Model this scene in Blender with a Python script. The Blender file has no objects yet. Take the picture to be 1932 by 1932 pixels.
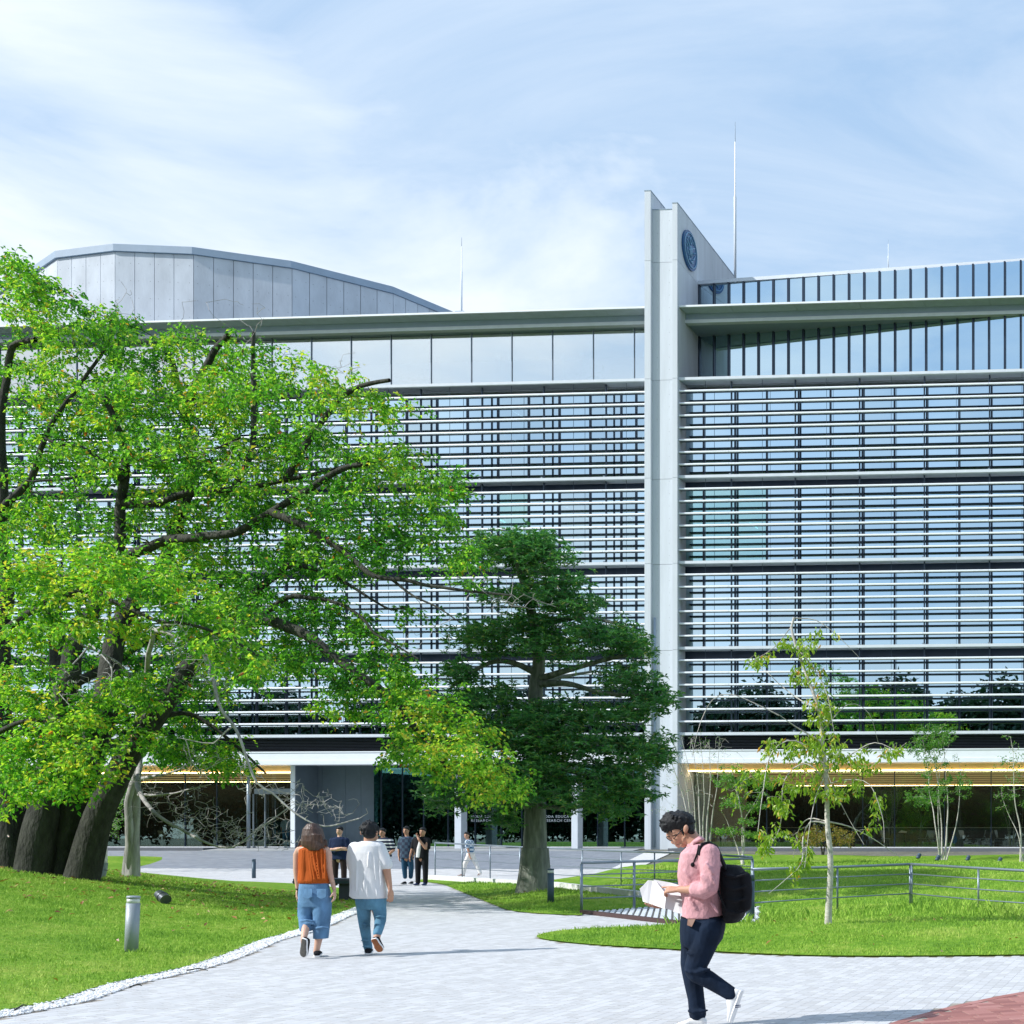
import bpy, bmesh, math, random
import numpy as np
from mathutils import Vector, Matrix, Euler, noise
from mathutils.geometry import delaunay_2d_cdt

random.seed(7); rng = np.random.default_rng(7)
SC = bpy.context.scene
COL = SC.collection
R = math.radians

# ------------------------------------------------------------------ camera
S = 1932.0; FPX = 2400.0; CX = 2035.0; CY = 1575.0; CAMH = 1.5
YAW = math.atan(165.0/2400.0)
FW = Vector((-math.sin(YAW), math.cos(YAW), 0)); RT = Vector((math.cos(YAW), math.sin(YAW), 0)); UP = Vector((0, 0, 1))
CAM = Vector((0, 0, CAMH))
cd = bpy.data.cameras.new('camera'); cam = bpy.data.objects.new('camera', cd); COL.objects.link(cam)
cam.location = CAM; cam.rotation_euler = (math.pi/2, 0, YAW)
cd.sensor_width = 36.0; cd.lens = 36.0*FPX/S
cd.shift_x = (S/2-CX)/S; cd.shift_y = (CY-S/2)/S
cd.clip_start = 0.1; cd.clip_end = 3000
SC.camera = cam

# ------------------------------------------------------------------ sun and sky
SUN_EL = R(38); SHX, SHY = 0.86, 0.51          # shadows run to +X and away
world = bpy.data.worlds.new('World'); SC.world = world; world.use_nodes = True
nt = world.node_tree; nt.nodes.clear()
N = nt.nodes.new; L = nt.links.new
out = N('ShaderNodeOutputWorld'); bg = N('ShaderNodeBackground'); L(bg.outputs[0], out.inputs[0])
sky = N('ShaderNodeTexSky'); sky.sky_type = 'NISHITA'; sky.sun_disc = False
sky.sun_elevation = SUN_EL; sky.sun_rotation = math.atan2(-SHX, -SHY); sky.air_density = 1.0; sky.dust_density = 1.2; sky.ozone_density = 1.6
tc = N('ShaderNodeTexCoord'); sp = N('ShaderNodeSeparateXYZ'); L(tc.outputs['Generated'], sp.inputs[0])
def math_node(op, a=None, b=None, c=None, clamp=False, nt_=None):
    t = nt_ or nt
    m = t.nodes.new('ShaderNodeMath'); m.operation = op; m.use_clamp = clamp
    for i, v in enumerate((a, b, c)):
        if v is None: continue
        if isinstance(v, (int, float)): m.inputs[i].default_value = v
        else: t.links.new(v, m.inputs[i])
    return m.outputs[0]
zz = math_node('ADD', math_node('MAXIMUM', sp.outputs[2], 0.0), 0.16)
cu = math_node('DIVIDE', sp.outputs[0], zz); cv = math_node('DIVIDE', sp.outputs[1], zz)
cmb = N('ShaderNodeCombineXYZ'); L(cu, cmb.inputs[0]); L(cv, cmb.inputs[1])
def noise_node(vec, scale, detail, rough, dist=0.0, lac=2.0):
    n = N('ShaderNodeTexNoise'); L(vec, n.inputs['Vector']); n.inputs['Scale'].default_value = scale
    n.inputs['Detail'].default_value = detail; n.inputs['Roughness'].default_value = rough; n.inputs['Distortion'].default_value = dist
    return n.outputs['Fac']
def ramp(fac, stops, nt_=None):
    t = nt_ or nt
    r_ = t.nodes.new('ShaderNodeValToRGB'); t.links.new(fac, r_.inputs[0]); cr = r_.color_ramp
    while len(cr.elements) < len(stops): cr.elements.new(0.5)
    for e, (p, c) in zip(cr.elements, stops):
        e.position = p; e.color = (c, c, c, 1) if isinstance(c, (int, float)) else (*c, 1)
    return r_.outputs[0]
mp = N('ShaderNodeMapping'); L(cmb.outputs[0], mp.inputs[0]); mp.inputs['Scale'].default_value = (0.9, 1.7, 1); mp.inputs['Rotation'].default_value = (0, 0, R(-18))
wisp = ramp(noise_node(mp.outputs[0], 1.5, 12, 0.62, 0.7), [(0.38, 0.0), (0.58, 0.45), (0.80, 0.85)])
# cumulus bank and the thinner veil towards the left of the view (a real bank of cloud in direction -X)
big = noise_node(cmb.outputs[0], 1.7, 12, 0.56, 0.3)
side = math_node('MINIMUM', math_node('MULTIPLY_ADD', cu, -0.46, -0.35), 0.15)           # grows towards -X
bank = ramp(math_node('ADD', big, side), [(0.48, 0.0), (0.55, 0.40), (0.66, 0.85), (0.80, 1.0)])
cloud = math_node('MAXIMUM', math_node('MULTIPLY', wisp, 0.75), bank)
grad = ramp(sp.outputs[2], [(0.0, (6.1/10, 6.9/10, 7.6/10)), (0.22, (4.3/10, 5.6/10, 7.1/10)), (0.55, (3.25/10, 4.8/10, 6.9/10)), (1.0, (2.4/10, 3.9/10, 6.2/10))])
g10 = N('ShaderNodeVectorMath'); g10.operation = 'SCALE'; L(grad, g10.inputs[0]); g10.inputs[3].default_value = 10.0
base = N('ShaderNodeMix'); base.data_type = 'RGBA'; base.inputs['Factor'].default_value = 0.8; L(sky.outputs[0], base.inputs[6]); L(g10.outputs[0], base.inputs[7])
mix = N('ShaderNodeMix'); mix.data_type = 'RGBA'; L(cloud, mix.inputs['Factor'])
L(base.outputs[2], mix.inputs[6]); mix.inputs[7].default_value = (6.9, 7.4, 7.9, 1)
L(mix.outputs[2], bg.inputs[0]); bg.inputs[1].default_value = 0.088

sl = bpy.data.lights.new('sun', 'SUN'); so = bpy.data.objects.new('sun', sl); COL.objects.link(so)
sl.energy = 3.1; sl.angle = R(0.53); sl.color = (1.0, 0.98, 0.95)
sd = Vector((SHX, SHY, 0)).normalized()*math.cos(SUN_EL) + Vector((0, 0, -math.sin(SUN_EL)))
so.rotation_euler = sd.to_track_quat('-Z', 'Y').to_euler(); so.location = (-30, -30, 40)
SC.view_settings.view_transform = 'Standard'; SC.view_settings.look = 'None'
SC.view_settings.exposure = 0.76; SC.view_settings.gamma = 1.0; SC.view_settings.use_curve_mapping = False
SC.render.engine = 'CYCLES'
SC.cycles.max_bounces = 8; SC.cycles.transparent_max_bounces = 12; SC.cycles.caustics_reflective = False; SC.cycles.caustics_refractive = False

# ------------------------------------------------------------------ helpers
def P(u, v, d):                       # pixel of the photograph (1932 wide) at distance d along the view
    u, v, d = float(u), float(v), float(d)
    return CAM + (FW + RT*((u-CX)/FPX) + UP*((CY-v)/FPX))*d
def PY(u, v, Y):                      # the same on the vertical plane y = Y
    den = FW.y + RT.y*((u-CX)/FPX)
    return P(u, v, Y/den)
def px_of(p):
    q = Vector(p)-CAM; d = q.dot(FW)
    return (CX + FPX*q.dot(RT)/d, CY - FPX*q.z/d, d)
def base_h(y):
    return float(np.interp(y, [-500, 47, 50, 59.4, 500], [0, 0, .10, .82, .82]))
def G(u, v, hf=base_h):               # the ground under a pixel
    dr = FW + RT*((u-CX)/FPX) + UP*((CY-v)/FPX)
    t = 5.0
    while t < 90:
        p = CAM + dr*t
        if p.z <= hf(p.y): return Vector((p.x, p.y, hf(p.y)))
        t += 0.04
    return CAM + dr*90

TAG = {}
def tag(o, label=None, cat=None, group=None, kind=None):
    if label: o['label'] = label
    if cat: o['category'] = cat
    if group: o['group'] = group
    if kind: o['kind'] = kind
    return o
def wpos(o):
    p = Vector((0, 0, 0))
    while o is not None: p = p + o.location; o = o.parent
    return p
def empty(name, loc, label=None, cat=None, group=None):
    o = bpy.data.objects.new(name, None); COL.objects.link(o); o.location = loc; o.empty_display_size = 0.2
    return tag(o, label, cat, group)
def link(name, me, mat, parent=None, loc=(0, 0, 0)):
    o = bpy.data.objects.new(name, me); COL.objects.link(o)
    if mat is not None and not me.materials: me.materials.append(mat)
    if parent is not None:
        o.parent = parent; o.location = Vector(loc)-wpos(parent)
    else: o.location = loc
    return o
def mesh_obj(name, verts, faces, mat, parent=None, smooth=False, origin=None, mats=None, fmat=None):
    """verts in world coordinates"""
    V = np.asarray(verts, dtype=np.float64).reshape(-1, 3)
    if origin is None:
        origin = wpos(parent) if parent is not None else Vector((0, 0, 0))
    V = V - np.array(origin)
    me = bpy.data.meshes.new(name); me.from_pydata(V.tolist() if len(V) < 5000 else V, [], faces)
    if mats:
        for m in mats: me.materials.append(m)
        if fmat is not None: me.polygons.foreach_set('material_index', np.asarray(fmat, dtype=np.int32))
    me.polygons.foreach_set('use_smooth', [bool(smooth)]*len(me.polygons))
    return link(name, me, mat if not mats else None, parent, origin)
def fast_mesh(name, V, F, mat, parent=None, origin=(0, 0, 0), smooth=False, attr=None):
    """V (n,3) world, F (m,k) same-size faces; attr = dict name -> per-vertex float"""
    V = np.asarray(V, dtype=np.float32) - np.array(origin, dtype=np.float32); F = np.asarray(F, dtype=np.int32); m, k = F.shape
    me = bpy.data.meshes.new(name); me.vertices.add(len(V)); me.vertices.foreach_set('co', V.ravel())
    me.loops.add(m*k); me.loops.foreach_set('vertex_index', F.ravel())
    me.polygons.add(m); me.polygons.foreach_set('loop_start', np.arange(0, m*k, k, dtype=np.int32))
    me.polygons.foreach_set('loop_total', np.full(m, k, dtype=np.int32))
    me.polygons.foreach_set('use_smooth', np.full(m, bool(smooth), dtype=bool))
    me.update(calc_edges=True)
    if attr:
        for nme, vals in attr.items():
            a = me.attributes.new(nme, 'FLOAT', 'POINT'); a.data.foreach_set('value', np.asarray(vals, dtype=np.float32))
    return link(name, me, mat, parent, origin)
BOXF = [(0, 3, 2, 1), (4, 5, 6, 7), (0, 1, 5, 4), (1, 2, 6, 5), (2, 3, 7, 6), (3, 0, 4, 7)]
def box_v(x0, x1, y0, y1, z0, z1):
    return [(x0, y0, z0), (x1, y0, z0), (x1, y1, z0), (x0, y1, z0), (x0, y0, z1), (x1, y0, z1), (x1, y1, z1), (x0, y1, z1)]
_bc = {}
def box(name, x0, x1, y0, y1, z0, z1, mat, parent=None, bev=0.0):
    dx, dy, dz = (round(abs(a), 4) for a in (x1-x0, y1-y0, z1-z0))
    key = (dx, dy, dz, mat.name, bev)
    me = _bc.get(key)
    if me is None:
        me = bpy.data.meshes.new(name)
        if bev > 0:
            bm = bmesh.new(); bmesh.ops.create_cube(bm, size=1); bmesh.ops.scale(bm, vec=(dx, dy, dz), verts=bm.verts)
            bmesh.ops.bevel(bm, geom=bm.edges[:], offset=bev, segments=2, profile=0.5, affect='EDGES'); bm.to_mesh(me); bm.free()
        else:
            me.from_pydata(box_v(-dx/2, dx/2, -dy/2, dy/2, -dz/2, dz/2), [], BOXF)
        me.materials.append(mat); _bc[key] = me
    return link(name, me, None, parent, ((x0+x1)/2, (y0+y1)/2, (z0+z1)/2))
class MB:
    def __init__(s): s.v = []; s.f = []
    def add(s, v, f):
        n = len(s.v); s.v += [tuple(p) for p in v]; s.f += [tuple(i+n for i in q) for q in f]
    def box(s, x0, x1, y0, y1, z0, z1): s.add(box_v(x0, x1, y0, y1, z0, z1), BOXF)
    def obox(s, c, ax, ay, az):       # centre and three half-axis vectors
        c, ax, ay, az = map(Vector, (c, ax, ay, az))
        s.add([c-ax-ay-az, c+ax-ay-az, c+ax+ay-az, c-ax+ay-az, c-ax-ay+az, c+ax-ay+az, c+ax+ay+az, c-ax+ay+az], BOXF)
    def tube(s, pts, r, n=8, cap=True):
        v, f = tube_geo(pts, r, n, cap); s.add(v, f)
    def build(s, name, mat, parent=None, smooth=False, origin=None): return mesh_obj(name, s.v, s.f, mat, parent, smooth, origin)
def frames(pts):
    pts = [Vector(p) for p in pts]; T = []
    for i in range(len(pts)):
        a = pts[max(i-1, 0)]; b = pts[min(i+1, len(pts)-1)]; t = (b-a)
        T.append(t.normalized() if t.length > 1e-9 else Vector((0, 0, 1)))
    ref = Vector((0, 0, 1)) if abs(T[0].z) < 0.9 else Vector((1, 0, 0))
    U = [T[0].cross(ref).normalized()]
    for i in range(1, len(pts)):
        u = U[-1] - T[i]*U[-1].dot(T[i])
        U.append(u.normalized() if u.length > 1e-6 else U[-1])
    return pts, T, U
def tube_geo(pts, r, n=8, cap=True):
    pts, T, U = frames(pts)
    rr = r if hasattr(r, '__len__') else [r]*len(pts)
    v = []; f = []
    for i, p in enumerate(pts):
        w = T[i].cross(U[i])
        for k in range(n):
            a = 2*math.pi*k/n; v.append(p + (U[i]*math.cos(a) + w*math.sin(a))*rr[i])
    for i in range(len(pts)-1):
        for k in range(n):
            k2 = (k+1) % n; f.append((i*n+k, i*n+k2, (i+1)*n+k2, (i+1)*n+k))
    if cap:
        f.append(tuple(range(n-1, -1, -1))); f.append(tuple((len(pts)-1)*n+k for k in range(n)))
    return v, f
def catmull(pts, step):
    pts = [tuple(p) for p in pts]; A = np.array(pts, float)
    if len(A) == 2: A = np.vstack([A[0], (A[0]+A[1])/2, A[1]])
    E = np.vstack([2*A[0]-A[1], A, 2*A[-1]-A[-2]]); o_ = []
    for i in range(1, len(E)-2):
        p0, p1, p2, p3 = E[i-1], E[i], E[i+1], E[i+2]
        n = max(1, int(np.linalg.norm(p2[:3]-p1[:3])/step))
        for k in range(n):
            t = k/n; o_.append(0.5*((2*p1)+(-p0+p2)*t+(2*p0-5*p1+4*p2-p3)*t*t+(-p0+3*p1-3*p2+p3)*t**3))
    o_.append(E[-2]); return np.array(o_)

# ------------------------------------------------------------------ materials
def new_mat(name):
    m = bpy.data.materials.new(name); m.use_nodes = True; t = m.node_tree; t.nodes.clear()
    o_ = t.nodes.new('ShaderNodeOutputMaterial'); b = t.nodes.new('ShaderNodeBsdfPrincipled'); t.links.new(b.outputs[0], o_.inputs[0])
    return m, t, b, o_
def M(name, col, rough=0.6, metal=0.0, var=0.0, scale=4.0, bump=0.0, bscale=40.0, col2=None, spec=0.5, stretch=(1, 1, 1), detail=5, emit=None, sheen=0):
    m, t, b, o_ = new_mat(name)
    b.inputs['Base Color'].default_value = (*col, 1); b.inputs['Roughness'].default_value = rough; b.inputs['Metallic'].default_value = metal
    b.inputs['Specular IOR Level'].default_value = spec
    if sheen: b.inputs['Sheen Weight'].default_value = sheen
    if emit: b.inputs['Emission Color'].default_value = (*emit[0], 1); b.inputs['Emission Strength'].default_value = emit[1]
    if var or col2 or bump:
        tcn = t.nodes.new('ShaderNodeTexCoord'); mpn = t.nodes.new('ShaderNodeMapping'); t.links.new(tcn.outputs['Object'], mpn.inputs[0]); mpn.inputs['Scale'].default_value = stretch
    if var or col2:
        n = t.nodes.new('ShaderNodeTexNoise'); t.links.new(mpn.outputs[0], n.inputs['Vector']); n.inputs['Scale'].default_value = scale; n.inputs['Detail'].default_value = detail; n.inputs['Roughness'].default_value = 0.6
        c2 = col2 or tuple(min(1, c*(1+var)) for c in col); c1 = tuple(c*(1-var) for c in col) if not col2 else col
        r_ = ramp(n.outputs['Fac'], [(0.3, c1), (0.7, c2)], t); t.links.new(r_, b.inputs['Base Color'])
    if bump:
        n2 = t.nodes.new('ShaderNodeTexNoise'); t.links.new(mpn.outputs[0], n2.inputs['Vector']); n2.inputs['Scale'].default_value = bscale; n2.inputs['Detail'].default_value = 4
        bp = t.nodes.new('ShaderNodeBump'); bp.inputs['Strength'].default_value = bump; bp.inputs['Distance'].default_value = 0.02
        t.links.new(n2.outputs['Fac'], bp.inputs['Height']); t.links.new(bp.outputs[0], b.inputs['Normal'])
    return m
def glass_mat(name, mirror, tcol=(0.55, 0.75, 0.8), gcol=(0.85, 0.93, 1.0), wob=0.0):
    m = bpy.data.materials.new(name); m.use_nodes = True; t = m.node_tree; t.nodes.clear()
    o_ = t.nodes.new('ShaderNodeOutputMaterial'); g = t.nodes.new('ShaderNodeBsdfGlossy'); g.inputs['Roughness'].default_value = 0.0; g.inputs['Color'].default_value = (*gcol, 1)
    tr = t.nodes.new('ShaderNodeBsdfTransparent'); tr.inputs['Color'].default_value = (*tcol, 1)
    fr = t.nodes.new('ShaderNodeFresnel'); fr.inputs['IOR'].default_value = 1.5
    fac = math_node('MULTIPLY_ADD', fr.outputs[0], 1-mirror, mirror, clamp=True, nt_=t)
    mx = t.nodes.new('ShaderNodeMixShader'); t.links.new(fac, mx.inputs[0]); t.links.new(tr.outputs[0], mx.inputs[1]); t.links.new(g.outputs[0], mx.inputs[2]); t.links.new(mx.outputs[0], o_.inputs[0])
    if wob:
        tcn = t.nodes.new('ShaderNodeTexCoord'); n = t.nodes.new('ShaderNodeTexNoise'); t.links.new(tcn.outputs['Object'], n.inputs['Vector']); n.inputs['Scale'].default_value = 0.7; n.inputs['Detail'].default_value = 1
        bp = t.nodes.new('ShaderNodeBump'); bp.inputs['Strength'].default_value = wob; bp.inputs['Distance'].default_value = 0.01
        t.links.new(n.outputs['Fac'], bp.inputs['Height']); t.links.new(bp.outputs[0], g.inputs['Normal'])
    return m
mConc = M('fair_faced_concrete', (0.57, 0.615, 0.665), 0.75, var=0.09, scale=1.6, bump=0.25, bscale=14, stretch=(1.4, 1.4, 0.12), detail=8)
mConcD = M('drum_concrete', (0.48, 0.52, 0.565), 0.8, var=0.15, scale=0.8, bump=0.25, bscale=9, stretch=(1, 1, 0.5), detail=9)
mJoint = M('joint_dark', (0.26, 0.275, 0.29), 0.9)
mWhite = M('white_aluminium', (0.76, 0.80, 0.85), 0.45, var=0.03, scale=2)
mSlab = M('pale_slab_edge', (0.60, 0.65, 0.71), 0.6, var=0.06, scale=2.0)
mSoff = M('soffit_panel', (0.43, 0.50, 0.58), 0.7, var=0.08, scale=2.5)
mFasc = M('grey_fascia', (0.28, 0.36, 0.45), 0.55, var=0.06, scale=1.5)
mPost = M('dark_steel', (0.035, 0.055, 0.085), 0.4, metal=0.3)
mMull = M('navy_mullion', (0.012, 0.025, 0.05), 0.35, metal=0.2)
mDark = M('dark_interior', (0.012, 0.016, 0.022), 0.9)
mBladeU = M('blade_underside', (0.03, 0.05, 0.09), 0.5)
mLouv = M('black_louvre', (0.02, 0.028, 0.04), 0.5)
mGlass = glass_mat('facade_glass', 0.78, (0.10, 0.17, 0.21), (0.66, 0.85, 0.97), 0.02)
mGlassB = glass_mat('facade_glass_blinds', 0.70, (0.30, 0.36, 0.40), (0.68, 0.86, 0.96), 0.02)
mGlassC = glass_mat('facade_glass_deep', 0.86, (0.10, 0.17, 0.21), (0.64, 0.84, 0.97), 0.02)
mGlassTeal = glass_mat('teal_glass', 0.62, (0.3, 0.6, 0.62), (0.62, 0.92, 0.93), 0.02)
mGlassTop = glass_mat('clear_glass', 0.66, (0.80, 0.90, 0.92), (0.95, 0.99, 1.0))
mGlassG = glass_mat('ground_glass', 0.05, (0.80, 0.86, 0.84), (0.72, 0.95, 0.92))
mRail = M('galvanised_rail', (0.23, 0.28, 0.33), 0.38, metal=0.6)
# ================================================================== the campus building
def xf(u, Y=60.0): return PY(u, CY, Y).x
def zf(u, v, Y=60.0): return PY(u, v, Y).z
Z0 = zf(1283, 1384.5); PIT = (zf(1283, 714.7)-Z0)/29.0
LV = [Z0+PIT*k for k in (0, 7, 14, 21, 29)]
SLT = 0.13
zBeamT, zBeamB = zf(1300, 1414.7), zf(1300, 1440)
FLOOR = 0.86
zCanT, zCanB = zf(1283, 575.8), zf(1283, 579.2)
zFaceT, zLedT, zLedB = zf(1292, 592, 60.8), zf(1292, 603.5, 60.8), zf(1292, 610, 60.8)
xFL0, xFL1 = xf(1216, 59.8), xf(1227.5, 59.8)      # left fin wall
xFR0, xFR1 = xf(1268.5, 59.8), xf(1278, 59.8)      # right fin wall
YG = 60.82                                          # glass plane behind the louvres

mGold = M('gold_ceiling', (0.78, 0.56, 0.27), 0.45, var=0.12, scale=1.2, stretch=(0.2, 6, 1))
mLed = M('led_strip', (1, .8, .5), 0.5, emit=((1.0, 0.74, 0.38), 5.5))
mAddedGlow = M('added_warm_glow', (.5, .35, .15), 0.5, emit=((1.0, 0.66, 0.28), 0.30))  # emission for the glow sheets added under the gold ceiling
mTubeLight = M('ceiling_tube_light', (1, 1, 1), 0.5, emit=((1.0, 0.95, 0.85), 2.6))
mFloorIn = M('interior_floor', (0.10, 0.10, 0.10), 0.5)
mCeilIn = M('interior_ceiling', (0.30, 0.33, 0.36), 0.8)
mGreyWall = M('grey_stone_cladding', (0.14, 0.18, 0.215), 0.6, var=0.10, scale=1.5, bump=0.15, bscale=30)
mPlinth = M('terrace_plinth', (0.12, 0.13, 0.15), 0.8, var=0.1, scale=3)

def wing(name, label, xa, xb, posts, mulls, left):
    """one glazed wing between xa and xb"""
    b = empty(name, ((xa+xb)/2, 60.5, FLOOR), label, 'building')
    W = lambda n, *a, **k: box(n, *a, parent=b, **k)
    # floor slabs with thin pale nosing and grating soffit, one per storey
    for k, z in enumerate(LV):
        s = W('slab_edge', xa, xb, 59.98, 60.10, z-SLT/2, z+SLT/2, mSlab)
        bays = [xa]+[p for p in posts if xa < p < xb]+[xb]
        for q in range(len(bays)-1):
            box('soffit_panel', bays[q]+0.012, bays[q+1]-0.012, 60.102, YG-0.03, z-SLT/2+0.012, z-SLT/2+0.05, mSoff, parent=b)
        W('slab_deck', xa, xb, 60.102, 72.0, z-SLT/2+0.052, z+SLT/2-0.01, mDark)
        if k < 4:
            W('spandrel_beam', xa, xb, YG-0.015, YG+0.1, z-0.42 if k else z-0.1, z-SLT/2+0.05, mMull)
            W('ceiling', xa, xb, YG+0.15, 72, LV[k+1]-0.40, LV[k+1]-0.36, mCeilIn)
    # louvre blades, one object per bay and row
    bays = sorted([xa]+[p for p in posts if xa < p < xb]+[xb])
    prof = [(59.97, -0.034), (59.965, 0.0), (59.975, 0.040), (60.02, 0.050), (60.27, 0.03), (60.31, 0.0), (60.27, -0.04), (60.02, -0.047)]
    cache = {}; far = MB()
    for k in range(4):
        n = round((LV[k+1]-LV[k])/PIT)
        for j in range(1, n):
            z = LV[k]+PIT*j
            for q in range(len(bays)-1):
                if len(bays)-1-q > 12:
                    m_ = len(prof); v = [(x_, y, z+zz_) for x_ in (bays[q]+.007, bays[q+1]-.007) for y, zz_ in prof]
                    far.add(v, [tuple(reversed(q_)) for q_ in [(i, (i+1) % m_, m_+(i+1) % m_, m_+i) for i in range(m_)]+[tuple(range(m_-1, -1, -1)), tuple(range(m_, 2*m_))]]); continue
                w = round(bays[q+1]-bays[q]-0.014, 3)
                me = cache.get(w)
                if me is None:
                    v = [(sx*w/2, y-60.1, zz_) for sx in (-1, 1) for y, zz_ in prof]; m_ = len(prof)
                    f = [(i, (i+1) % m_, m_+(i+1) % m_, m_+i) for i in range(m_)]+[tuple(range(m_-1, -1, -1)), tuple(range(m_, 2*m_))]
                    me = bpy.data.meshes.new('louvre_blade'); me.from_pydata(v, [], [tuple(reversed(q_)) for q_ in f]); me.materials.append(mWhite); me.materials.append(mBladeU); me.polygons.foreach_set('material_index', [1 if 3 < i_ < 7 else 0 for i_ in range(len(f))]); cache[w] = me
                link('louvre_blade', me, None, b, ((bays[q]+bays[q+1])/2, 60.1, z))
    if far.v: far.build('louvre_row', mWhite, b)['kind'] = 'stuff'
    for p in posts:
        if not (xa+0.2 < p < xb-0.2): continue
        for k in range(4):
            t = W('louvre_post', p-0.028, p+0.028, 60.32, 60.42, LV[k]+SLT/2, LV[k+1]-SLT/2, mPost)
            box('post_bracket', p-0.045, p+0.045, 60.105, 60.44, LV[k]+SLT/2, LV[k]+SLT/2+0.09, mRail, parent=t)
    mids = [(bays[q]+bays[q+1])/2 for q in range(len(bays)-1)]
    for p in mids:
        for k in range(4): W('hanger_rod', p-0.008, p+0.008, 60.2, 60.216, LV[k]+SLT/2, LV[k+1]-SLT/2, mPost)
    # glazing
    ml = sorted(m_ for m_ in mulls if xa+0.1 < m_ < xb-0.1)
    for k in range(4):
        z0, z1 = LV[k]+SLT/2, LV[k+1]-0.42
        for p in ml: W('mullion', p-0.038, p+0.038, YG-0.07, YG+0.06, z0, z1, mMull)
        e = [xa]+ml+[xb]
        for q in range(len(e)-1):
            teal = (not left) and k == 2 and q < 3
            if left and k == 2 and q == len(e)-7: teal = True
            W('glass_pane', e[q]+0.036, e[q+1]-0.036, YG, YG+0.02, z0, z1, mGlassTeal if teal else random.choice((mGlass, mGlass, mGlassB, mGlassC)))
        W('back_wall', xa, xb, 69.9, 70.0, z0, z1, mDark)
        # lit ceiling tubes seen through the panes
        st = 2.4
        x = xa+1.0
        while x < xb-1:
            if (left and x > xb-14) or (not left):
                for y in (62.6, 65.2, 67.4):
                    if random.random() < (0.75 if left and k >= 2 else 0.25): W('ceiling_lamp', x, x+0.07, y, y+1.2, z1-0.03, z1+0.015, mTubeLight)
            x += st
    # dark louvred band and the white beam under the first floor
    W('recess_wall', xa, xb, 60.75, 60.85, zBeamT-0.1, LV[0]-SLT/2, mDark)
    z = zBeamT+0.03
    while z < LV[0]-SLT/2-0.04:
        W('vent_slat', xa, xb, 60.55, 60.7, z, z+0.025, mLouv); z += 0.075
    W('beam_lip', xa, xb, 59.9, 60.72, zBeamT-0.06, zBeamT, mWhite)
    W('white_beam', xa, xb, 59.93, 60.3, zBeamB+0.2, zBeamT-0.062, mWhite)
    W('beam_foot', xa, xb, 59.90, 60.9, zBeamB, zBeamB+0.198, mWhite)
    # roof canopy, girder and ledge
    W('canopy_edge', xa, xb, 60.0, 60.1, zCanB, zCanT, mWhite)
    W('canopy_top', xa, xb, 60.102, 60.9, zCanT-0.03, zCanT-0.004, mSlab)
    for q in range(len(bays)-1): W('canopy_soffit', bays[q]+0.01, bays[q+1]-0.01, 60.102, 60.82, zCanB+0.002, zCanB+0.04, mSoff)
    W('girder_face', xa, xb, 60.83, 61.0, zLedT, zCanT-0.032, mFasc)
    W('girder_ledge', xa, xb, 60.78, 61.1, zLedB, zLedT-0.003, mSlab)
    return b

pR0 = xf(1375.3); dR = (xf(1865)-xf(1375.3))/4
pL0 = xf(1137.5); dL = (xf(1137.5)-xf(786))/3
xaR, xbR = xFR1+0.003, xf(2150); xaL, xbL = xf(-330), xFL0-0.003
postsR = [pR0+dR*k for k in range(-1, 8)]; postsL = [pL0-dL*k for k in range(-1, 18)]
m0 = xf(1388, YG)+0.0; mR = (xf(2299/1.24-0, YG)-m0)
mullR = [xf(1328.0, YG)+k*dR/2 for k in range(0, 20)]
mullL = [xf(1172.5, YG)-k*dL/2 for k in range(0, 40)]+[xf(1210, YG)-0.25]
wR = wing('campus_building', 'glass wing with white louvres right of the concrete fins, roof strip rising to the right', xaR, xbR, postsR, mullR, False)
wL = wing('campus_building', 'glass wing with white louvres left of the concrete fins, partly behind the cherry tree', xaL, xbL, postsL, mullL, True)

# ---- right wing top: recessed glazed storey and the rising clerestory above the canopy
YT = 62.6
b = wR
W = lambda n, *a, **k: box(n, *a, parent=b, **k)
W('ledge_soffit', xaR, xbR, 61.102, YT+0.05, zLedB+0.03, zLedB+0.08, mFasc)
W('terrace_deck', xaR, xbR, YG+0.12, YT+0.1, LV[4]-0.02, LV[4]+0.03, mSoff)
W('canopy_roof', xaR, xbR, 61.0, YT+0.3, zCanT-0.35, zCanT-0.05, mFasc)
xs0, xs1 = xf(1319.7, YT), xf(1932, 60.95)
def yq(x): return max(60.93, YT+(60.95-YT)*(x-xs0)/(xs1-xs0))      # the upper glazing runs forward to the right
dm = (xs1-xs0)/21.2; xm = [xs0+dm*k for k in range(0, 27) if xs0+dm*k < xbR]
ztp = zf(1318, 538.6, YT)
def slant(name, xa_, xc_, z0, z1, y0, y1, mat, z1b=None):
    mb = MB(); ya, yc = yq(xa_), yq(xc_); mb.add([(xa_, ya+y0, z0), (xc_, yc+y0, z0), (xc_, yc+y1, z0), (xa_, ya+y1, z0), (xa_, ya+y0, z1), (xc_, yc+y0, z1), (xc_, yc+y1, z1), (xa_, ya+y1, z1)], BOXF); return mb.build(name, mat, b)
for i, x in enumerate(xm):
    W('mullion', x-0.045, x+0.045, yq(x)-0.09, yq(x)+0.03, LV[4]+0.03, zLedB+0.03, mMull)
    W('mullion', x-0.045, x+0.045, yq(x)-0.09, yq(x)+0.03, zCanT-0.05, ztp, mMull)
    if i < len(xm)-1:
        slant('glass_pane', x+0.046, xm[i+1]-0.046, LV[4]+0.03, zLedB+0.03, 0, 0.02, mGlass); slant('glass_pane', x+0.046, xm[i+1]-0.046, zCanT-0.05, ztp, 0, 0.02, mGlass)
slant('parapet_cap', xm[0]-0.1, xm[-1], ztp, ztp+0.17, -0.16, 0.5, mSlab)
topz = lambda x: ztp
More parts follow.
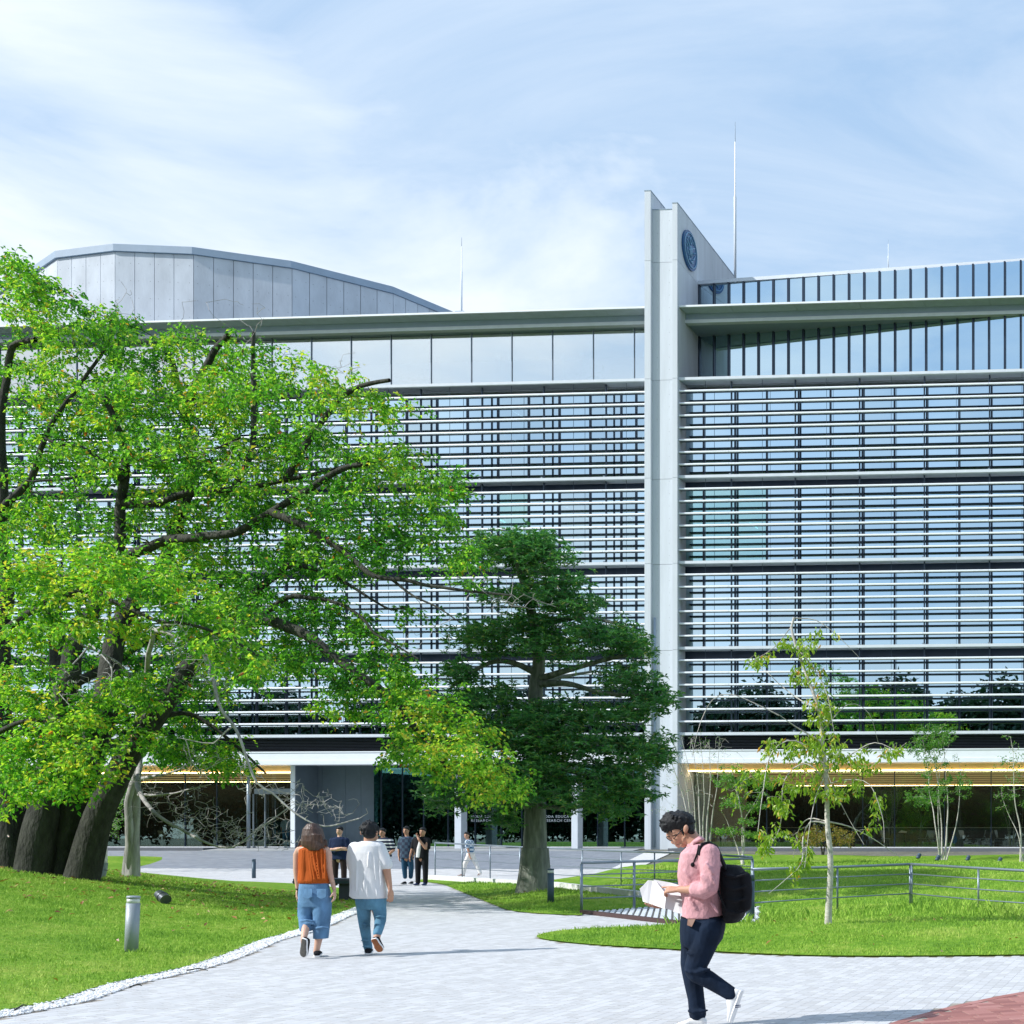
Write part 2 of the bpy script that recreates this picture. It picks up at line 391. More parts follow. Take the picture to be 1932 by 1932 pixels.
W('roof_body', xaR+0.4, xbR, YT+0.4, 78, LV[4]+0.05, topz(xm[0])-0.1, mDark)

# ---- left wing top storey: clear glass, pale inner wall and indoor plants
b = wL; YL = 61.3
W = lambda n, *a, **k: box(n, *a, parent=b, **k)
W('ledge_soffit', xaL, xbL, 61.102, YL+0.1, zLedB+0.03, zLedB+0.07, mFasc)
W('terrace_deck', xaL, xbL, YG+0.12, 66, LV[4]-0.02, LV[4]+0.03, mSoff)
mInner = M('pale_inner_wall', (0.86, 0.88, 0.88), 0.8, var=0.04, scale=0.8)
dm = (xf(1197, YL)-xf(588, YL))/8
xm2 = [xf(1197, YL)-dm*k for k in range(0, 22)]
for i, x in enumerate(xm2): W('mullion', x-0.016, x+0.016, YL-0.05, YL+0.02, LV[4]+0.03, zLedB+0.03, mRail)
ee = [xbL]+xm2
for i in range(len(ee)-1): W('glass_pane', ee[i+1]+0.03, ee[i]-0.03, YL, YL+0.015, LV[4]+0.03, zLedB+0.03, mGlassTop)
W('inner_wall', xaL, xbL, 64.3, 64.5, LV[4]+0.03, zLedB-0.25, mInner)
W('inner_ceiling', xaL, xbL, YL+0.12, 64.5, zLedB-0.24, zLedB-0.1, mCeilIn)
for u_ in (828, 1060, 1098, 940): W('inner_column', xf(u_, 63.6)-0.07, xf(u_, 63.6)+0.07, 63.5, 63.64, LV[4]+0.03, zLedB-0.25, mWhite)
W('roof_deck', xaL, xbL, 61.0, 100, zCanT-0.3, zCanT-0.04, mFasc)

# ---- ground floor, right: cafe behind glass, golden ceiling
YGR = 61.9; zGold = zf(1500, 1456, 62.1)
def cafe(b, xa, xb, yg, ydeep, mull, zline=None):
    W = lambda n, *a, **k: box(n, *a, parent=b, **k)
    W('cafe_floor', xa, xb, yg, ydeep, FLOOR-0.12, FLOOR, mFloorIn)
    W('gold_bulkhead', xa, xb, 61.25, 61.35, zGold+0.03, zBeamB+0.04, mGold)
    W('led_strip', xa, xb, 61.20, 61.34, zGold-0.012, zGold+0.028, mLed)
    W('gold_ceiling', xa, xb, yg+0.05, ydeep-0.5, zGold, zGold+0.05, mGold)
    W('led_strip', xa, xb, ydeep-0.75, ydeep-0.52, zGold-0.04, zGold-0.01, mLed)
    y_ = yg+1.2
    while y_ < ydeep-2.5:
        W('added_ceiling_glow', xa+0.2, xb-0.2, y_, y_+1.3, zGold-0.012, zGold-0.002, mAddedGlow); y_ += 2.6  # added glowing sheets, no real lamps, so the gold ceiling reads as lit
    W('back_wall', xa, xb, ydeep, ydeep+0.1, FLOOR, zGold, mDark)
    W('soffit', xa, xb, 60.9, yg+0.08, zBeamB+0.05, zBeamB+0.1, mSoff)
    W('door_sill', xa, xb, yg-0.06, yg+0.06, FLOOR, FLOOR+0.04, mWhite)
    W('side_wall', xa-0.12, xa, yg+0.1, ydeep, FLOOR, zBeamB, mDark)
    e = [xa]+mull+[xb]
    for p in mull: W('mullion', p-0.02, p+0.02, yg-0.05, yg+0.02, FLOOR+0.04, zBeamB+0.05, mMull)
    for i in range(len(e)-1): W('glass_pane', e[i]+0.021, e[i+1]-0.021, yg, yg+0.015, FLOOR+0.04, zBeamB+0.05, mGlassG)
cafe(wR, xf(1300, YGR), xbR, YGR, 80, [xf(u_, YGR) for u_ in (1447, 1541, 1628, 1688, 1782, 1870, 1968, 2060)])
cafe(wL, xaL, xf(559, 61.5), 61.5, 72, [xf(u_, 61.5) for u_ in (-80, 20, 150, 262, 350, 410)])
box('terrace_plinth', xFR1+0.05, xbR, 58.5, 61.9, 0.0, FLOOR-0.001, mPlinth, parent=wR)
box('terrace_plinth', xaL, xf(389, 58.8), 58.6, 61.5, 0.0, FLOOR-0.001, mPlinth, parent=wL)
# ---- left wing entrance
b = wL; W = lambda n, *a, **k: box(n, *a, parent=b, **k)
xw0, xw1 = xf(559.5, 61.4), xf(567.5, 61.4)
W('white_wall_end', xw0, xw1, 60.95, 61.0, FLOOR, zBeamB+0.1, mWhite)
W('cladding_return', xw0+0.002, xw1-0.002, 61.002, 62.9, FLOOR, zBeamB+0.1, mGreyWall)
xp = [xw1+0.002]+[xf(u_, 62.7) for u_ in (608, 652, 681, 716)]
for i in range(4): W('cladding_panel', xp[i]+0.006, xp[i+1]-0.006, 62.7, 62.8, FLOOR, zBeamB+0.1, mGreyWall)
W('door_plate', xf(710, 62.6), xf(714, 62.6), 62.55, 62.65, zf(712, 1567, 62.6), zf(712, 1506, 62.6), mRail)
YE = 62.2
em = [xf(u_, YE) for u_ in (720, 760, 800, 846, 897, 946, 985, 1030, 1082, 1128, 1179)]
for p in em: W('mullion', p-0.025, p+0.025, YE-0.05, YE+0.02, FLOOR+0.04, zBeamB+0.1, mMull)
ee = [xp[-1]]+em+[xFL0-0.003]
mGlassE = glass_mat('entrance_glass', 0.20, (0.30, 0.50, 0.50), (0.70, 0.98, 0.92))
for i in range(len(ee)-1): W('glass_pane', ee[i]+0.026, ee[i+1]-0.026, YE, YE+0.015, FLOOR+0.04, zBeamB+0.1, mGlassE)
W('door_sill', xp[-1], xFL0-0.01, YE-0.1, YE+0.05, FLOOR, FLOOR+0.038, mWhite)
W('lobby_back_wall', xw1, xFL0, 72, 72.1, FLOOR, zBeamB, mDark)
W('side_wall', xFL0-0.1, xFL0-0.004, YE+0.1, 72, FLOOR, zBeamB, mGreyWall)
W('side_wall', xw1+0.0, xw1+0.1, 62.85, 72, FLOOR, zBeamB, mGreyWall)
W('lobby_floor', xw1, xFL0, YE-0.12, 72, FLOOR-0.1, FLOOR-0.002, mFloorIn)
W('entrance_soffit', xw1, xFL0, 60.9, YE+3, zBeamB+0.11, zBeamB+0.2, mSoff)
mFrameG = M('lobby_frame', (0.35, 0.42, 0.36), 0.5)
for u_ in (905, 948, 1030, 1056, 1062, 1108): W('lobby_frame', xf(u_, 66)-0.02, xf(u_, 66)+0.02, 66, 66.04, FLOOR, FLOOR+2.6, mFrameG)
W('lobby_rail', xf(880, 66), xf(1200, 66), 65.9, 65.94, FLOOR+1.0, FLOOR+1.05, mFrameG)
for u0, u1 in ((857.6, 870), (1078, 1090)):
    W('entrance_column', xf(u0, 60.5), xf(u1, 60.5), 60.5, 61.05, FLOOR-0.2, zBeamB+0.0, mSlab, bev=0.01)
c = MB(); c.tube([(xf(469, 60.6), 60.6, 0.8), (xf(469, 60.6), 60.6, zBeamB)], 0.085, 14); c.build('entrance_column', mRail, b, True)
# door of the left cafe with lintel and open leaf
W('door_lintel', xf(480, 61.4), xw0-0.01, 61.38, 61.46, zf(520, 1498, 61.4), zf(520, 1488, 61.4), mRail)
for u_ in (478, 500): W('door_jamb', xf(u_, 61.4)-0.025, xf(u_, 61.4)+0.025, 61.38, 61.46, FLOOR, zf(520, 1498, 61.4), mRail)
# lettering on the entrance glass
def text(name, body, u, v, Y, h, mat, parent, font=None, loc=None, rot=(math.pi/2, 0, 0), ext=0.004, bold=0.0):
    cu_ = bpy.data.curves.new(name, 'FONT'); cu_.body = body; cu_.size = h; cu_.extrude = ext; cu_.offset = bold; cu_.resolution_u = 2
    if font: cu_.font = font
    tmp = bpy.data.objects.new('tmp', cu_); COL.objects.link(tmp); dg = bpy.context.evaluated_depsgraph_get()
    me = bpy.data.meshes.new_from_object(tmp.evaluated_get(dg)); bpy.data.objects.remove(tmp)
    for i in range(len(me.materials)): me.materials.pop()
    me.materials.clear(); me.materials.append(mat); me.transform(Euler(rot).to_matrix().to_4x4())
    return link(name, me, None, parent, loc or PY(u, v, Y))
mLet = M('white_vinyl', (0.55, 0.6, 0.62), 0.6)
lc = {}
for u0 in (888.5, 1022):
    for body, v0 in (('NODA EDUCATION &', 1543), ('RESEARCH CENTER', 1550.5)):
        x = PY(u0, v0, YE-0.03).x; z = PY(u0, v0, YE-0.03).z
        for ch in body:
            if ch == ' ': x += 0.075; continue
            if ch not in lc:
                o = text('letter', ch, 0, 0, 0, 0.19, mLet, wL, bold=0.003, loc=(x, YE-0.03, z)); lc[ch] = (o.data, max(v_.co.x for v_ in o.data.vertices))
            else: o = link('letter', lc[ch][0], None, wL, (x, YE-0.03, z))
            x += lc[ch][1]+0.022

# ================================================================== concrete fins
tw = empty('concrete_tower', ((xFL0+xFR1)/2, 60.5, 0.6), 'tall pale concrete fin tower standing between the two glass wings', 'tower')
jz = [0.5]+[zf(1250, v, 59.8) for v in (1226, 1063, 901.5, 714, 491)]
def fin(x0, x1, y0, y1, ztop, ins=0.0, zt_back=None, nm='wall_panel'):
    zs = jz+[ztop]
    for i in range(len(zs)-1):
        box(nm, x0, x1, y0, y1, zs[i]+0.008, zs[i+1]-0.008, mConc, parent=tw)
zL, zR, zM = zf(1222, 360, 59.8), zf(1274, 383, 59.8), zf(1250, 397, 60.1)
for (x0, x1, zt) in ((xFL0, xFL1, zL), (xFR0, xFR1, zR)):
    ys = [59.8, 62.2, 64.6, 67.4, 70.0]
    for i in range(4):
        if i: fin(x0, x1, ys[i]+0.008, ys[i+1]-0.008, zt)
        else: fin(x0, x1, ys[i], ys[i+1]-0.008, zt)
    box('wall_core', x0+0.02, x1-0.02, 59.84, 69.95, 0.5, zt-0.05, mJoint, parent=tw)
    box('wall_cap', x0-0.015, x1+0.015, 59.785, 70.02, zt-0.007, zt+0.035, mFasc, parent=tw)
fin(xFL1+0.004, xFR0-0.004, 60.02, 60.3, zM)
box('infill_core', xFL1+0.02, xFR0-0.02, 60.06, 60.28, 0.5, zM-0.04, mJoint, parent=tw)
box('infill_cap', xFL1+0.004, xFR0-0.004, 60.0, 60.35, zM-0.007, zM+0.03, mFasc, parent=tw)
c = MB(); c.tube([(xFL1+0.13, 59.98, 0.9), (xFL1+0.13, 59.98, 12)], 0.05, 10); c.build('drain_pipe', mFasc, tw, True)
# tie holes down the fins
mb = MB()
for xc in ((xFL1+xFR0)/2-0.3, (xFL1+xFR0)/2+0.3):
    z = 1.2
    while z < zM-0.4:
        mb.tube([(xc, 60.017, z), (xc, 60.03, z)], 0.014, 6); z += 0.6
o = mb.build('tie_holes', mJoint, tw); o['kind'] = 'stuff'
# round crest on the outer face of the right fin
mBlue = M('blue_emblem', (0.015, 0.085, 0.22), 0.35, metal=0.2, var=0.1, scale=3)
mBlueL = M('pale_emblem', (0.16, 0.33, 0.50), 0.4)
ye, ze, re_ = 61.25, zf(1300, 473, 61.25), 0.93
em_ = empty('wall_emblem', (xFR1, ye, ze), 'round blue crest high on the side face of the concrete fin', 'emblem')
mb = MB(); mb.tube([(xFR1+0.004, ye, ze), (xFR1+0.10, ye, ze)], re_, 40); mb.build('disc', mBlue, em_)
ring = [(xFR1+0.115, ye+0.86*re_*math.cos(a), ze+0.86*re_*math.sin(a)) for a in np.linspace(0, 2*math.pi, 41)]
mb = MB(); mb.tube(ring, 0.03, 6, False); mb.build('ring', mBlueL, em_, True)
strokes = [[(0, .72), (.16, .5), (0, .33), (-.16, .5), (0, .72)], [(-.55, .35), (-.25, .22), (-.1, .05), (-.3, -.1)], [(.55, .35), (.25, .22), (.1, .05), (.3, -.1)],
           [(0, .25), (0, -.35)], [(-.12, .2), (-.12, -.3)], [(.12, .2), (.12, -.3)], [(-.6, -.05), (-.42, -.3), (-.2, -.42)], [(.6, -.05), (.42, -.3), (.2, -.42)],
           [(-.35, -.62), (-.12, -.5), (.12, -.62), (.36, -.52)], [(-.3, -.45), (0, -.6), (.3, -.45)], [(-.62, .15), (-.45, .0)], [(.62, .15), (.45, .0)], [(-.3, .6), (-.45, .48)], [(.3, .6), (.45, .48)]]
for s_ in strokes:
    mb = MB(); mb.tube([(xFR1+0.11, ye+a*re_, ze+c_*re_) for a, c_ in s_], 0.038, 6); mb.build('relief_stroke', mBlueL, em_, True)

# ================================================================== rooftop concrete drum
pts = [(-30, 560), (69, 502), (108, 475), (217, 461.5), (365, 467.5), (551, 493.7), (742, 542), (854, 589)]
vv = [P(u, v, 70*1113.5/(CY-v)) for u, v in pts]; ztop = vv[3].z
# a wing of the hall that is hidden: close the volume behind
dr = empty('rooftop_hall', (vv[4].x, vv[4].y, zCanT), 'many-sided bare concrete hall rising above the roof at the left', 'building')
npan = [4, 2, 4, 4, 5, 6, 5]
zb = zCanT-0.3
holes = MB()
for i in range(7):
    a = Vector((vv[i].x, vv[i].y, 0)); b2 = Vector((vv[i+1].x, vv[i+1].y, 0)); t = (b2-a).normalized(); nrm = Vector((t.y, -t.x, 0)); L_ = (b2-a).length
    for k in range(npan[i]):
        s0 = a+t*(L_*k/npan[i]+0.014); s1 = a+t*(L_*(k+1)/npan[i]-0.014)
        v = [(*(s0.xy), zb), (*(s1.xy), zb), (*((s1-nrm*0.2).xy), zb), (*((s0-nrm*0.2).xy), zb)]
        v += [(x, y, ztop-0.4) for x, y, z in v]
        mesh_obj('concrete_panel', v, BOXF, mConcD, dr)
        for f_ in (0.2, 0.8):
            z = ztop-1.0
            while z > zb+1.5:
                c_ = s0+(s1-s0)*f_; holes.tube([(c_.x+nrm.x*0.004, c_.y+nrm.y*0.004, z), (c_.x-nrm.x*0.01, c_.y-nrm.y*0.01, z)], 0.022, 5); z -= 0.95
o = holes.build('tie_holes', mJoint, dr); o['kind'] = 'stuff'
cc = Vector((sum(v.x for v in vv)/8+1, 95, 0))
core = []; capv = []
for lst, off, z0_, z1_ in ((core, 0.05, zb, ztop-0.42), (capv, -0.12, ztop-0.38, ztop)):
    ring_ = []
    for p in vv:
        d_ = (cc-Vector((p.x, p.y, 0))).normalized(); ring_.append((p.x+d_.x*off, p.y+d_.y*off))
    ring_ += [(vv[-1].x-2, 100), (vv[0].x+2, 100)]; n_ = len(ring_)
    v = [(x, y, z0_) for x, y in ring_]+[(x, y, z1_) for x, y in ring_]
    f = [(i, (i+1) % n_, n_+(i+1) % n_, n_+i) for i in range(n_)]+[tuple(range(n_-1, -1, -1)), tuple(range(n_, 2*n_))]
    lst += [v, f]
mesh_obj('joint_core', core[0], core[1], mJoint, dr); mesh_obj('roof_cap', capv[0], capv[1], mFasc, dr)

# lightning rods
for u_, v0, v1, Y, r_, lab in ((871, 448, 590, 68, 0.045, 'thin lightning rod on the roof of the left wing'), (1387, 230, 545, 66, 0.07, 'tall white lightning rod on the roof right of the concrete fins'), (1676, 452, 520, 75, 0.03, 'short faint lightning rod on the roof at the right')):
    top, bot = PY(u_, v0, Y), PY(u_, v1, Y)
    rod = empty('lightning_rod', bot, lab, 'lightning rod', 'lightning rods on the roof')
    mb = MB(); mb.tube([bot, bot+(top-bot)*0.55, bot+(top-bot)*0.56, bot+(top-bot)*0.88], [r_, r_, r_*0.6, r_*0.55], 8); mb.build('mast', mWhite, rod, True)
    mb = MB(); mb.tube([bot+(top-bot)*0.881, top], [r_*0.3, r_*0.15], 6); mb.build('tip', mRail, rod)
    mb = MB(); mb.box(bot.x-0.25, bot.x+0.25, Y-0.25, Y+0.25, bot.z-0.6, bot.z); mb.build('base_plate', mFasc, rod)
# ================================================================== ground, paths, lawns
def pix_poly(pts): return [G(u, v).xy for u, v in pts]
def in_poly(X, Y, poly):
    X = np.asarray(X); Y = np.asarray(Y); ins = np.zeros(X.shape, bool); n = len(poly)
    for i in range(n):
        x0, y0 = poly[i]; x1, y1 = poly[(i+1) % n]
        if y0 == y1: continue
        c_ = ((y0 > Y) != (y1 > Y)) & (X < (x1-x0)*(Y-y0)/(y1-y0)+x0); ins ^= c_
    return ins
def seg_dist(X, Y, poly, closed=True):
    X = np.asarray(X, float); Y = np.asarray(Y, float); D = np.full(X.shape, 1e9); n = len(poly)
    for i in range(n if closed else n-1):
        a = np.array(poly[i]); b_ = np.array(poly[(i+1) % n]); ab = b_-a; l2 = ab@ab
        if l2 < 1e-9: continue
        t = np.clip(((X-a[0])*ab[0]+(Y-a[1])*ab[1])/l2, 0, 1)
        D = np.minimum(D, np.hypot(X-a[0]-t*ab[0], Y-a[1]-t*ab[1]))
    return D
def smooth_poly(poly, step=0.5, keep=()):
    A = [tuple(p)+(0,) for p in poly]; return [tuple(p[:2]) for p in catmull(A, step)]
def bh(y): return np.interp(y, [-500, 47, 50, 59.4, 500], [0, 0, .10, .82, .82])
sst = lambda t: (lambda q: q*q*(3-2*q))(np.clip(t, 0, 1))

edgeL = pix_poly([(-400, 1985), (-200, 1948), (0, 1911.5), (102, 1893), (175, 1868), (245, 1850), (336, 1830), (415, 1806), (497, 1774), (564, 1757), (624, 1732), (645, 1724), (673, 1713), (690, 1703), (686, 1692), (668, 1684), (640, 1676), (600, 1671)])
farL = pix_poly([(560, 1668), (480, 1664.5), (400, 1662), (200, 1659), (-100, 1659), (-700, 1659)])
sL = smooth_poly(edgeL, 0.4)
polyL = sL+[tuple(p) for p in farL]+[(-62, 41), (-62, 9.5)]
rightE = pix_poly([(1990, 1803), (1700, 1806), (1500, 1804.5), (1300, 1795), (1130, 1785), (1050, 1777.5), (1012, 1769.5), (1040, 1760), (1100, 1754), (1200, 1750), (1290, 1746), (1432, 1742)])
sR = smooth_poly(rightE, 0.3)
polyR = [(14, 58.45), (14, 16.0)]+sR+[tuple(p) for p in pix_poly([(1432, 1712), (1300, 1703), (1210, 1691), (1047, 1669), (1043, 1661), (1130, 1648), (1165, 1642), (1232, 1612.5)])]
cenE = pix_poly([(1290, 1706), (1223, 1712.5), (1104, 1722), (1098, 1728), (1010, 1724), (960, 1718), (930, 1707), (870, 1683), (830, 1668), (784, 1663), (800, 1659.5), (821, 1660)])
polyC = smooth_poly(cenE, 0.4)+[tuple(p) for p in pix_poly([(985, 1671), (1047, 1674), (1210, 1694.5)])]
polyF = [tuple(p) for p in pix_poly([(-200, 1660), (100, 1652), (240, 1650)])]+[tuple(p) for p in pix_poly([(258, 1636), (320, 1622), (392, 1611.5)])]+[(-60, 58.4), (-60, 46)]
mnd = lambda X, Y: np.sin(X*0.9+1.3)*np.sin(Y*0.75)*0.5+np.sin(X*0.37+Y*0.51)*0.5
def bumpL(X, Y):
    D = np.minimum(seg_dist(X, Y, polyL), np.maximum(0, 200)); return 0.02+0.86*sst(D/8.0)+0.03*mnd(X, Y)*sst(D/2)
def bumpR(X, Y):
    D = seg_dist(X, Y, polyR); far = sst((Y-25)/8)
    return 0.02+(0.10+0.32*far)*sst(D/3.0)+(0.02+0.09*far)*mnd(X, Y)*sst(D/2.5)-0.26*sst((Y-48)/8)
def bumpC(X, Y):
    D = seg_dist(X, Y, polyC); return 0.015+0.20*sst(D/2.2)
def bumpF(X, Y):
    D = seg_dist(X, Y, polyF); return 0.015+0.10*sst(D/2.0)-0.15*sst((Y-52)/6)
LAWNS = [(polyL, bumpL), (polyR, bumpR), (polyC, bumpC), (polyF, bumpF)]
def ter(x, y):
    for pl, bf in LAWNS:
        if in_poly(np.array([x]), np.array([y]), pl)[0]: return base_h(y)+float(bf(np.array([x]), np.array([y]))[0])
    return base_h(y)
def on_ground(u, v):                 # terrain point under a pixel, lawns included
    dr_ = FW + RT*((u-CX)/FPX) + UP*((CY-v)/FPX); t = 8.0
    while t < 75:
        p = CAM+dr_*t
        if p.z <= ter(p.x, p.y): return Vector((p.x, p.y, ter(p.x, p.y)))
        t += 0.1
    return p
def at_depth(u, d):
    p = P(u, CY, d); return Vector((p.x, p.y, ter(p.x, p.y)))

mSoil = M('ground_soil', (0.13, 0.135, 0.11), 0.95, var=0.3, scale=0.8, bump=0.3, bscale=6)
def grass_material(name, c1, c2, c3):
    m, t, b, o_ = new_mat(name); b.inputs['Roughness'].default_value = 0.75; b.inputs['Specular IOR Level'].default_value = 0.25
    tcn = t.nodes.new('ShaderNodeTexCoord')
    n = t.nodes.new('ShaderNodeTexNoise'); t.links.new(tcn.outputs['Object'], n.inputs['Vector']); n.inputs['Scale'].default_value = 0.55; n.inputs['Detail'].default_value = 6; n.inputs['Roughness'].default_value = 0.65
    n2 = t.nodes.new('ShaderNodeTexNoise'); t.links.new(tcn.outputs['Object'], n2.inputs['Vector']); n2.inputs['Scale'].default_value = 9; n2.inputs['Detail'].default_value = 5
    s_ = math_node('MULTIPLY_ADD', n2.outputs['Fac'], 0.45, math_node('MULTIPLY', n.outputs['Fac'], 0.6, nt_=t), nt_=t)
    t.links.new(ramp(s_, [(0.36, c1), (0.52, c2), (0.68, c3)], t), b.inputs['Base Color'])
    bp = t.nodes.new('ShaderNodeBump'); bp.inputs['Strength'].default_value = 0.6; bp.inputs['Distance'].default_value = 0.03
    n3 = t.nodes.new('ShaderNodeTexNoise'); t.links.new(tcn.outputs['Object'], n3.inputs['Vector']); n3.inputs['Scale'].default_value = 30; t.links.new(n3.outputs['Fac'], bp.inputs['Height']); t.links.new(bp.outputs[0], b.inputs['Normal'])
    tl = t.nodes.new('ShaderNodeBsdfTranslucent'); mx = t.nodes.new('ShaderNodeMixShader'); mx.inputs[0].default_value = 0.22
    t.links.new(ramp(s_, [(0.36, c1), (0.52, c2), (0.68, c3)], t), tl.inputs[0]); t.links.new(b.outputs[0], mx.inputs[1]); t.links.new(tl.outputs[0], mx.inputs[2]); t.links.new(mx.outputs[0], o_.inputs[0])
    return m
GC = [(0.13, 0.30, 0.035), (0.30, 0.50, 0.06), (0.52, 0.62, 0.16)]
mGrass = grass_material('lawn_grass', *GC)
mTurf = grass_material('lawn_turf', (0.09, 0.22, 0.012), (0.18, 0.36, 0.02), (0.34, 0.46, 0.06))

# far ground sheet: flat, then rising gently to the terrace
ys = [-400, -60, 0, 47, 50, 53, 56.3, 59.4, 110, 1500]; xs = [-1500, -200, -60, 20, 200, 1500]
v = [(x, y, base_h(y)-0.03) for y in ys for x in xs]; f = [(j*6+i, j*6+i+1, (j+1)*6+i+1, (j+1)*6+i) for j in range(9) for i in range(5)]
tag(mesh_obj('ground', v, f, mSoil), kind='structure')

def lawn(name, poly, bf, step, label=None):
    A = np.array(poly); x0, y0 = A.min(0); x1, y1 = A.max(0)
    gx, gy = np.meshgrid(np.arange(x0, x1, step), np.arange(y0, y1, step)); gx = gx.ravel()+rng.uniform(-.1, .1, gx.size)*step; gy = gy.ravel()+rng.uniform(-.1, .1, gy.size)*step
    k = in_poly(gx, gy, poly); gx, gy = gx[k], gy[k]; k = seg_dist(gx, gy, poly) > step*0.35; gx, gy = gx[k], gy[k]
    n = len(poly); pv = [Vector(p) for p in poly]+[Vector((x, y)) for x, y in zip(gx, gy)]
    vo, eo, fo, *_ = delaunay_2d_cdt(pv, [(i, (i+1) % n) for i in range(n)], [], 1, 1e-4)
    X = np.array([p.x for p in vo]); Y = np.array([p.y for p in vo])
    Z = bh(Y)+bf(X, Y)
    o = mesh_obj(name, np.column_stack([X, Y, Z]), [tuple(q) for q in fo], mTurf, smooth=True)
    return tag(o, kind='structure')
lawn('lawn', polyL, bumpL, 0.6); lawn('lawn', polyR, bumpR, 0.6); lawn('lawn', polyC, bumpC, 0.4); lawn('lawn', polyF, bumpF, 1.2)

# paved area: bedding sheet, then single pavers
mBed = M('paver_joint', (0.30, 0.265, 0.22), 0.95, var=0.15, scale=6)
ys = [3, 47, 50.0]; v = []; f = []
for y in ys: v += [(-70, y, base_h(y)-0.003), (16, y, base_h(y)-0.003)]
f = [(0, 1, 3, 2), (2, 3, 5, 4)]
path = tag(mesh_obj('path', v, f, mBed), kind='structure')
redE = [G(u, v_).xy for u, v_ in ((1560, 1985), (1680, 1932), (1730, 1917), (1800, 1898), (1866, 1884), (1932, 1871.5), (2060, 1853))]
polyRed = smooth_poly(redE, 0.2)+[(8, 13), (8, 6.5), (-3, 6.5)]
grate = [tuple(p) for p in pix_poly([(1101, 1723.5), (1223, 1713.5), (1432, 1713), (1432, 1741), (1284, 1744.5)])]
m, t, b_, o_ = new_mat('white_paver'); mPav = m
at = t.nodes.new('ShaderNodeAttribute'); at.attribute_name = 'tone'; oi = t.nodes.new('ShaderNodeObjectInfo')
tcn = t.nodes.new('ShaderNodeTexCoord'); nn = t.nodes.new('ShaderNodeTexNoise'); t.links.new(tcn.outputs['Object'], nn.inputs['Vector']); nn.inputs['Scale'].default_value = 25; nn.inputs['Detail'].default_value = 6
s_ = math_node('ADD', at.outputs['Fac'], math_node('MULTIPLY', oi.outputs['Random'], 0.0, nt_=t), nt_=t)
s_ = math_node('MULTIPLY_ADD', nn.outputs['Fac'], 0.35, s_, nt_=t)
t.links.new(ramp(s_, [(0.0, (0.455, 0.455, 0.455)), (0.6, (0.51, 0.513, 0.522)), (1.2, (0.56, 0.563, 0.573))], t), b_.inputs['Base Color']); b_.inputs['Roughness'].default_value = 0.85
m, t, b_, o_ = new_mat('red_paver'); mRedP = m
at = t.nodes.new('ShaderNodeAttribute'); at.attribute_name = 'tone'
t.links.new(ramp(at.outputs['Fac'], [(0.0, (0.24, 0.095, 0.085)), (0.5, (0.34, 0.14, 0.12)), (1.0, (0.42, 0.20, 0.18))], t), b_.inputs['Base Color']); b_.inputs['Roughness'].default_value = 0.85
def pavers(x0, x1, y0, y1, keep, w, lens, gap, probs=None, ang=0.0, org=(0, 0)):
    """courses running away from the camera, short joints across"""
    res = []
    for ci in range(int((x1-x0)/w)):
        x = x0+ci*w; y = y0-random.random()*0.3
        while y < y1:
            l = float(rng.choice(lens, p=probs)); res.append((x+gap/2, y+gap*3.2, w-gap, l-gap*6.4)); y += l
    A = np.array(res); cx_, cy_ = A[:, 0]+A[:, 2]/2, A[:, 1]+A[:, 3]/2
    if ang:
        c_, s__ = math.cos(ang), math.sin(ang); X, Y = org[0]+cx_*c_-cy_*s__, org[1]+cx_*s__+cy_*c_
    else: X, Y = cx_, cy_
    q = keep(X, Y); return A[q], X[q], Y[q]
def vis(X, Y, mg=0.4):
    d_ = X*FW.x+Y*FW.y; u = CX+FPX*(X*RT.x+Y*RT.y)/np.maximum(d_, .1); vv_ = CY+FPX*1.5/np.maximum(d_, .1)
    return (d_ > 8) & (u > -260) & (u < 2120) & (vv_ < 2020)
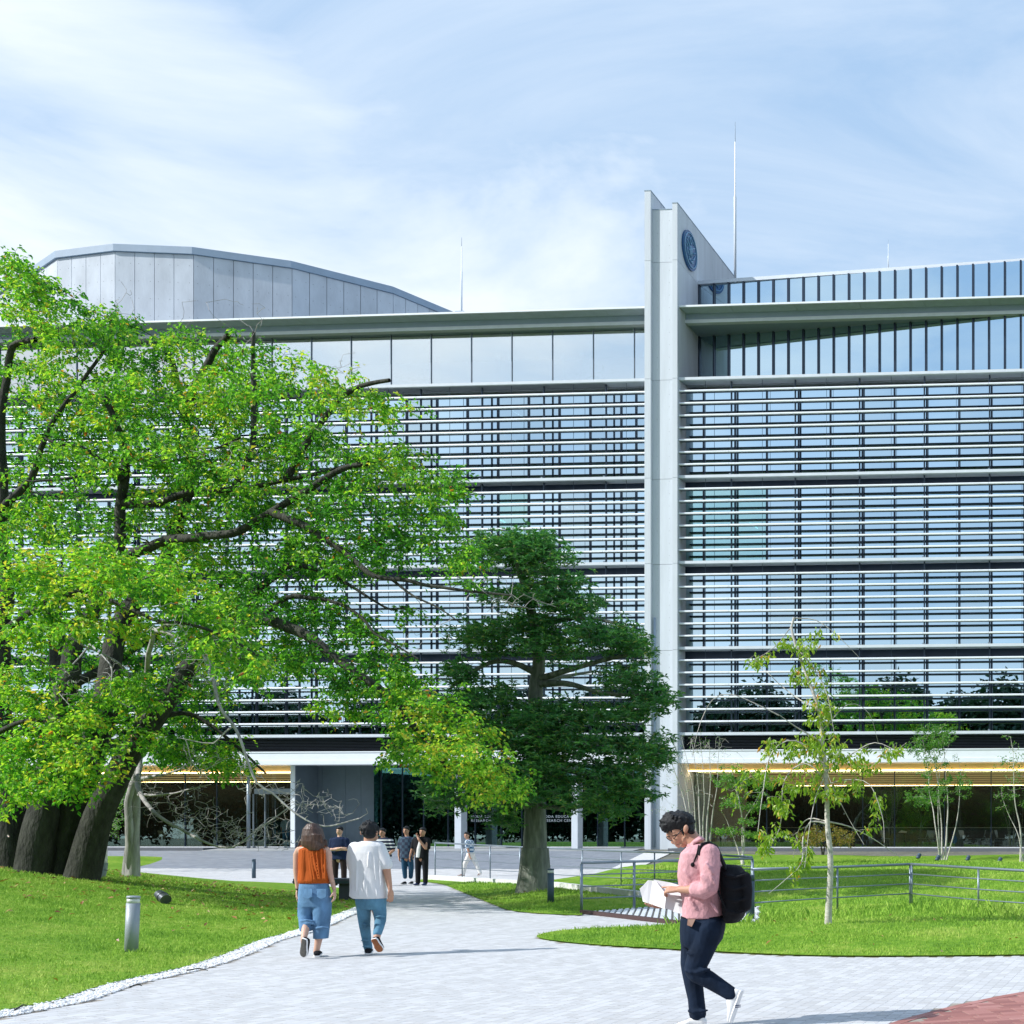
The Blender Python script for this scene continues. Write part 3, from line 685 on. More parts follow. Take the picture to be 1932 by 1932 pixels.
def build_pavers(A, X, Y, mat, parent, ang, near_n, dz=0.0, tall=0.02, nm='paver'):
    d_ = X*FW.x+Y*FW.y; u = CX+FPX*(X*RT.x+Y*RT.y)/d_; vv_ = CY+FPX*(1.5-bh(Y))/d_
    score = np.where((u > 0) & (u < S) & (vv_ < S), A[:, 2]*A[:, 3]/d_**3, 0); order = np.argsort(-score); near = set(order[:near_n].tolist())
    c_, s__ = math.cos(ang), math.sin(ang)
    V = []; F = []; T = []; meshes = {}
    for i in range(len(A)):
        w, l = A[i, 2], A[i, 3]; z = base_h(Y[i])+dz+random.uniform(-0.0003, 0.0003)
        if i in near:
            tb = random.randrange(5); key = (round(w, 3), round(l, 3), tb)
            me = meshes.get(key)
            if me is None:
                e = 0.001; vs = [(-w/2, -l/2, -tall), (w/2, -l/2, -tall), (w/2, l/2, -tall), (-w/2, l/2, -tall), (-w/2, -l/2, -e), (w/2, -l/2, -e), (w/2, l/2, -e), (-w/2, l/2, -e),
                     (-w/2+e, -l/2+e, 0), (w/2-e, -l/2+e, 0), (w/2-e, l/2-e, 0), (-w/2+e, l/2-e, 0)]
                fs = [(0, 1, 5, 4), (1, 2, 6, 5), (2, 3, 7, 6), (3, 0, 4, 7), (4, 5, 9, 8), (5, 6, 10, 9), (6, 7, 11, 10), (7, 4, 8, 11), (8, 9, 10, 11)]
                me = bpy.data.meshes.new(nm); me.from_pydata(vs, [], fs); me.materials.append(mat)
                a = me.attributes.new('tone', 'FLOAT', 'POINT'); a.data.foreach_set('value', [tb*0.2+0.1]*12); meshes[key] = me
            o = link(nm, me, None, parent, (X[i], Y[i], z)); o.rotation_euler = (0, 0, ang)
        else:
            n = len(V)
            for sx, sy, zz2 in ((-1, -1, -tall), (1, -1, -tall), (1, 1, -tall), (-1, 1, -tall), (-1, -1, 0), (1, -1, 0), (1, 1, 0), (-1, 1, 0)):
                lx, ly = sx*w/2, sy*l/2; V.append((X[i]+lx*c_-ly*s__, Y[i]+lx*s__+ly*c_, base_h(Y[i]+ly)+dz+(z-base_h(Y[i])-dz)+zz2))
            F += [(n+4, n+5, n+6, n+7), (n, n+1, n+5, n+4), (n+1, n+2, n+6, n+5), (n+2, n+3, n+7, n+6), (n+3, n, n+4, n+7)]
            T += [random.random()]*8
    if not V: return
    o = fast_mesh(nm+'_field', V, F, mat, parent, attr={'tone': T}); o['kind'] = 'stuff'
lawns_in = lambda X, Y: in_poly(X, Y, polyL) | in_poly(X, Y, polyR) | in_poly(X, Y, polyC) | in_poly(X, Y, polyF) | in_poly(X, Y, grate)
nearL = lambda X, Y: (seg_dist(X, Y, sL, False) < 0.29)
A, X, Y = pavers(-34, 1.5, 8.5, 30, lambda X, Y: vis(X, Y) & ~lawns_in(X, Y) & ~nearL(X, Y) & ~in_poly(X, Y, polyRed), 0.1, [0.1, 0.2, 0.3], 0.0026, [.25, .45, .3])
build_pavers(A, X, Y, mPav, path, 0, 298)
A, X, Y = pavers(-46, 2, 30, 49.95, lambda X, Y: vis(X, Y) & ~lawns_in(X, Y) & ~nearL(X, Y), 0.2, [0.3, 0.45], 0.003, [.5, .5])
build_pavers(A, X, Y, mPav, path, 0, 0, nm='far_paver')
# red brick corner
rp = tag(mesh_obj('brick_path', [(p[0], p[1], -0.006) for p in polyRed], [tuple(range(len(polyRed)))], M('brick_joint', (0.10, 0.06, 0.06), 0.95)), kind='structure')
ang = R(-62)
A, X, Y = pavers(-14, 14, -14, 14, lambda X, Y: vis(X, Y) & in_poly(X, Y, polyRed) & (seg_dist(X, Y, polyRed) > 0.10), 0.11, [0.22], 0.0016, None, ang, (0, 12))
build_pavers(A, X, Y, mRedP, rp, ang, 290, nm='red_brick', dz=0.0)
# kerb course along the curved edge of the bricks
kc = np.array(polyRed[:len(smooth_poly(redE, 0.2))]); seg = np.cumsum(np.r_[0, np.hypot(*(np.diff(kc, axis=0).T))])
for k in range(int(seg[-1]/0.22)):
    s0 = k*0.22+0.004; s1 = s0+0.212
    a = np.array([np.interp(s0, seg, kc[:, 0]), np.interp(s0, seg, kc[:, 1])]); b2 = np.array([np.interp(s1, seg, kc[:, 0]), np.interp(s1, seg, kc[:, 1])]); t_ = (b2-a)/np.linalg.norm(b2-a); nn_ = np.array([t_[1], -t_[0]])
    if not vis(np.array([a[0]]), np.array([a[1]]))[0]: continue
    v = [(*a, -.02), (*b2, -.02), (*(b2+nn_*.095), -.02), (*(a+nn_*.095), -.02)]; v += [(x, y, 0.002) for x, y, _ in v]
    o = mesh_obj('kerb_brick', v, BOXF, mRedP, rp); a_ = o.data.attributes.new('tone', 'FLOAT', 'POINT'); a_.data.foreach_set('value', [random.uniform(.3, 1)]*8)

# dark paving in front of the entrance
dk = pix_poly([(-150, 1642.3), (1136, 1642.3), (1199, 1611)])
m, t, b_, o_ = new_mat('dark_paving'); mDkP = m
tcn = t.nodes.new('ShaderNodeTexCoord'); br = t.nodes.new('ShaderNodeTexBrick'); t.links.new(tcn.outputs['Object'], br.inputs['Vector']); br.inputs['Scale'].default_value = 1.0
br.inputs['Brick Width'].default_value = 0.6; br.inputs['Row Height'].default_value = 0.3; br.inputs['Mortar Size'].default_value = 0.012
br.inputs['Color1'].default_value = (0.20, 0.225, 0.27, 1); br.inputs['Color2'].default_value = (0.25, 0.275, 0.32, 1); br.inputs['Mortar'].default_value = (0.16, 0.18, 0.21, 1)
nn = t.nodes.new('ShaderNodeTexNoise'); t.links.new(tcn.outputs['Object'], nn.inputs['Vector']); nn.inputs['Scale'].default_value = 3; mxn = t.nodes.new('ShaderNodeMix'); mxn.data_type = 'RGBA'; mxn.blend_type = 'MULTIPLY'; mxn.inputs['Factor'].default_value = 0.5
t.links.new(br.outputs['Color'], mxn.inputs[6]); t.links.new(ramp(nn.outputs['Fac'], [(0.3, 0.8), (0.7, 1.25)], t), mxn.inputs[7]); t.links.new(mxn.outputs[2], b_.inputs['Base Color']); b_.inputs['Roughness'].default_value = 0.6
y0 = dk[0][1]; v = []
xr0, xr1 = dk[1][0], dk[2][0]
for k in range(6):
    y = 50.0+(58.2-50.0)*k/5; v += [(-62, y, base_h(y)+0.002), (xr0+(xr1-xr0)*k/5, y, base_h(y)+0.002)]
tag(mesh_obj('forecourt', v, [(2*k, 2*k+1, 2*k+3, 2*k+2) for k in range(5)], mDkP), kind='structure')
v = []
mPavF = M('pale_paving', (0.58, 0.59, 0.60), 0.85, var=0.12, scale=9)
for k in range(6):
    y = 50.0+(58.2-50.0)*k/5; v += [(xr0+(xr1-xr0)*k/5+0.004, y, base_h(y)+0.002), (G(1165, 1642).x+0.5+(G(1236, 1612).x+.3-G(1165, 1642).x-.5)*k/5, y, base_h(y)+0.002)]
tag(mesh_obj('side_path', v, [(2*k, 2*k+1, 2*k+3, 2*k+2) for k in range(5)], mPavF), kind='structure')
v = []
for y in (58.2, 59.4, 62.3): v += [(xf(385, 58.5), y, base_h(y)+0.006), (xFL0, y, base_h(y)+0.006)]
tag(mesh_obj('entrance_pavement', v, [(0, 1, 3, 2), (2, 3, 5, 4)], M('grey_paving', (0.30, 0.32, 0.335), 0.8, var=0.1, scale=6)), kind='structure')

# white gravel strip along the left lawn
def pebbles(n):
    seg = np.array(sL); sl_ = np.cumsum(np.r_[0, np.hypot(*(np.diff(seg, axis=0).T))]); V = []; F = []; T = []
    ico = bmesh.new(); bmesh.ops.create_icosphere(ico, subdivisions=1, radius=1); iv = np.array([v_.co[:] for v_ in ico.verts]); fi = np.array([[v_.index for v_ in f_.verts] for f_ in ico.faces]); ico.free()
    tot = sl_[-1]-0.5
    for i in range(n):
        s_ = (rng.random()**1.25)*tot; a = np.array([np.interp(s_, sl_, seg[:, 0]), np.interp(s_, sl_, seg[:, 1])]); b2 = np.array([np.interp(s_+.2, sl_, seg[:, 0]), np.interp(s_+.2, sl_, seg[:, 1])])
        t_ = (b2-a)/np.linalg.norm(b2-a); nn_ = np.array([t_[1], -t_[0]]); p = a+nn_*rng.uniform(-0.03, 0.27)
        if not vis(np.array([p[0]]), np.array([p[1]]))[0]: continue
        r_ = rng.uniform(0.009, 0.020)*(1 if p[1] < 18 else 1.5); sc_ = r_*np.array([1, rng.uniform(.6, 1), rng.uniform(.45, .7)]); an = rng.uniform(0, 6.28); ca, sa = math.cos(an), math.sin(an)
        q = iv*sc_*rng.uniform(.85, 1.15, iv.shape); q = np.column_stack([q[:, 0]*ca-q[:, 1]*sa, q[:, 0]*sa+q[:, 1]*ca, q[:, 2]])+np.array([p[0], p[1], r_*0.35+rng.uniform(0, .008)])
        F.append(fi+len(V)*12); V.append(q); T += [rng.random()]*12
    m, t, b_, o_ = new_mat('white_gravel'); at_ = t.nodes.new('ShaderNodeAttribute'); at_.attribute_name = 'tone'
    t.links.new(ramp(at_.outputs['Fac'], [(0.0, (0.18, 0.17, 0.16)), (0.06, (0.7, 0.7, 0.7)), (1.0, (0.86, 0.86, 0.86))], t), b_.inputs['Base Color']); b_.inputs['Roughness'].default_value = 0.8
    o = fast_mesh('gravel', np.vstack(V), np.vstack(F), m, attr={'tone': T}); o['kind'] = 'stuff'; o['label'] = 'white gravel strip between the left lawn and the paved path'
pebbles(15000)

# grass blades on the lawns
def blades(name, poly, bf, dens, xr, yr, hgt, label, mat=mGrass, clump=None):
    n = int((xr[1]-xr[0])*(yr[1]-yr[0])*dens)
    X = rng.uniform(xr[0], xr[1], n); Y = rng.uniform(yr[0], yr[1], n)
    k = vis(X, Y) & (rng.random(n) < np.clip((17/np.maximum(Y, 1))**1.6, 0, 1)); X, Y = X[k], Y[k]
    k = in_poly(X, Y, poly); X, Y = X[k], Y[k]
    if clump: k = clump(X, Y); X, Y = X[k], Y[k]
    n = len(X); Z = bh(Y)+bf(X, Y)-0.005
    sc_ = np.clip(Y/17, 1, 2.6); pn = 0.7+0.6*(0.5+0.5*np.sin(X*1.7+np.sin(Y*1.3)*2)*np.sin(Y*1.1+X*.4))
    h = hgt*rng.uniform(.5, 1.35, n)*pn*np.sqrt(sc_); w = 0.0055*rng.uniform(.7, 1.3, n)*sc_*(hgt/0.06)**.3; a = rng.uniform(0, 6.28, n); ln = rng.uniform(.1, .75, n)*h; la = rng.uniform(0, 6.28, n)
    V = np.zeros((n, 4, 3)); dx, dy = np.cos(a)*w, np.sin(a)*w; lx, ly = np.cos(la)*ln, np.sin(la)*ln
    V[:, 0] = np.column_stack([X-dx, Y-dy, Z]); V[:, 1] = np.column_stack([X+dx, Y+dy, Z]); V[:, 2] = np.column_stack([X+dx*.7+lx*.35, Y+dy*.7+ly*.35, Z+h*.6]); V[:, 3] = np.column_stack([X+lx, Y+ly, Z+h*.95])
    F = np.arange(n*4).reshape(n, 4)
    o = fast_mesh(name, V.reshape(-1, 3), F, mat); tag(o, label, 'grass', kind='stuff'); print(name, n); return o
blades('grass', polyL, bumpL, 640, (-27, -8), (9.5, 30), 0.042, 'mown green grass of the left lawn under the big tree')
blades('grass', polyR, bumpR, 560, (-16, 1.5), (14.5, 48), 0.042, 'bright mown grass of the lawn right of the path')
blades('grass', polyC, bumpC, 420, (-21, -9), (22, 42), 0.04, 'short grass round the foot of the dense evergreen tree')
# ================================================================== trees
def bark(name, c1, c2, scale=6, bump=0.8, stretch=(1, 1, 0.25)):
    return M(name, c1, 0.9, col2=c2, scale=scale, bump=bump, bscale=scale*3, stretch=stretch, detail=8)
mBark = bark('cherry_bark', (0.012, 0.014, 0.010), (0.060, 0.062, 0.048), 7, 1.6, (1, 1, 0.4))
mBarkE = bark('evergreen_bark', (0.10, 0.11, 0.09), (0.30, 0.315, 0.27), 9, 1.0, (1, 1, 0.2))
mBarkGrey = bark('dead_grey_bark', (0.26, 0.25, 0.245), (0.52, 0.50, 0.48), 8, 0.6)
mBarkPale = bark('pale_bark', (0.38, 0.35, 0.31), (0.66, 0.63, 0.58), 10, 0.5, (1, 1, 2.5))
def leaf_mat(name, stops, trans=0.35, rough=0.45, spec=0.5, tmul=1.6):
    m, t, b, o_ = new_mat(name); at = t.nodes.new('ShaderNodeAttribute'); at.attribute_name = 'tone'
    c = ramp(at.outputs['Fac'], stops, t); t.links.new(c, b.inputs['Base Color']); b.inputs['Roughness'].default_value = rough; b.inputs['Specular IOR Level'].default_value = spec
    tl = t.nodes.new('ShaderNodeBsdfTranslucent'); mxn = t.nodes.new('ShaderNodeMix'); mxn.data_type = 'RGBA'; mxn.blend_type = 'MULTIPLY'; mxn.inputs['Factor'].default_value = 1; t.links.new(c, mxn.inputs[6]); mxn.inputs[7].default_value = (tmul, tmul*1.05, tmul*.5, 1); t.links.new(mxn.outputs[2], tl.inputs[0])
    mx = t.nodes.new('ShaderNodeMixShader'); mx.inputs[0].default_value = trans; t.links.new(b.outputs[0], mx.inputs[1]); t.links.new(tl.outputs[0], mx.inputs[2]); t.links.new(mx.outputs[0], o_.inputs[0])
    return m
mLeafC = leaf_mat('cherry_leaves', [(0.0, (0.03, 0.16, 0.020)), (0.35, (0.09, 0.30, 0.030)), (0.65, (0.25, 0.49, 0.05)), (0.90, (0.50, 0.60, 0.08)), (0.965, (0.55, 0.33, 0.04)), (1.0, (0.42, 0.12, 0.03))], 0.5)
mLeafE = leaf_mat('evergreen_leaves', [(0.0, (0.035, 0.15, 0.055)), (0.5, (0.08, 0.26, 0.08)), (0.88, (0.22, 0.42, 0.10)), (0.95, (0.26, 0.36, 0.06)), (1.0, (0.40, 0.38, 0.16))], 0.28, 0.33, 0.6)
mLeafY = leaf_mat('weeping_leaves', [(0.0, (0.10, 0.24, 0.015)), (0.5, (0.26, 0.40, 0.04)), (0.85, (0.45, 0.50, 0.07)), (0.95, (0.60, 0.42, 0.08)), (1.0, (0.60, 0.22, 0.05))], 0.4)
mLeafS = leaf_mat('small_leaves', [(0.0, (0.05, 0.16, 0.03)), (0.6, (0.10, 0.28, 0.04)), (1.0, (0.24, 0.36, 0.06))], 0.35)
mLeafM = leaf_mat('maple_leaves', [(0.0, (0.12, 0.16, 0.02)), (0.6, (0.26, 0.22, 0.04)), (1.0, (0.42, 0.20, 0.06))], 0.35)

class Tree:
    def __init__(s, seed=1):
        s.chains = []; s.N = []; s.NR = []; s.rng = np.random.default_rng(seed); s.twigs = []
    def limb(s, pts, r0, r1, noise_amp=0.03, step=0.15, attach=True):
        """pts: world points"""
        A = catmull([tuple(p) for p in pts], step); n = len(A); t = np.linspace(0, 1, n)
        A = A+np.column_stack([s.wob(n), s.wob(n), s.wob(n)])*noise_amp*np.minimum(1, t*4)[:, None]
        r = r0+(r1-r0)*t**0.62
        s.chains.append((A, r)); 
        if attach: s.N += list(A); s.NR += list(r)
        return A
    def wob(s, n):
        k = max(3, n//4); return np.interp(np.linspace(0, k-1, n), np.arange(k), s.rng.normal(0, 1, k))
    def grow(s, pts, rmax=0.02, rtip=0.004, droop=0.0, bend=0.15, twig=True, order='dist', step=0.12, minr=0.0):
        P_ = np.array(pts, float); N_ = np.array(s.N); NR = np.array(s.NR)
        d0 = np.array([np.min(np.sum((N_-p)**2, 1)) for p in P_]); od = np.argsort(d0)
        cap = len(N_)+len(P_)*14+10; NN = np.zeros((cap, 3)); RR = np.zeros(cap); n = len(N_); NN[:n] = N_; RR[:n] = NR
        for i in od:
            p = P_[i]; q = np.sum((NN[:n]-p)**2, 1)+ (NN[:n, 2] > p[2]+0.3)*0.3; j = int(np.argmin(q)); a = NN[j]; dist = math.sqrt(max(q[j], 1e-6))
            m_ = int(np.clip(dist/step, 2, 12)); t = np.linspace(0, 1, m_+1)[:, None]
            off = s.rng.normal(0, 1, 3)*bend*dist; line = a+(p-a)*t+off*(t*(1-t))*2; line[:, 2] += -droop*dist*(t[:, 0]**2)+droop*dist*t[:, 0]
            line[1:-1] += s.rng.normal(0, 0.02, (m_-1, 3))
            ra = min(RR[j]*0.75, rtip+dist*rmax); r = np.linspace(max(ra, rtip), rtip, m_+1); s.chains.append((line, r))
            NN[n:n+m_] = line[1:]; RR[n:n+m_] = r[1:]; n += m_
            if twig: s.twigs.append(line)
        s.N = list(NN[:n]); s.NR = list(RR[:n])
    def build_wood(s, name, mat, parent, rmin_sides=((0.05, 10), (0.015, 6), (0, 3)), rough=0.0):
        V = []; F4 = []; base = 0
        for A, r in s.chains:
            n = len(A)
            if n < 2: continue
            k = next(kk for th, kk in rmin_sides if r[0] >= th)
            T = np.gradient(A, axis=0); T /= np.maximum(np.linalg.norm(T, axis=1), 1e-9)[:, None]
            ref = np.array([0.3, 0.2, 1.0]) if abs(T[0, 2]) < 0.85 else np.array([1.0, 0.2, 0.1])
            U = np.cross(T, ref); U /= np.maximum(np.linalg.norm(U, axis=1), 1e-9)[:, None]; W_ = np.cross(T, U)
            a = np.linspace(0, 2*np.pi, k, endpoint=False)
            rr = r[:, None]*np.ones(k)
            if rough and r[0] > 0.08: rr = rr*(1+rough*np.sin(a*5+A[:, 2:3]*1.2)+rough*.7*np.sin(a*3+2))
            ring = A[:, None, :]+(U[:, None, :]*np.cos(a)[None, :, None]+W_[:, None, :]*np.sin(a)[None, :, None])*rr[:, :, None]
            V.append(ring.reshape(-1, 3)); i = np.arange(n-1)[:, None]*k; q = np.arange(k)[None, :]; q2 = (q+1) % k
            F4.append((np.stack([i+q, i+q2, i+k+q2, i+k+q], -1)+base).reshape(-1, 4)); base += n*k
        return fast_mesh(name, np.vstack(V), np.vstack(F4), mat, parent, wpos(parent), smooth=True)
def leaves(name, tr, pts, dirs, L_, W_, mat, parent, droop=0.5, tone=(0.45, 0.22), flat=0.5, special=0.03, tonefn=None, fold=0.25, curl=0.0):
    r = tr.rng; n = len(pts); P_ = np.asarray(pts)
    D = np.asarray(dirs)*0.6+r.normal(0, 1, (n, 3))*np.array([1, 1, .45]); D[:, 2] -= droop; D /= np.linalg.norm(D, axis=1)[:, None]
    up = np.array([0, 0, 1.0])+r.normal(0, flat, (n, 3)); X = np.cross(D, up); X /= np.maximum(np.linalg.norm(X, axis=1), 1e-6)[:, None]; Nn = np.cross(X, D)
    l = (L_*r.uniform(.65, 1.25, n))[:, None]; w = (W_*r.uniform(.7, 1.2, n))[:, None]
    b = P_; tip = P_+D*l-Nn*l*0.18; mid = P_+D*l*.48+Nn*w*0.0
    l1 = mid-X*w*.5+Nn*w*fold; r1 = mid+X*w*.5+Nn*w*fold
    V = np.stack([b, l1, tip, r1], 1).reshape(-1, 3); i = np.arange(n)*4; F = np.concatenate([np.stack([i, i+2, i+1], 1), np.stack([i, i+3, i+2], 1)])
    tn = np.clip(r.normal(tone[0], tone[1], n), 0, 0.93)
    if tonefn is not None: tn = np.clip(tn+tonefn(P_), 0, 0.93)
    k = r.random(n) < special; tn[k] = r.uniform(.955, 1.0, k.sum())
    o = fast_mesh(name, V, F, mat, parent, wpos(parent), attr={'tone': np.repeat(tn, 4)}); o['kind'] = 'stuff'; return o
def twig_leaf_points(tr, per, start=0.25, spread=0.05, twigs=None):
    pts = []; dirs = []
    for A in (twigs if twigs is not None else tr.twigs):
        n = tr.rng.poisson(per)
        if not n: continue
        t = tr.rng.uniform(start, 1.02, n)*(len(A)-1); i = np.clip(t.astype(int), 0, len(A)-2); f = (t-i)[:, None]
        p = A[i]*(1-f)+A[i+1]*f; d = A[i+1]-A[i]; d /= np.maximum(np.linalg.norm(d, axis=1), 1e-6)[:, None]
        pts.append(p+tr.rng.normal(0, spread, (n, 3))); dirs.append(d)
    return np.vstack(pts), np.vstack(dirs)
def cloud_pts(r, clusters):
    """clusters of (u, v, ru, rv, depth, rdepth, n) given in photo pixels -> world points"""
    o_ = []
    for u, v, ru, rv, d, rd, n in clusters:
        k = 0
        while k < n:
            q = r.normal(0, 0.5, 3)
            if (q**2).sum() > 1.05: continue
            dd = d+q[2]*rd; o_.append(tuple(P(u+q[0]*ru*(dd/d)**0, v+q[1]*rv, dd))); k += 1
    return o_
def z1(x, y): return x/1.756/1.24, (500+y/1.756)/1.24
def z7(x, y): return (500+x/2.76)/1.24, (1200+y/2.76)/1.24
def z5(x, y): return x/2.76/1.24, (1200+y/2.76)/1.24
def z6(x, y): return (900+x/2.76)/1.24, (1200+y/2.76)/1.24
def PP(lst): return [P(u, v, d) for u, v, d in lst]

# ---------------------------------------------------------------- the big cherry tree
T = Tree(3)
def base_pt(u, d): p = at_depth(u, d); return (p.x, p.y, p.z-0.15)
def limb_from(u, d, rest, r0, r1, **k): return T.limb([base_pt(u, d)]+PP(rest), r0, r1, **k)
root = at_depth(110, 26)
limb_from(22, 26.6, [(15, 1560, 26.6), (5, 1440, 26.8), (-2, 1280, 27), (4, 1100, 27.2), (4, 960, 27.3), (2, 820, 27.4), (8, 730, 27.4), (30, 655, 27.3), (62, 640, 27)], 0.36, 0.05)
limb_from(62, 25.8, [(75, 1560, 25.8), (100, 1440, 26), (122, 1320, 26.2), (150, 1210, 26.4), (190, 1110, 26.6), (222, 1030, 26.7), (231, 950, 26.7), (238, 870, 26.6), (222, 800, 26.4), (200, 750, 26.3)], 0.37, 0.05)
limb_from(105, 26.2, [(130, 1550, 26.3), (168, 1430, 26.6), (195, 1330, 27), (215, 1200, 27.4), (300, 1080, 27.8), (330, 1000, 28), (360, 900, 28), (350, 800, 28), (330, 690, 28), (300, 640, 28)], 0.40, 0.05)
limb_from(150, 26.0, [(185, 1540, 26), (230, 1450, 26.1), (290, 1355, 26.3), (350, 1270, 26.4), (400, 1215, 26.4), (450, 1180, 26.3), (500, 1168, 26), (549, 1184, 25.8), (593, 1210, 25.6), (666, 1263, 25.4), (751, 1330, 25.2), (783, 1377, 25.1), (818, 1418, 25), (840, 1450, 25)], 0.34, 0.035)
limb_from(92, 26.9, [(100, 1560, 27), (112, 1450, 27.2), (118, 1300, 27.5), (100, 1150, 27.8), (90, 1050, 28)], 0.36, 0.12)
T.limb(PP([(150, 1210, 26.4), (190, 1120, 26.6), (245, 1050, 26.4), (300, 1020, 26.2), (370, 1017, 26), (450, 1000, 25.8), (515, 966, 25.6), (580, 925, 25.4), (640, 885, 25.2), (690, 868, 25)]), 0.145, 0.05)
T.limb(PP([(515, 966, 25.6), (579, 997, 25.4), (625, 1023, 25.3), (666, 1055, 25.2), (710, 1085, 25), (769, 1096, 24.9), (812, 1108, 24.8), (900, 1117, 24.6), (967, 1125, 24.5)]), 0.10, 0.02)
T.limb(PP([(739, 1093, 25), (783, 1123, 24.9), (827, 1143, 24.8), (871, 1172, 24.7)]), 0.035, 0.012)
T.limb(PP([(540, 1070, 26.4), (570, 1068, 26.3), (622, 1082, 26.2), (666, 1105, 26.1), (704, 1132, 26), (736, 1151, 26), (760, 1149, 26)]), 0.06, 0.02)
T.limb(PP([(400, 1215, 26.4), (470, 1130, 26.6), (540, 1070, 26.4), (560, 1062, 26.4)]), 0.12, 0.06)
T.limb(PP([(470, 1180, 26), (540, 1130, 25.9), (576, 1126, 25.8), (625, 1134, 25.7), (684, 1163, 25.6), (710, 1195, 25.5), (754, 1222, 25.4), (792, 1245, 25.3)]), 0.07, 0.015)
T.limb(PP([(236, 950, 26.7), (300, 946, 26.5), (350, 930, 26.4), (440, 925, 26.2), (540, 905, 26), (620, 885, 25.9), (665, 875, 25.8)]), 0.09, 0.03)
T.limb(PP([(232, 905, 26.6), (195, 875, 26.4), (150, 845, 26.2), (110, 838, 26), (85, 825, 26)]), 0.08, 0.025)
T.limb(PP([(234, 890, 26.6), (180, 880, 26.4), (130, 900, 26.2), (60, 912, 26)]), 0.06, 0.02)
T.limb(PP([(242, 868, 26.6), (330, 868, 26.4), (400, 850, 26.3), (450, 828, 26.2)]), 0.05, 0.02)
T.limb(PP([(325, 1000, 27), (345, 960, 27), (365, 925, 27)]), 0.08, 0.05)
T.limb(PP([(350, 800, 28), (372, 730, 27.6), (402, 665, 27.4), (437, 632, 27.2)]), 0.09, 0.055)
T.limb(PP([(480, 760, 27), (475, 690, 27), (480, 630, 27)]), 0.06, 0.035)
T.limb(PP([(440, 925, 26.2), (470, 850, 26.6), (480, 760, 27)]), 0.07, 0.05)
T.limb(PP([(540, 905, 26), (590, 820, 26), (625, 765, 25.9), (660, 735, 25.8), (700, 722, 25.7), (737, 715, 25.6)]), 0.075, 0.04)
T.limb(PP([(4, 960, 27.3), (60, 900, 27.2), (100, 800, 27), (150, 720, 27), (200, 650, 27), (210, 600, 27)]), 0.09, 0.02)
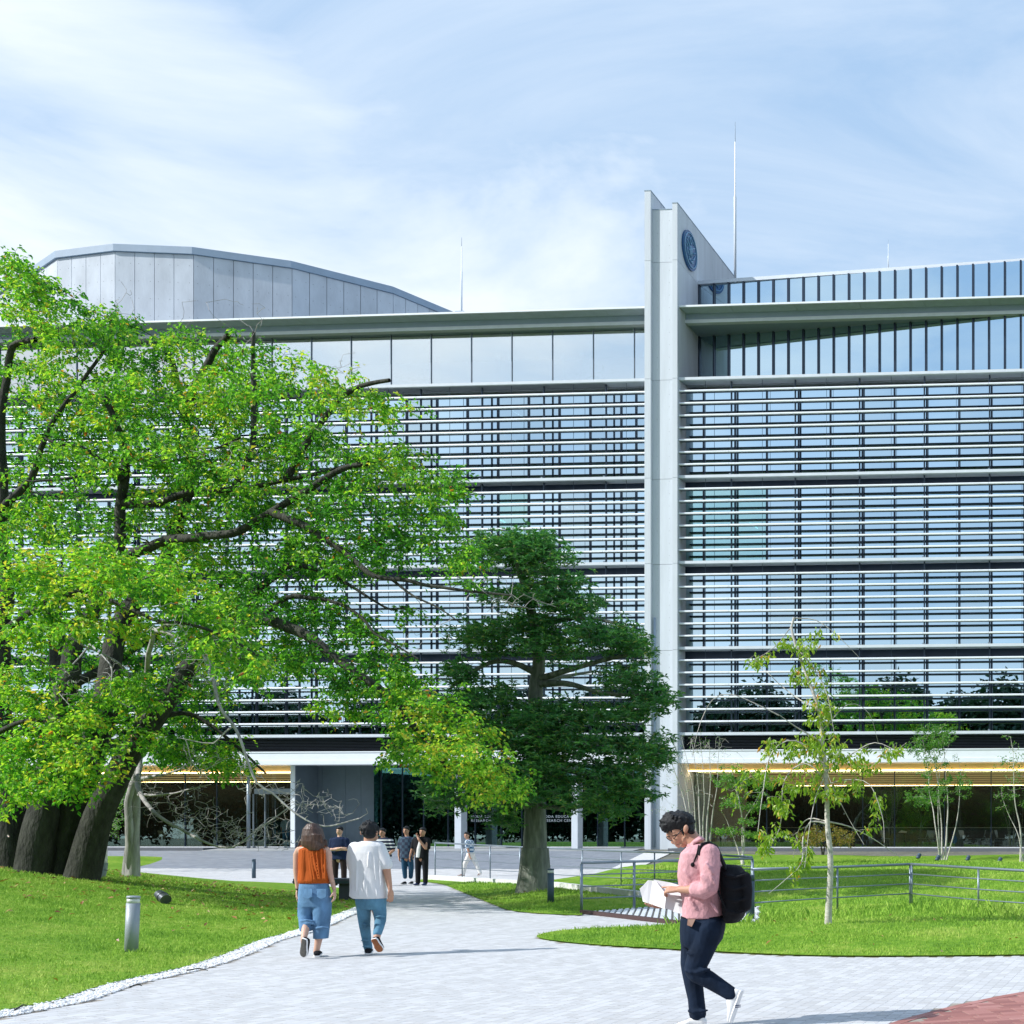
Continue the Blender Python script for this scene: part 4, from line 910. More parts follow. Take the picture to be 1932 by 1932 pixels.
# near drooping front limb
T.limb(PP([(-40, 1250, 24), (0, 1200, 23.5), (50, 1162, 23), (110, 1130, 22.6), (170, 1112, 22.4), (215, 1135, 22.2), (260, 1152, 22.1), (300, 1170, 22), (350, 1175, 22), (400, 1190, 22), (450, 1215, 22), (490, 1240, 22)]), 0.085, 0.02)
T.limb(PP([(-60, 1420, 24.4), (0, 1380, 24), (60, 1360, 23.6), (130, 1390, 23.4), (180, 1440, 23.3)]), 0.07, 0.02)
T.limb(PP([(290, 1355, 26.3), (360, 1350, 26.8), (430, 1390, 27), (500, 1450, 27)]), 0.07, 0.02)
T.limb(PP([(118, 1300, 27.5), (220, 1250, 28.2), (320, 1180, 28.6), (420, 1100, 28.6)]), 0.12, 0.04)
DENS = 0.82
CL = [  # u, v, ru, rv, depth, rdepth, n
 (40, 560, 80, 60, 27.2, 2.0, 45), (35, 505, 50, 26, 27.2, 1.2, 16), (70, 530, 60, 30, 27, 1.2, 14), (110, 600, 80, 55, 27, 2, 35), (190, 625, 85, 55, 27, 2, 42), (60, 680, 90, 70, 27, 2.4, 40), (250, 690, 110, 60, 27, 2.4, 46),
 (350, 640, 70, 60, 27.5, 1.8, 16), (430, 660, 110, 50, 27.2, 2, 26), (130, 770, 140, 80, 26.6, 2.6, 70), (260, 770, 160, 90, 26.4, 3, 90), (400, 740, 150, 80, 26.4, 2.8, 80),
 (530, 730, 120, 80, 26, 2.6, 62), (640, 760, 90, 60, 25.8, 2, 26), (730, 775, 70, 45, 25.7, 1.4, 18), (110, 880, 120, 90, 26.4, 3, 66), (260, 860, 150, 90, 26, 3.2, 80), (400, 860, 160, 90, 26, 3.2, 90),
 (540, 850, 150, 90, 25.8, 3, 80), (650, 880, 120, 80, 25.6, 2.6, 58), (740, 870, 90, 60, 25.4, 2, 30), (810, 930, 90, 60, 25.2, 2, 34), (860, 900, 50, 40, 25, 1.4, 12), (50, 980, 100, 90, 27, 3, 62),
 (170, 1000, 120, 70, 27.6, 3, 56), (320, 960, 120, 60, 27.2, 3, 40), (430, 960, 120, 70, 26.8, 3, 52), (400, 1060, 150, 70, 27, 3.2, 72), (560, 960, 130, 70, 26, 3, 58), (560, 1050, 140, 60, 26, 3, 60), (690, 990, 130, 80, 25.6, 2.8, 66),
 (790, 1020, 100, 60, 25.2, 2.2, 44), (870, 1060, 70, 50, 25, 1.8, 26), (650, 1070, 100, 45, 25.8, 2.4, 26), (500, 1140, 120, 60, 26.4, 3, 50), (610, 1170, 110, 50, 25.9, 2.4, 44), (690, 1200, 60, 40, 25.6, 1.6, 18),
 (430, 1150, 90, 80, 27, 3, 44), (480, 1240, 110, 60, 26.4, 2.8, 46), (590, 1250, 130, 55, 25.8, 2.4, 52), (680, 1290, 110, 50, 25.4, 2, 46), (660, 1340, 70, 30, 25.6, 1.6, 16), (760, 1300, 80, 60, 25.2, 2, 34), (800, 1360, 100, 65, 25, 2, 56), (860, 1400, 90, 55, 24.9, 1.8, 46),
 (830, 1440, 70, 40, 25, 1.6, 24), (910, 1450, 60, 40, 24.8, 1.4, 30), (955, 1490, 50, 20, 24.7, 1, 18), (900, 1490, 50, 25, 24.8, 1, 12), (760, 1420, 60, 40, 25.3, 1.6, 16), (730, 1240, 60, 50, 25.5, 1.8, 14),
 (60, 1100, 110, 70, 22.9, 1.8, 60), (170, 1085, 120, 60, 22.6, 1.8, 70), (270, 1100, 120, 60, 22.4, 1.8, 66), (350, 1150, 80, 55, 22.2, 1.4, 36), (60, 1180, 100, 40, 23, 1.8, 30), (170, 1190, 110, 35, 22.6, 1.6, 28), (430, 1220, 90, 50, 22.2, 1.4, 36), (480, 1265, 60, 30, 22.2, 1.2, 18),
 (40, 1300, 90, 80, 24.4, 2.4, 52), (120, 1380, 110, 60, 23.8, 2, 52), (60, 1430, 110, 60, 23.6, 2, 56), (150, 1440, 90, 50, 23.5, 1.6, 34), (100, 1490, 90, 30, 23.4, 1.4, 26), (30, 1490, 70, 40, 23.5, 1.6, 18),
 (200, 1280, 120, 100, 28.5, 2.6, 60), (320, 1220, 120, 90, 28.4, 2.6, 66), (300, 1330, 110, 80, 28.2, 2.4, 50), (400, 1300, 90, 50, 27.4, 2, 26), (370, 1420, 110, 40, 27, 2, 40), (440, 1440, 70, 30, 26.8, 1.6, 26), (330, 1400, 80, 50, 27.4, 2, 26), (100, 1200, 100, 90, 28.5, 2.4, 40), (200, 1330, 90, 55, 25.2, 1.2, 30), (285, 1300, 100, 60, 25, 1.4, 36), (240, 1400, 60, 40, 25.2, 1, 14), (790, 1160, 60, 30, 25.4, 1.5, 5)]
T.grow(cloud_pts(T.rng, [(a, b, c, d, e+(.6 if e > 25.1 else .25), f, int(n*DENS)) for a, b, c, d, e, f, n in CL]), rmax=0.016, rtip=0.004, droop=0.10, bend=0.18)
tree = empty('cherry_tree', root, 'huge spreading cherry tree with several dark trunks, yellow-green leaves, on the left lawn', 'tree')
# branchlets: short side twigs carrying leaves
tw_ = []
for A in T.twigs:
    n = len(A)
    for k in range(3):
        i = T.rng.integers(max(1, n//3), n); a = A[i]; d = A[i]-A[i-1]; d = d/max(np.linalg.norm(d), 1e-6)+T.rng.normal(0, .8, 3)*np.array([1, 1, .22]); d /= np.linalg.norm(d)
        l = T.rng.uniform(.18, .42); q = np.array([a, a+d*l*.5+np.array([0, 0, .02]), a+d*l+np.array([0, 0, -.05])]); T.chains.append((q, np.array([.004, .003, .002]))); tw_.append(q)
T.build_wood('trunk', mBark, tree, rough=0.09)
pts, dirs = twig_leaf_points(T, 10.0, 0.12, 0.05, T.twigs+tw_)
uv = np.array([px_of(p) for p in pts[::1]])
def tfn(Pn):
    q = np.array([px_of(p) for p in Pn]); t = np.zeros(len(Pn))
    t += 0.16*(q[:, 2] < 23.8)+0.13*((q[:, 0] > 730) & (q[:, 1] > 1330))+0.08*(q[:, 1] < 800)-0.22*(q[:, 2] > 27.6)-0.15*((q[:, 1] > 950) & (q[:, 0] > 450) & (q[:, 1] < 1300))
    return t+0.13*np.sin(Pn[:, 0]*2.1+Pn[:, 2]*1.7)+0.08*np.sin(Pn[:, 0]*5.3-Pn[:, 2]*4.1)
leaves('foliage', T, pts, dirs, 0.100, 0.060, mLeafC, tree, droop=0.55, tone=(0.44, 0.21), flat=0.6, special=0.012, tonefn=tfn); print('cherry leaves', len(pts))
# bare twigs standing out of the crown
T2 = Tree(9); T2.N = T.N; T2.NR = T.NR
for (u, v, ru, rv, d, rd, n) in [(240, 560, 40, 40, 27, 1, 8), (370, 600, 70, 60, 27.3, 1, 14), (470, 600, 60, 50, 27, 1, 14), (400, 840, 120, 50, 24.5, 1, 26), (600, 820, 100, 70, 25, 1, 26), (660, 700, 40, 50, 25.6, .8, 10), (960, 1140, 90, 35, 24.5, 1.2, 40), (920, 1090, 60, 20, 24.5, 1, 10), (800, 1200, 70, 60, 25, 1, 14), (330, 1150, 80, 90, 21.8, 1, 30), (380, 1230, 60, 60, 21.9, 1, 26)]:
    T2.grow(cloud_pts(T2.rng, [(u, v, ru, rv, d, rd, n)]), rmax=0.012, rtip=0.0045, bend=0.25)
T2.build_wood('bare_twigs', mBarkGrey, tree)['kind'] = 'stuff'

# ---------------------------------------------------------------- dense evergreen
E = Tree(5); eb = at_depth(1008, 31.0)
E.limb([(eb.x, eb.y, eb.z-0.2)]+PP([(1009, 1600, 31), (1010, 1540, 31), (1009, 1460, 31), (1011, 1380, 31), (1012, 1300, 31), (1017, 1245, 31), (1006, 1180, 31), (992, 1110, 31), (978, 1055, 31)]), 0.36, 0.09, 0.01)
E.limb([(eb.x, eb.y, eb.z-0.2)]+PP([(1009, 1655, 31), (1009, 1600, 31)]), 0.47, 0.31, 0.0)
for l_, r0, r1 in (([(1015, 1280, 31), (1060, 1270, 30.6), (1110, 1255, 30.4), (1180, 1240, 30.2), (1215, 1225, 30)], .10, .04), ([(1015, 1290, 31), (1070, 1290, 30.5), (1130, 1305, 30.2), (1190, 1310, 30), (1240, 1310, 30)], .10, .03), ([(1012, 1270, 31), (970, 1250, 30.6), (930, 1250, 30.4), (880, 1275, 30.2), (850, 1300, 30)], .09, .03),
                  ([(1010, 1400, 31), (1080, 1390, 30.6), (1150, 1400, 30.2), (1220, 1410, 30)], .10, .03), ([(1009, 1530, 31), (960, 1500, 30.4), (900, 1508, 30), (830, 1500, 29.8)], .13, .05), ([(1010, 1440, 31), (1090, 1460, 30.4), (1170, 1480, 30.2), (1220, 1490, 30)], .09, .03),
                  ([(1008, 1420, 31), (950, 1400, 30.5), (880, 1370, 30.2), (840, 1340, 30)], .09, .03), ([(1008, 1190, 31), (1060, 1170, 30.7), (1130, 1170, 30.4), (1190, 1190, 30.2)], .08, .03), ([(1004, 1190, 31), (950, 1185, 30.6), (890, 1190, 30.3)], .07, .03), ([(990, 1110, 31), (1040, 1095, 30.8), (1085, 1105, 30.6)], .06, .03), ([(1010, 1520, 31), (1080, 1525, 30.5), (1150, 1515, 30.2)], .08, .03),
                  ([(1015, 1290, 31), (1060, 1280, 31.8), (1120, 1270, 32.4)], .08, .03), ([(1010, 1400, 31), (960, 1390, 32), (900, 1380, 32.6)], .08, .03)):
    E.limb(PP(l_), r0, r1, 0.02)
EC = [(935, 1035, 60, 30, 31, 1.4, 60), (985, 1025, 70, 28, 31, 1.6, 80), (1030, 1045, 55, 28, 31, 1.4, 60), (1060, 1095, 50, 22, 30.8, 1.2, 36), (985, 1070, 60, 22, 31, 1.3, 30), (1035, 1125, 60, 24, 30.6, 1.4, 34), (930, 1120, 60, 22, 30.7, 1.2, 18), (1090, 1140, 70, 32, 30.6, 1.5, 56),
 (895, 1195, 50, 34, 30.4, 1.3, 44), (960, 1190, 60, 26, 30.6, 1.3, 40), (1010, 1215, 60, 28, 30.4, 1.4, 48), (1080, 1195, 70, 34, 30.4, 1.6, 64), (1150, 1200, 60, 36, 30.3, 1.4, 60), (1200, 1220, 42, 36, 30.1, 1.2, 46), (1070, 1235, 50, 18, 30.2, 1.2, 26), (930, 1225, 50, 22, 30.4, 1, 26),
 (870, 1270, 40, 26, 30.2, 1.1, 34), (880, 1320, 70, 34, 30, 1.5, 66), (850, 1345, 60, 28, 30, 1.4, 44), (940, 1310, 40, 24, 30.3, 1.1, 26), (1180, 1280, 60, 36, 30.1, 1.4, 60), (1235, 1320, 48, 26, 29.9, 1.2, 48), (1180, 1345, 60, 24, 30, 1.3, 40), (1100, 1350, 60, 30, 30.2, 1.4, 50), (1020, 1350, 70, 34, 30.1, 1.5, 70), (950, 1370, 60, 34, 30.2, 1.5, 56),
 (1000, 1400, 90, 40, 30.1, 1.7, 86), (1100, 1400, 80, 36, 30, 1.6, 70), (1190, 1410, 70, 36, 29.9, 1.4, 66), (1240, 1420, 40, 36, 29.8, 1.1, 34), (1180, 1460, 70, 34, 29.9, 1.4, 60), (1200, 1490, 50, 28, 29.9, 1.2, 34), (1080, 1460, 80, 34, 30, 1.5, 66), (980, 1460, 80, 34, 30, 1.5, 66), (900, 1450, 60, 30, 30.1, 1.4, 40), (850, 1480, 60, 34, 30, 1.4, 50), (830, 1510, 50, 20, 29.9, 1.1, 26),
 (920, 1510, 60, 26, 30, 1.2, 34), (1010, 1500, 70, 24, 30, 1.3, 46), (1100, 1510, 70, 24, 29.9, 1.3, 46), (1160, 1525, 50, 20, 29.9, 1.1, 26), (950, 1540, 40, 20, 30.2, .9, 16), (890, 1370, 50, 30, 32, 1.2, 26), (960, 1555, 26, 26, 30.4, .7, 8)]
E.grow(cloud_pts(E.rng, [(a, b, c, d*.88, e, f_, int(n*.86)) for a, b, c, d, e, f_, n in EC+[(995, 1120, 50, 30, 30.4, .8, 36), (1005, 1170, 50, 26, 30.4, .8, 30), (1015, 1340, 60, 30, 30.3, .8, 26), (1010, 1440, 70, 30, 30.2, .8, 36)]]), rmax=0.02, rtip=0.005, bend=0.2, droop=-0.1)
et = empty('evergreen_tree', eb, 'dense dark green evergreen with cloud-like pads and thick straight trunk beside the path', 'tree')
E.build_wood('trunk', mBarkE, et, rough=0.06)
# whorls of long leaves at twig ends
pts = []; dirs = []
for A in E.twigs:
    for e in range(5):
        c_ = A[-1]+E.rng.normal(0, .11, 3); k = E.rng.integers(7, 12)
        for j in range(k):
            a = E.rng.uniform(0, 6.28); d = np.array([math.cos(a), math.sin(a), E.rng.uniform(-.1, .8)]); pts.append(c_); dirs.append(d*2.2)
leaves('foliage', E, np.array(pts), np.array(dirs), 0.135, 0.04, mLeafE, et, droop=0.15, tone=(0.42, 0.22), flat=0.35, special=0.02, tonefn=lambda Pn: 0.12*np.sin(Pn[:, 0]*3)*np.sin(Pn[:, 2]*2.3)); print('evergreen leaves', len(pts))

# ---------------------------------------------------------------- bare grey weeping tree
B = Tree(12); bb = at_depth(249, 29.5)
B.limb([(bb.x, bb.y, bb.z-0.2)]+PP([(250, 1580, 29.5), (254, 1510, 29.4), (257, 1470, 29.3)]), 0.165, 0.11, 0.03)
B.limb([(bb.x-.12, bb.y, bb.z-0.2)]+PP([(243, 1570, 29.3), (246, 1500, 29.2), (258, 1440, 29.1)]), 0.12, 0.06, 0.04)
B.limb(PP([(257, 1480, 29.3), (262, 1430, 29), (259, 1378, 28.4), (268, 1320, 27.6), (277, 1260, 26.6), (286, 1215, 25.8), (292, 1188, 25.2)]), 0.075, 0.042, 0.02)
for l_, r0, r1 in (([(292, 1188, 25.2), (340, 1205, 24.8), (385, 1250, 24.4), (410, 1320, 24.2), (440, 1370, 24.1), (458, 1420, 24), (485, 1480, 24), (515, 1500, 24), (560, 1540, 24), (610, 1562, 24), (680, 1548, 24)], .055, .012),
                   ([(292, 1188, 25.2), (330, 1180, 24.6), (400, 1200, 24.2), (450, 1225, 24)], .04, .012), ([(262, 1430, 29), (262, 1480, 28), (285, 1520, 27.4), (325, 1560, 27), (385, 1585, 26.8), (440, 1592, 26.6), (500, 1560, 26.6), (545, 1520, 26.6)], .075, .012),
                   ([(262, 1470, 29), (320, 1460, 28), (380, 1430, 27.6), (400, 1400, 27.4)], .05, .01), ([(262, 1500, 29), (330, 1500, 28), (400, 1475, 27.5)], .04, .01), ([(268, 1300, 27.6), (230, 1260, 27), (170, 1215, 26), (120, 1195, 25)], .035, .012),
                   ([(170, 1215, 26), (205, 1250, 25.4), (212, 1310, 25), (250, 1350, 24.8)], .02, .007), ([(170, 1215, 26), (130, 1270, 25.6), (115, 1300, 25.4), (145, 1350, 25.2)], .02, .007), ([(259, 1378, 28.4), (225, 1410, 28), (200, 1450, 27.8), (160, 1440, 27.6)], .03, .01), ([(440, 1370, 24.1), (400, 1400, 24), (350, 1395, 24)], .018, .007), ([(350, 1395, 24), (365, 1440, 24), (400, 1480, 24)], .012, .006)):
    B.limb(PP(l_), r0, r1, 0.05)
for c_ in [(400, 1270, 70, 60, 24.2, .8, 60), (340, 1220, 60, 40, 24.6, .8, 30), (440, 1230, 60, 30, 24, .8, 20), (330, 1530, 100, 60, 27.2, 1.2, 60), (420, 1560, 90, 40, 26.7, 1, 50), (250, 1470, 70, 40, 28, 1.2, 44), (500, 1580, 90, 30, 25.5, 1, 34), (620, 1520, 70, 35, 24, .8, 34), (560, 1500, 60, 40, 24.5, .8, 22), (200, 1280, 60, 60, 25.6, .8, 18), (140, 1290, 50, 40, 25.4, .6, 16), (470, 1470, 50, 60, 24, .8, 16), (380, 1430, 60, 40, 26, 1, 16)]:
    B.grow(cloud_pts(B.rng, [c_[:6]+(int(c_[6]*2.4),)]), rmax=0.012, rtip=0.0055, bend=0.3)
bt = empty('bare_tree', bb, 'leafless grey tree with drooping tangled branches between the cherry trunks and the path', 'tree')
B.build_wood('trunk', mBarkGrey, bt, rough=0.12)

# ---------------------------------------------------------------- young weeping cherry on the right lawn
Wp = Tree(21); wb = at_depth(1562, 19.6); D0 = 19.6
Wp.limb([(wb.x, wb.y, wb.z-0.1)]+PP([(1564, 1690, D0), (1566, 1620, D0), (1563, 1560, D0), (1560, 1500, D0), (1556, 1465, D0), (1550, 1400, D0), (1545, 1340, D0), (1525, 1280, D0), (1505, 1225, D0), (1495, 1185, D0), (1500, 1166, D0)]), 0.062, 0.018, 0.012)
ar = [([(1500, 1166), (1540, 1170), (1580, 1200), (1620, 1240)], .012), ([(1495, 1180), (1470, 1210), (1440, 1235), (1410, 1250)], .012), ([(1505, 1225), (1535, 1260), (1560, 1310), (1575, 1380)], .014), ([(1545, 1340), (1510, 1320), (1470, 1290), (1440, 1262), (1415, 1250)], .016),
      ([(1470, 1350), (1430, 1330), (1380, 1310), (1345, 1320), (1320, 1370), (1305, 1430)], .012), ([(1550, 1400), (1500, 1370), (1470, 1350)], .02), ([(1550, 1380), (1600, 1330), (1640, 1345), (1660, 1400)], .012), ([(1553, 1440), (1500, 1400), (1460, 1420), (1440, 1500), (1430, 1570)], .016), ([(1555, 1460), (1610, 1420), (1650, 1400), (1690, 1415)], .018), ([(1557, 1470), (1520, 1440), (1480, 1470), (1470, 1560), (1440, 1620)], .015),
      ([(1557, 1480), (1600, 1470), (1640, 1480), (1665, 1540), (1668, 1590)], .014), ([(1561, 1550), (1600, 1560), (1650, 1585), (1700, 1617)], .016), ([(1561, 1555), (1530, 1550), (1515, 1580), (1510, 1630), (1480, 1660), (1450, 1685)], .018), ([(1561, 1550), (1525, 1545), (1505, 1570), (1495, 1620)], .014), ([(1556, 1465), (1540, 1500), (1528, 1560), (1520, 1640)], .012), ([(1550, 1420), (1570, 1480), (1600, 1540), (1630, 1590)], .012)]
for l_, r0 in ar:
    k = Wp.rng.uniform(-.9, .9); Wp.limb(PP([(u, v, D0+k*i/len(l_)) for i, (u, v) in enumerate(l_)]), r0, 0.004, 0.012, step=0.1)
WC = [(1510, 1215, 60, 30, D0, .5, 14), (1545, 1210, 40, 30, D0, .4, 6), (1430, 1245, 30, 16, D0, .4, 12), (1520, 1270, 50, 40, D0, .5, 22), (1545, 1330, 40, 40, D0, .5, 26), (1540, 1390, 45, 40, D0, .5, 26), (1480, 1410, 60, 30, D0, .6, 22), (1560, 1430, 60, 40, D0, .6, 34), (1620, 1440, 50, 30, D0, .6, 16), (1685, 1410, 30, 24, D0, .4, 12), (1440, 1440, 30, 50, D0, .5, 12), (1500, 1480, 50, 40, D0, .6, 20), (1470, 1540, 30, 60, D0, .6, 20), (1590, 1490, 50, 30, D0, .6, 18), (1560, 1500, 40, 30, D0, .5, 12), (1440, 1590, 26, 50, D0, .5, 14), (1650, 1530, 22, 60, D0, .5, 10), (1520, 1600, 30, 60, D0, .5, 12), (1390, 1470, 30, 60, D0, .5, 7), (1500, 1650, 26, 30, D0, .4, 6)]
Wp.grow(cloud_pts(Wp.rng, WC), rmax=0.008, rtip=0.0025, droop=0.15, bend=0.2, step=0.06)
wt = empty('weeping_cherry', wb, 'young weeping cherry with thin pale trunk and hanging yellow-green leaves by the railing', 'tree')
Wp.build_wood('trunk', mBarkPale, wt)
pts, dirs = twig_leaf_points(Wp, 8.5, 0.25, 0.04); dirs = dirs*0.3
leaves('foliage', Wp, pts, dirs, 0.100, 0.042, mLeafY, wt, droop=1.3, tone=(0.45, 0.2), flat=0.8, special=0.03)

# ---------------------------------------------------------------- small trees in front of the cafe and far left
def small_tree(seed, u, d, stems, clusters, label, mleaf, mwood, per, L_, W_, group=None, name='young_tree', r0=0.05, cat='tree', tone=(.5, .25), rtip=.004):
    t = Tree(seed); b_ = at_depth(u, d)
    for st in stems:
        r_ = st[0]; t.limb([(b_.x+(st[1][0][0]-u)*d/FPX, b_.y+t.rng.uniform(-.1, .1), b_.z-0.1)]+[P(a, c_, d+t.rng.uniform(-.3, .3)) for a, c_ in st[1][1:]], r_, 0.006, 0.02)
    t.grow(cloud_pts(t.rng, clusters), rmax=0.008, rtip=rtip, bend=0.2)
    e = empty(name, b_, label, cat, group); t.build_wood('trunk', mwood, e)
    if per:
        pts, dirs = twig_leaf_points(t, per, 0.3, 0.05); leaves('foliage', t, pts, dirs, L_, W_, mleaf, e, droop=0.3, tone=tone, flat=0.7, special=0.0)
    return e
g = 'young trees on the lawn in front of the cafe'
small_tree(31, 1779, 51, [(.045, [(1773, 1620), (1765, 1560), (1755, 1500), (1748, 1440), (1740, 1390)]), (.045, [(1777, 1620), (1776, 1560), (1770, 1490), (1765, 1420), (1760, 1375)]), (.05, [(1781, 1620), (1787, 1560), (1786, 1490), (1780, 1420), (1775, 1370)]), (.04, [(1785, 1620), (1800, 1570), (1810, 1520), (1812, 1460), (1805, 1420)]), (.035, [(1775, 1620), (1770, 1540), (1775, 1450), (1790, 1400)])],
    [(1762, 1385, 45, 26, 51, 1.4, 60), (1740, 1410, 40, 20, 51, 1.2, 30), (1765, 1420, 30, 40, 51, 1.2, 30), (1745, 1500, 45, 30, 51, 1.4, 40), (1815, 1480, 36, 40, 51, 1.4, 30), (1770, 1470, 50, 60, 51, 1.5, 40), (1715, 1505, 20, 12, 51, .6, 8)], 'young tree with a fan of pale stems right of the weeping cherry', mLeafS, mBarkPale, 17, .095, .06, g)
small_tree(32, 1928, 50, [(.05, [(1926, 1618), (1924, 1560), (1915, 1500), (1912, 1430), (1905, 1390)]), (.035, [(1930, 1618), (1922, 1580), (1905, 1540), (1890, 1500)]), (.03, [(1930, 1618), (1938, 1540), (1935, 1470)])],
    [(1910, 1440, 40, 60, 50, 1.3, 40), (1890, 1510, 30, 30, 50, 1, 18), (1930, 1480, 30, 50, 50, 1, 20)], 'thin sparse young tree cut by the right edge of the picture', mLeafS, mBarkPale, 7, .085, .05, g)
small_tree(33, 1325, 47, [(.045, [(1318+4*k, 1612), (1312+7*k-6, 1560), (1296+11*k, 1490), (1280+15*k, 1430), (1270+17*k, 1395)]) for k in range(-1, 6)],
    [(1300, 1440, 70, 50, 47, 1.5, 60), (1350, 1430, 60, 50, 47, 1.5, 60), (1330, 1400, 70, 24, 47, 1.5, 40), (1290, 1500, 70, 50, 47, 1.4, 40), (1262, 1540, 40, 30, 47, 1.2, 20)], 'almost leafless tree of many slender stems beside the foot of the concrete fins', mLeafS, mBarkPale, 1.5, .06, .035, g)
small_tree(34, 1405, 46, [(.07, [(1402, 1612), (1403, 1570), (1396, 1520), (1388, 1480), (1380, 1450)]), (.05, [(1402, 1612), (1400, 1560), (1420, 1520), (1440, 1490)]), (.04, [(1402, 1580), (1375, 1555), (1360, 1530)])],
    [(1385, 1470, 45, 26, 46, 1.3, 60), (1430, 1480, 36, 26, 46, 1.2, 44), (1380, 1512, 34, 12, 46, 1, 26), (1425, 1520, 34, 12, 46, 1, 26), (1370, 1568, 32, 9, 46, .9, 26), (1422, 1575, 30, 8, 46, .8, 20), (1410, 1550, 26, 8, 46, .8, 14)], 'small green tree with layered pads left of the weeping cherry', mLeafS, mBarkPale, 17, .085, .055, g, tone=(.6, .25))
small_tree(35, 1553, 54, [(.05, [(1553, 1612), (1545, 1590), (1525, 1575)]), (.05, [(1553, 1612), (1560, 1590), (1580, 1575)])],
    [(1520, 1580, 36, 22, 54, 1.4, 60), (1555, 1570, 44, 18, 54, 1.6, 70), (1590, 1580, 30, 22, 54, 1.3, 50), (1555, 1590, 50, 16, 54, 1.4, 40)], 'low rounded maple shrub with brownish leaves behind the weeping cherry', mLeafM, mBark, 16, .06, .05, None, 'maple_shrub', cat='shrub')
small_tree(36, 190, 50, [(.09, [(184, 1636), (184, 1600), (183, 1560), (180, 1520), (178, 1480)]), (.08, [(196, 1636), (200, 1590), (202, 1550), (206, 1500), (205, 1460)]), (.06, [(190, 1636), (190, 1600), (186, 1560)])],
    [(215, 1530, 26, 60, 50, 1.4, 70), (235, 1500, 30, 50, 50, 1.4, 50), (200, 1480, 40, 40, 50, 1.5, 40)], 'slim tree with three pale stems seen between the cherry trunks and the bare tree', mLeafS, mBarkPale, 7, .08, .05, None)

# ---------------------------------------------------------------- trees behind the viewpoint: they show as the dark band mirrored in the glass
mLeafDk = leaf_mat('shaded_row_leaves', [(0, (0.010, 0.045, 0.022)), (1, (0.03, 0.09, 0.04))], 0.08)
t = Tree(41)
t.limb([(0, 0, -0.2), (0.2, 0, 3), (-0.1, 0.2, 7), (0, 0, 11)], 0.35, 0.08)
pc = []
for k in range(34):
    a = t.rng.uniform(0, 6.28); r_ = t.rng.uniform(.5, 3.6); z = t.rng.uniform(1.6, 12.5); sc_ = 1-0.06*(z-6) if z > 6 else 1
    pc += [tuple(np.array([math.cos(a)*r_*sc_, math.sin(a)*r_*sc_, z])+t.rng.normal(0, .6, 3)) for _ in range(14)]
t.grow(pc, rmax=0.02, rtip=.01, step=0.4)
bt0 = empty('broadleaf_tree', (0, 0, 0)); wood = t.build_wood('trunk', mBark, bt0, ((0.05, 8), (0, 3)))
pts, dirs = twig_leaf_points(t, 26, 0.2, 0.4); fo = leaves('foliage', t, pts, dirs, 0.5, 0.34, mLeafDk, bt0, tone=(.6, .2), special=0)
side_names = ['first', 'second', 'third', 'fourth', 'fifth', 'sixth', 'seventh', 'eighth', 'ninth', 'tenth', 'eleventh', 'twelfth', 'thirteenth', 'fourteenth']
k = 0
for i, (x, y) in enumerate([(-172+6.3*q, -36+(q*37 % 7)-3) for q in range(32)]):
    if i == 0: r_ = bt0; ch = None
    else:
        r_ = bt0.copy(); COL.objects.link(r_)
        for c_ in (wood, fo): q = c_.copy(); COL.objects.link(q); q.parent = r_
    s_ = 1.32+0.35*((i*7) % 5)/5; r_.scale = (s_*1.05, s_*1.05, s_); r_.rotation_euler = (0, 0, i*1.3); r_.location = (x, y, 0)
    tag(r_, 'tall broadleaf tree of the row behind the viewpoint, mirrored in the facade glass', 'tree', 'row of trees behind the viewpoint')
# ================================================================== people
_ico = {}
def ico_geo(n=2):
    if n not in _ico:
        bm = bmesh.new(); bmesh.ops.create_icosphere(bm, subdivisions=n, radius=1); _ico[n] = ([v.co.copy() for v in bm.verts], [tuple(v.index for v in f.verts) for f in bm.faces]); bm.free()
    return _ico[n]
def voxel_mesh(name, mb, vox, mat, parent, smooth=3, origin=None):
    me = bpy.data.meshes.new('tmp'); org = wpos(parent); me.from_pydata([tuple(Vector(p)-org) for p in mb.v], [], mb.f)
    tmp = bpy.data.objects.new('tmp', me); COL.objects.link(tmp)
    m1 = tmp.modifiers.new('r', 'REMESH'); m1.mode = 'VOXEL'; m1.voxel_size = vox; m1.use_smooth_shade = True
    if smooth: m2 = tmp.modifiers.new('s', 'SMOOTH'); m2.factor = 0.5; m2.iterations = smooth
    dg = bpy.context.evaluated_depsgraph_get(); res = bpy.data.meshes.new_from_object(tmp.evaluated_get(dg)); bpy.data.objects.remove(tmp)
    res.materials.clear(); res.materials.append(mat); res.polygons.foreach_set('use_smooth', [True]*len(res.polygons)); res.name = name
    o = bpy.data.objects.new(name, res); COL.objects.link(o); o.parent = parent; return o
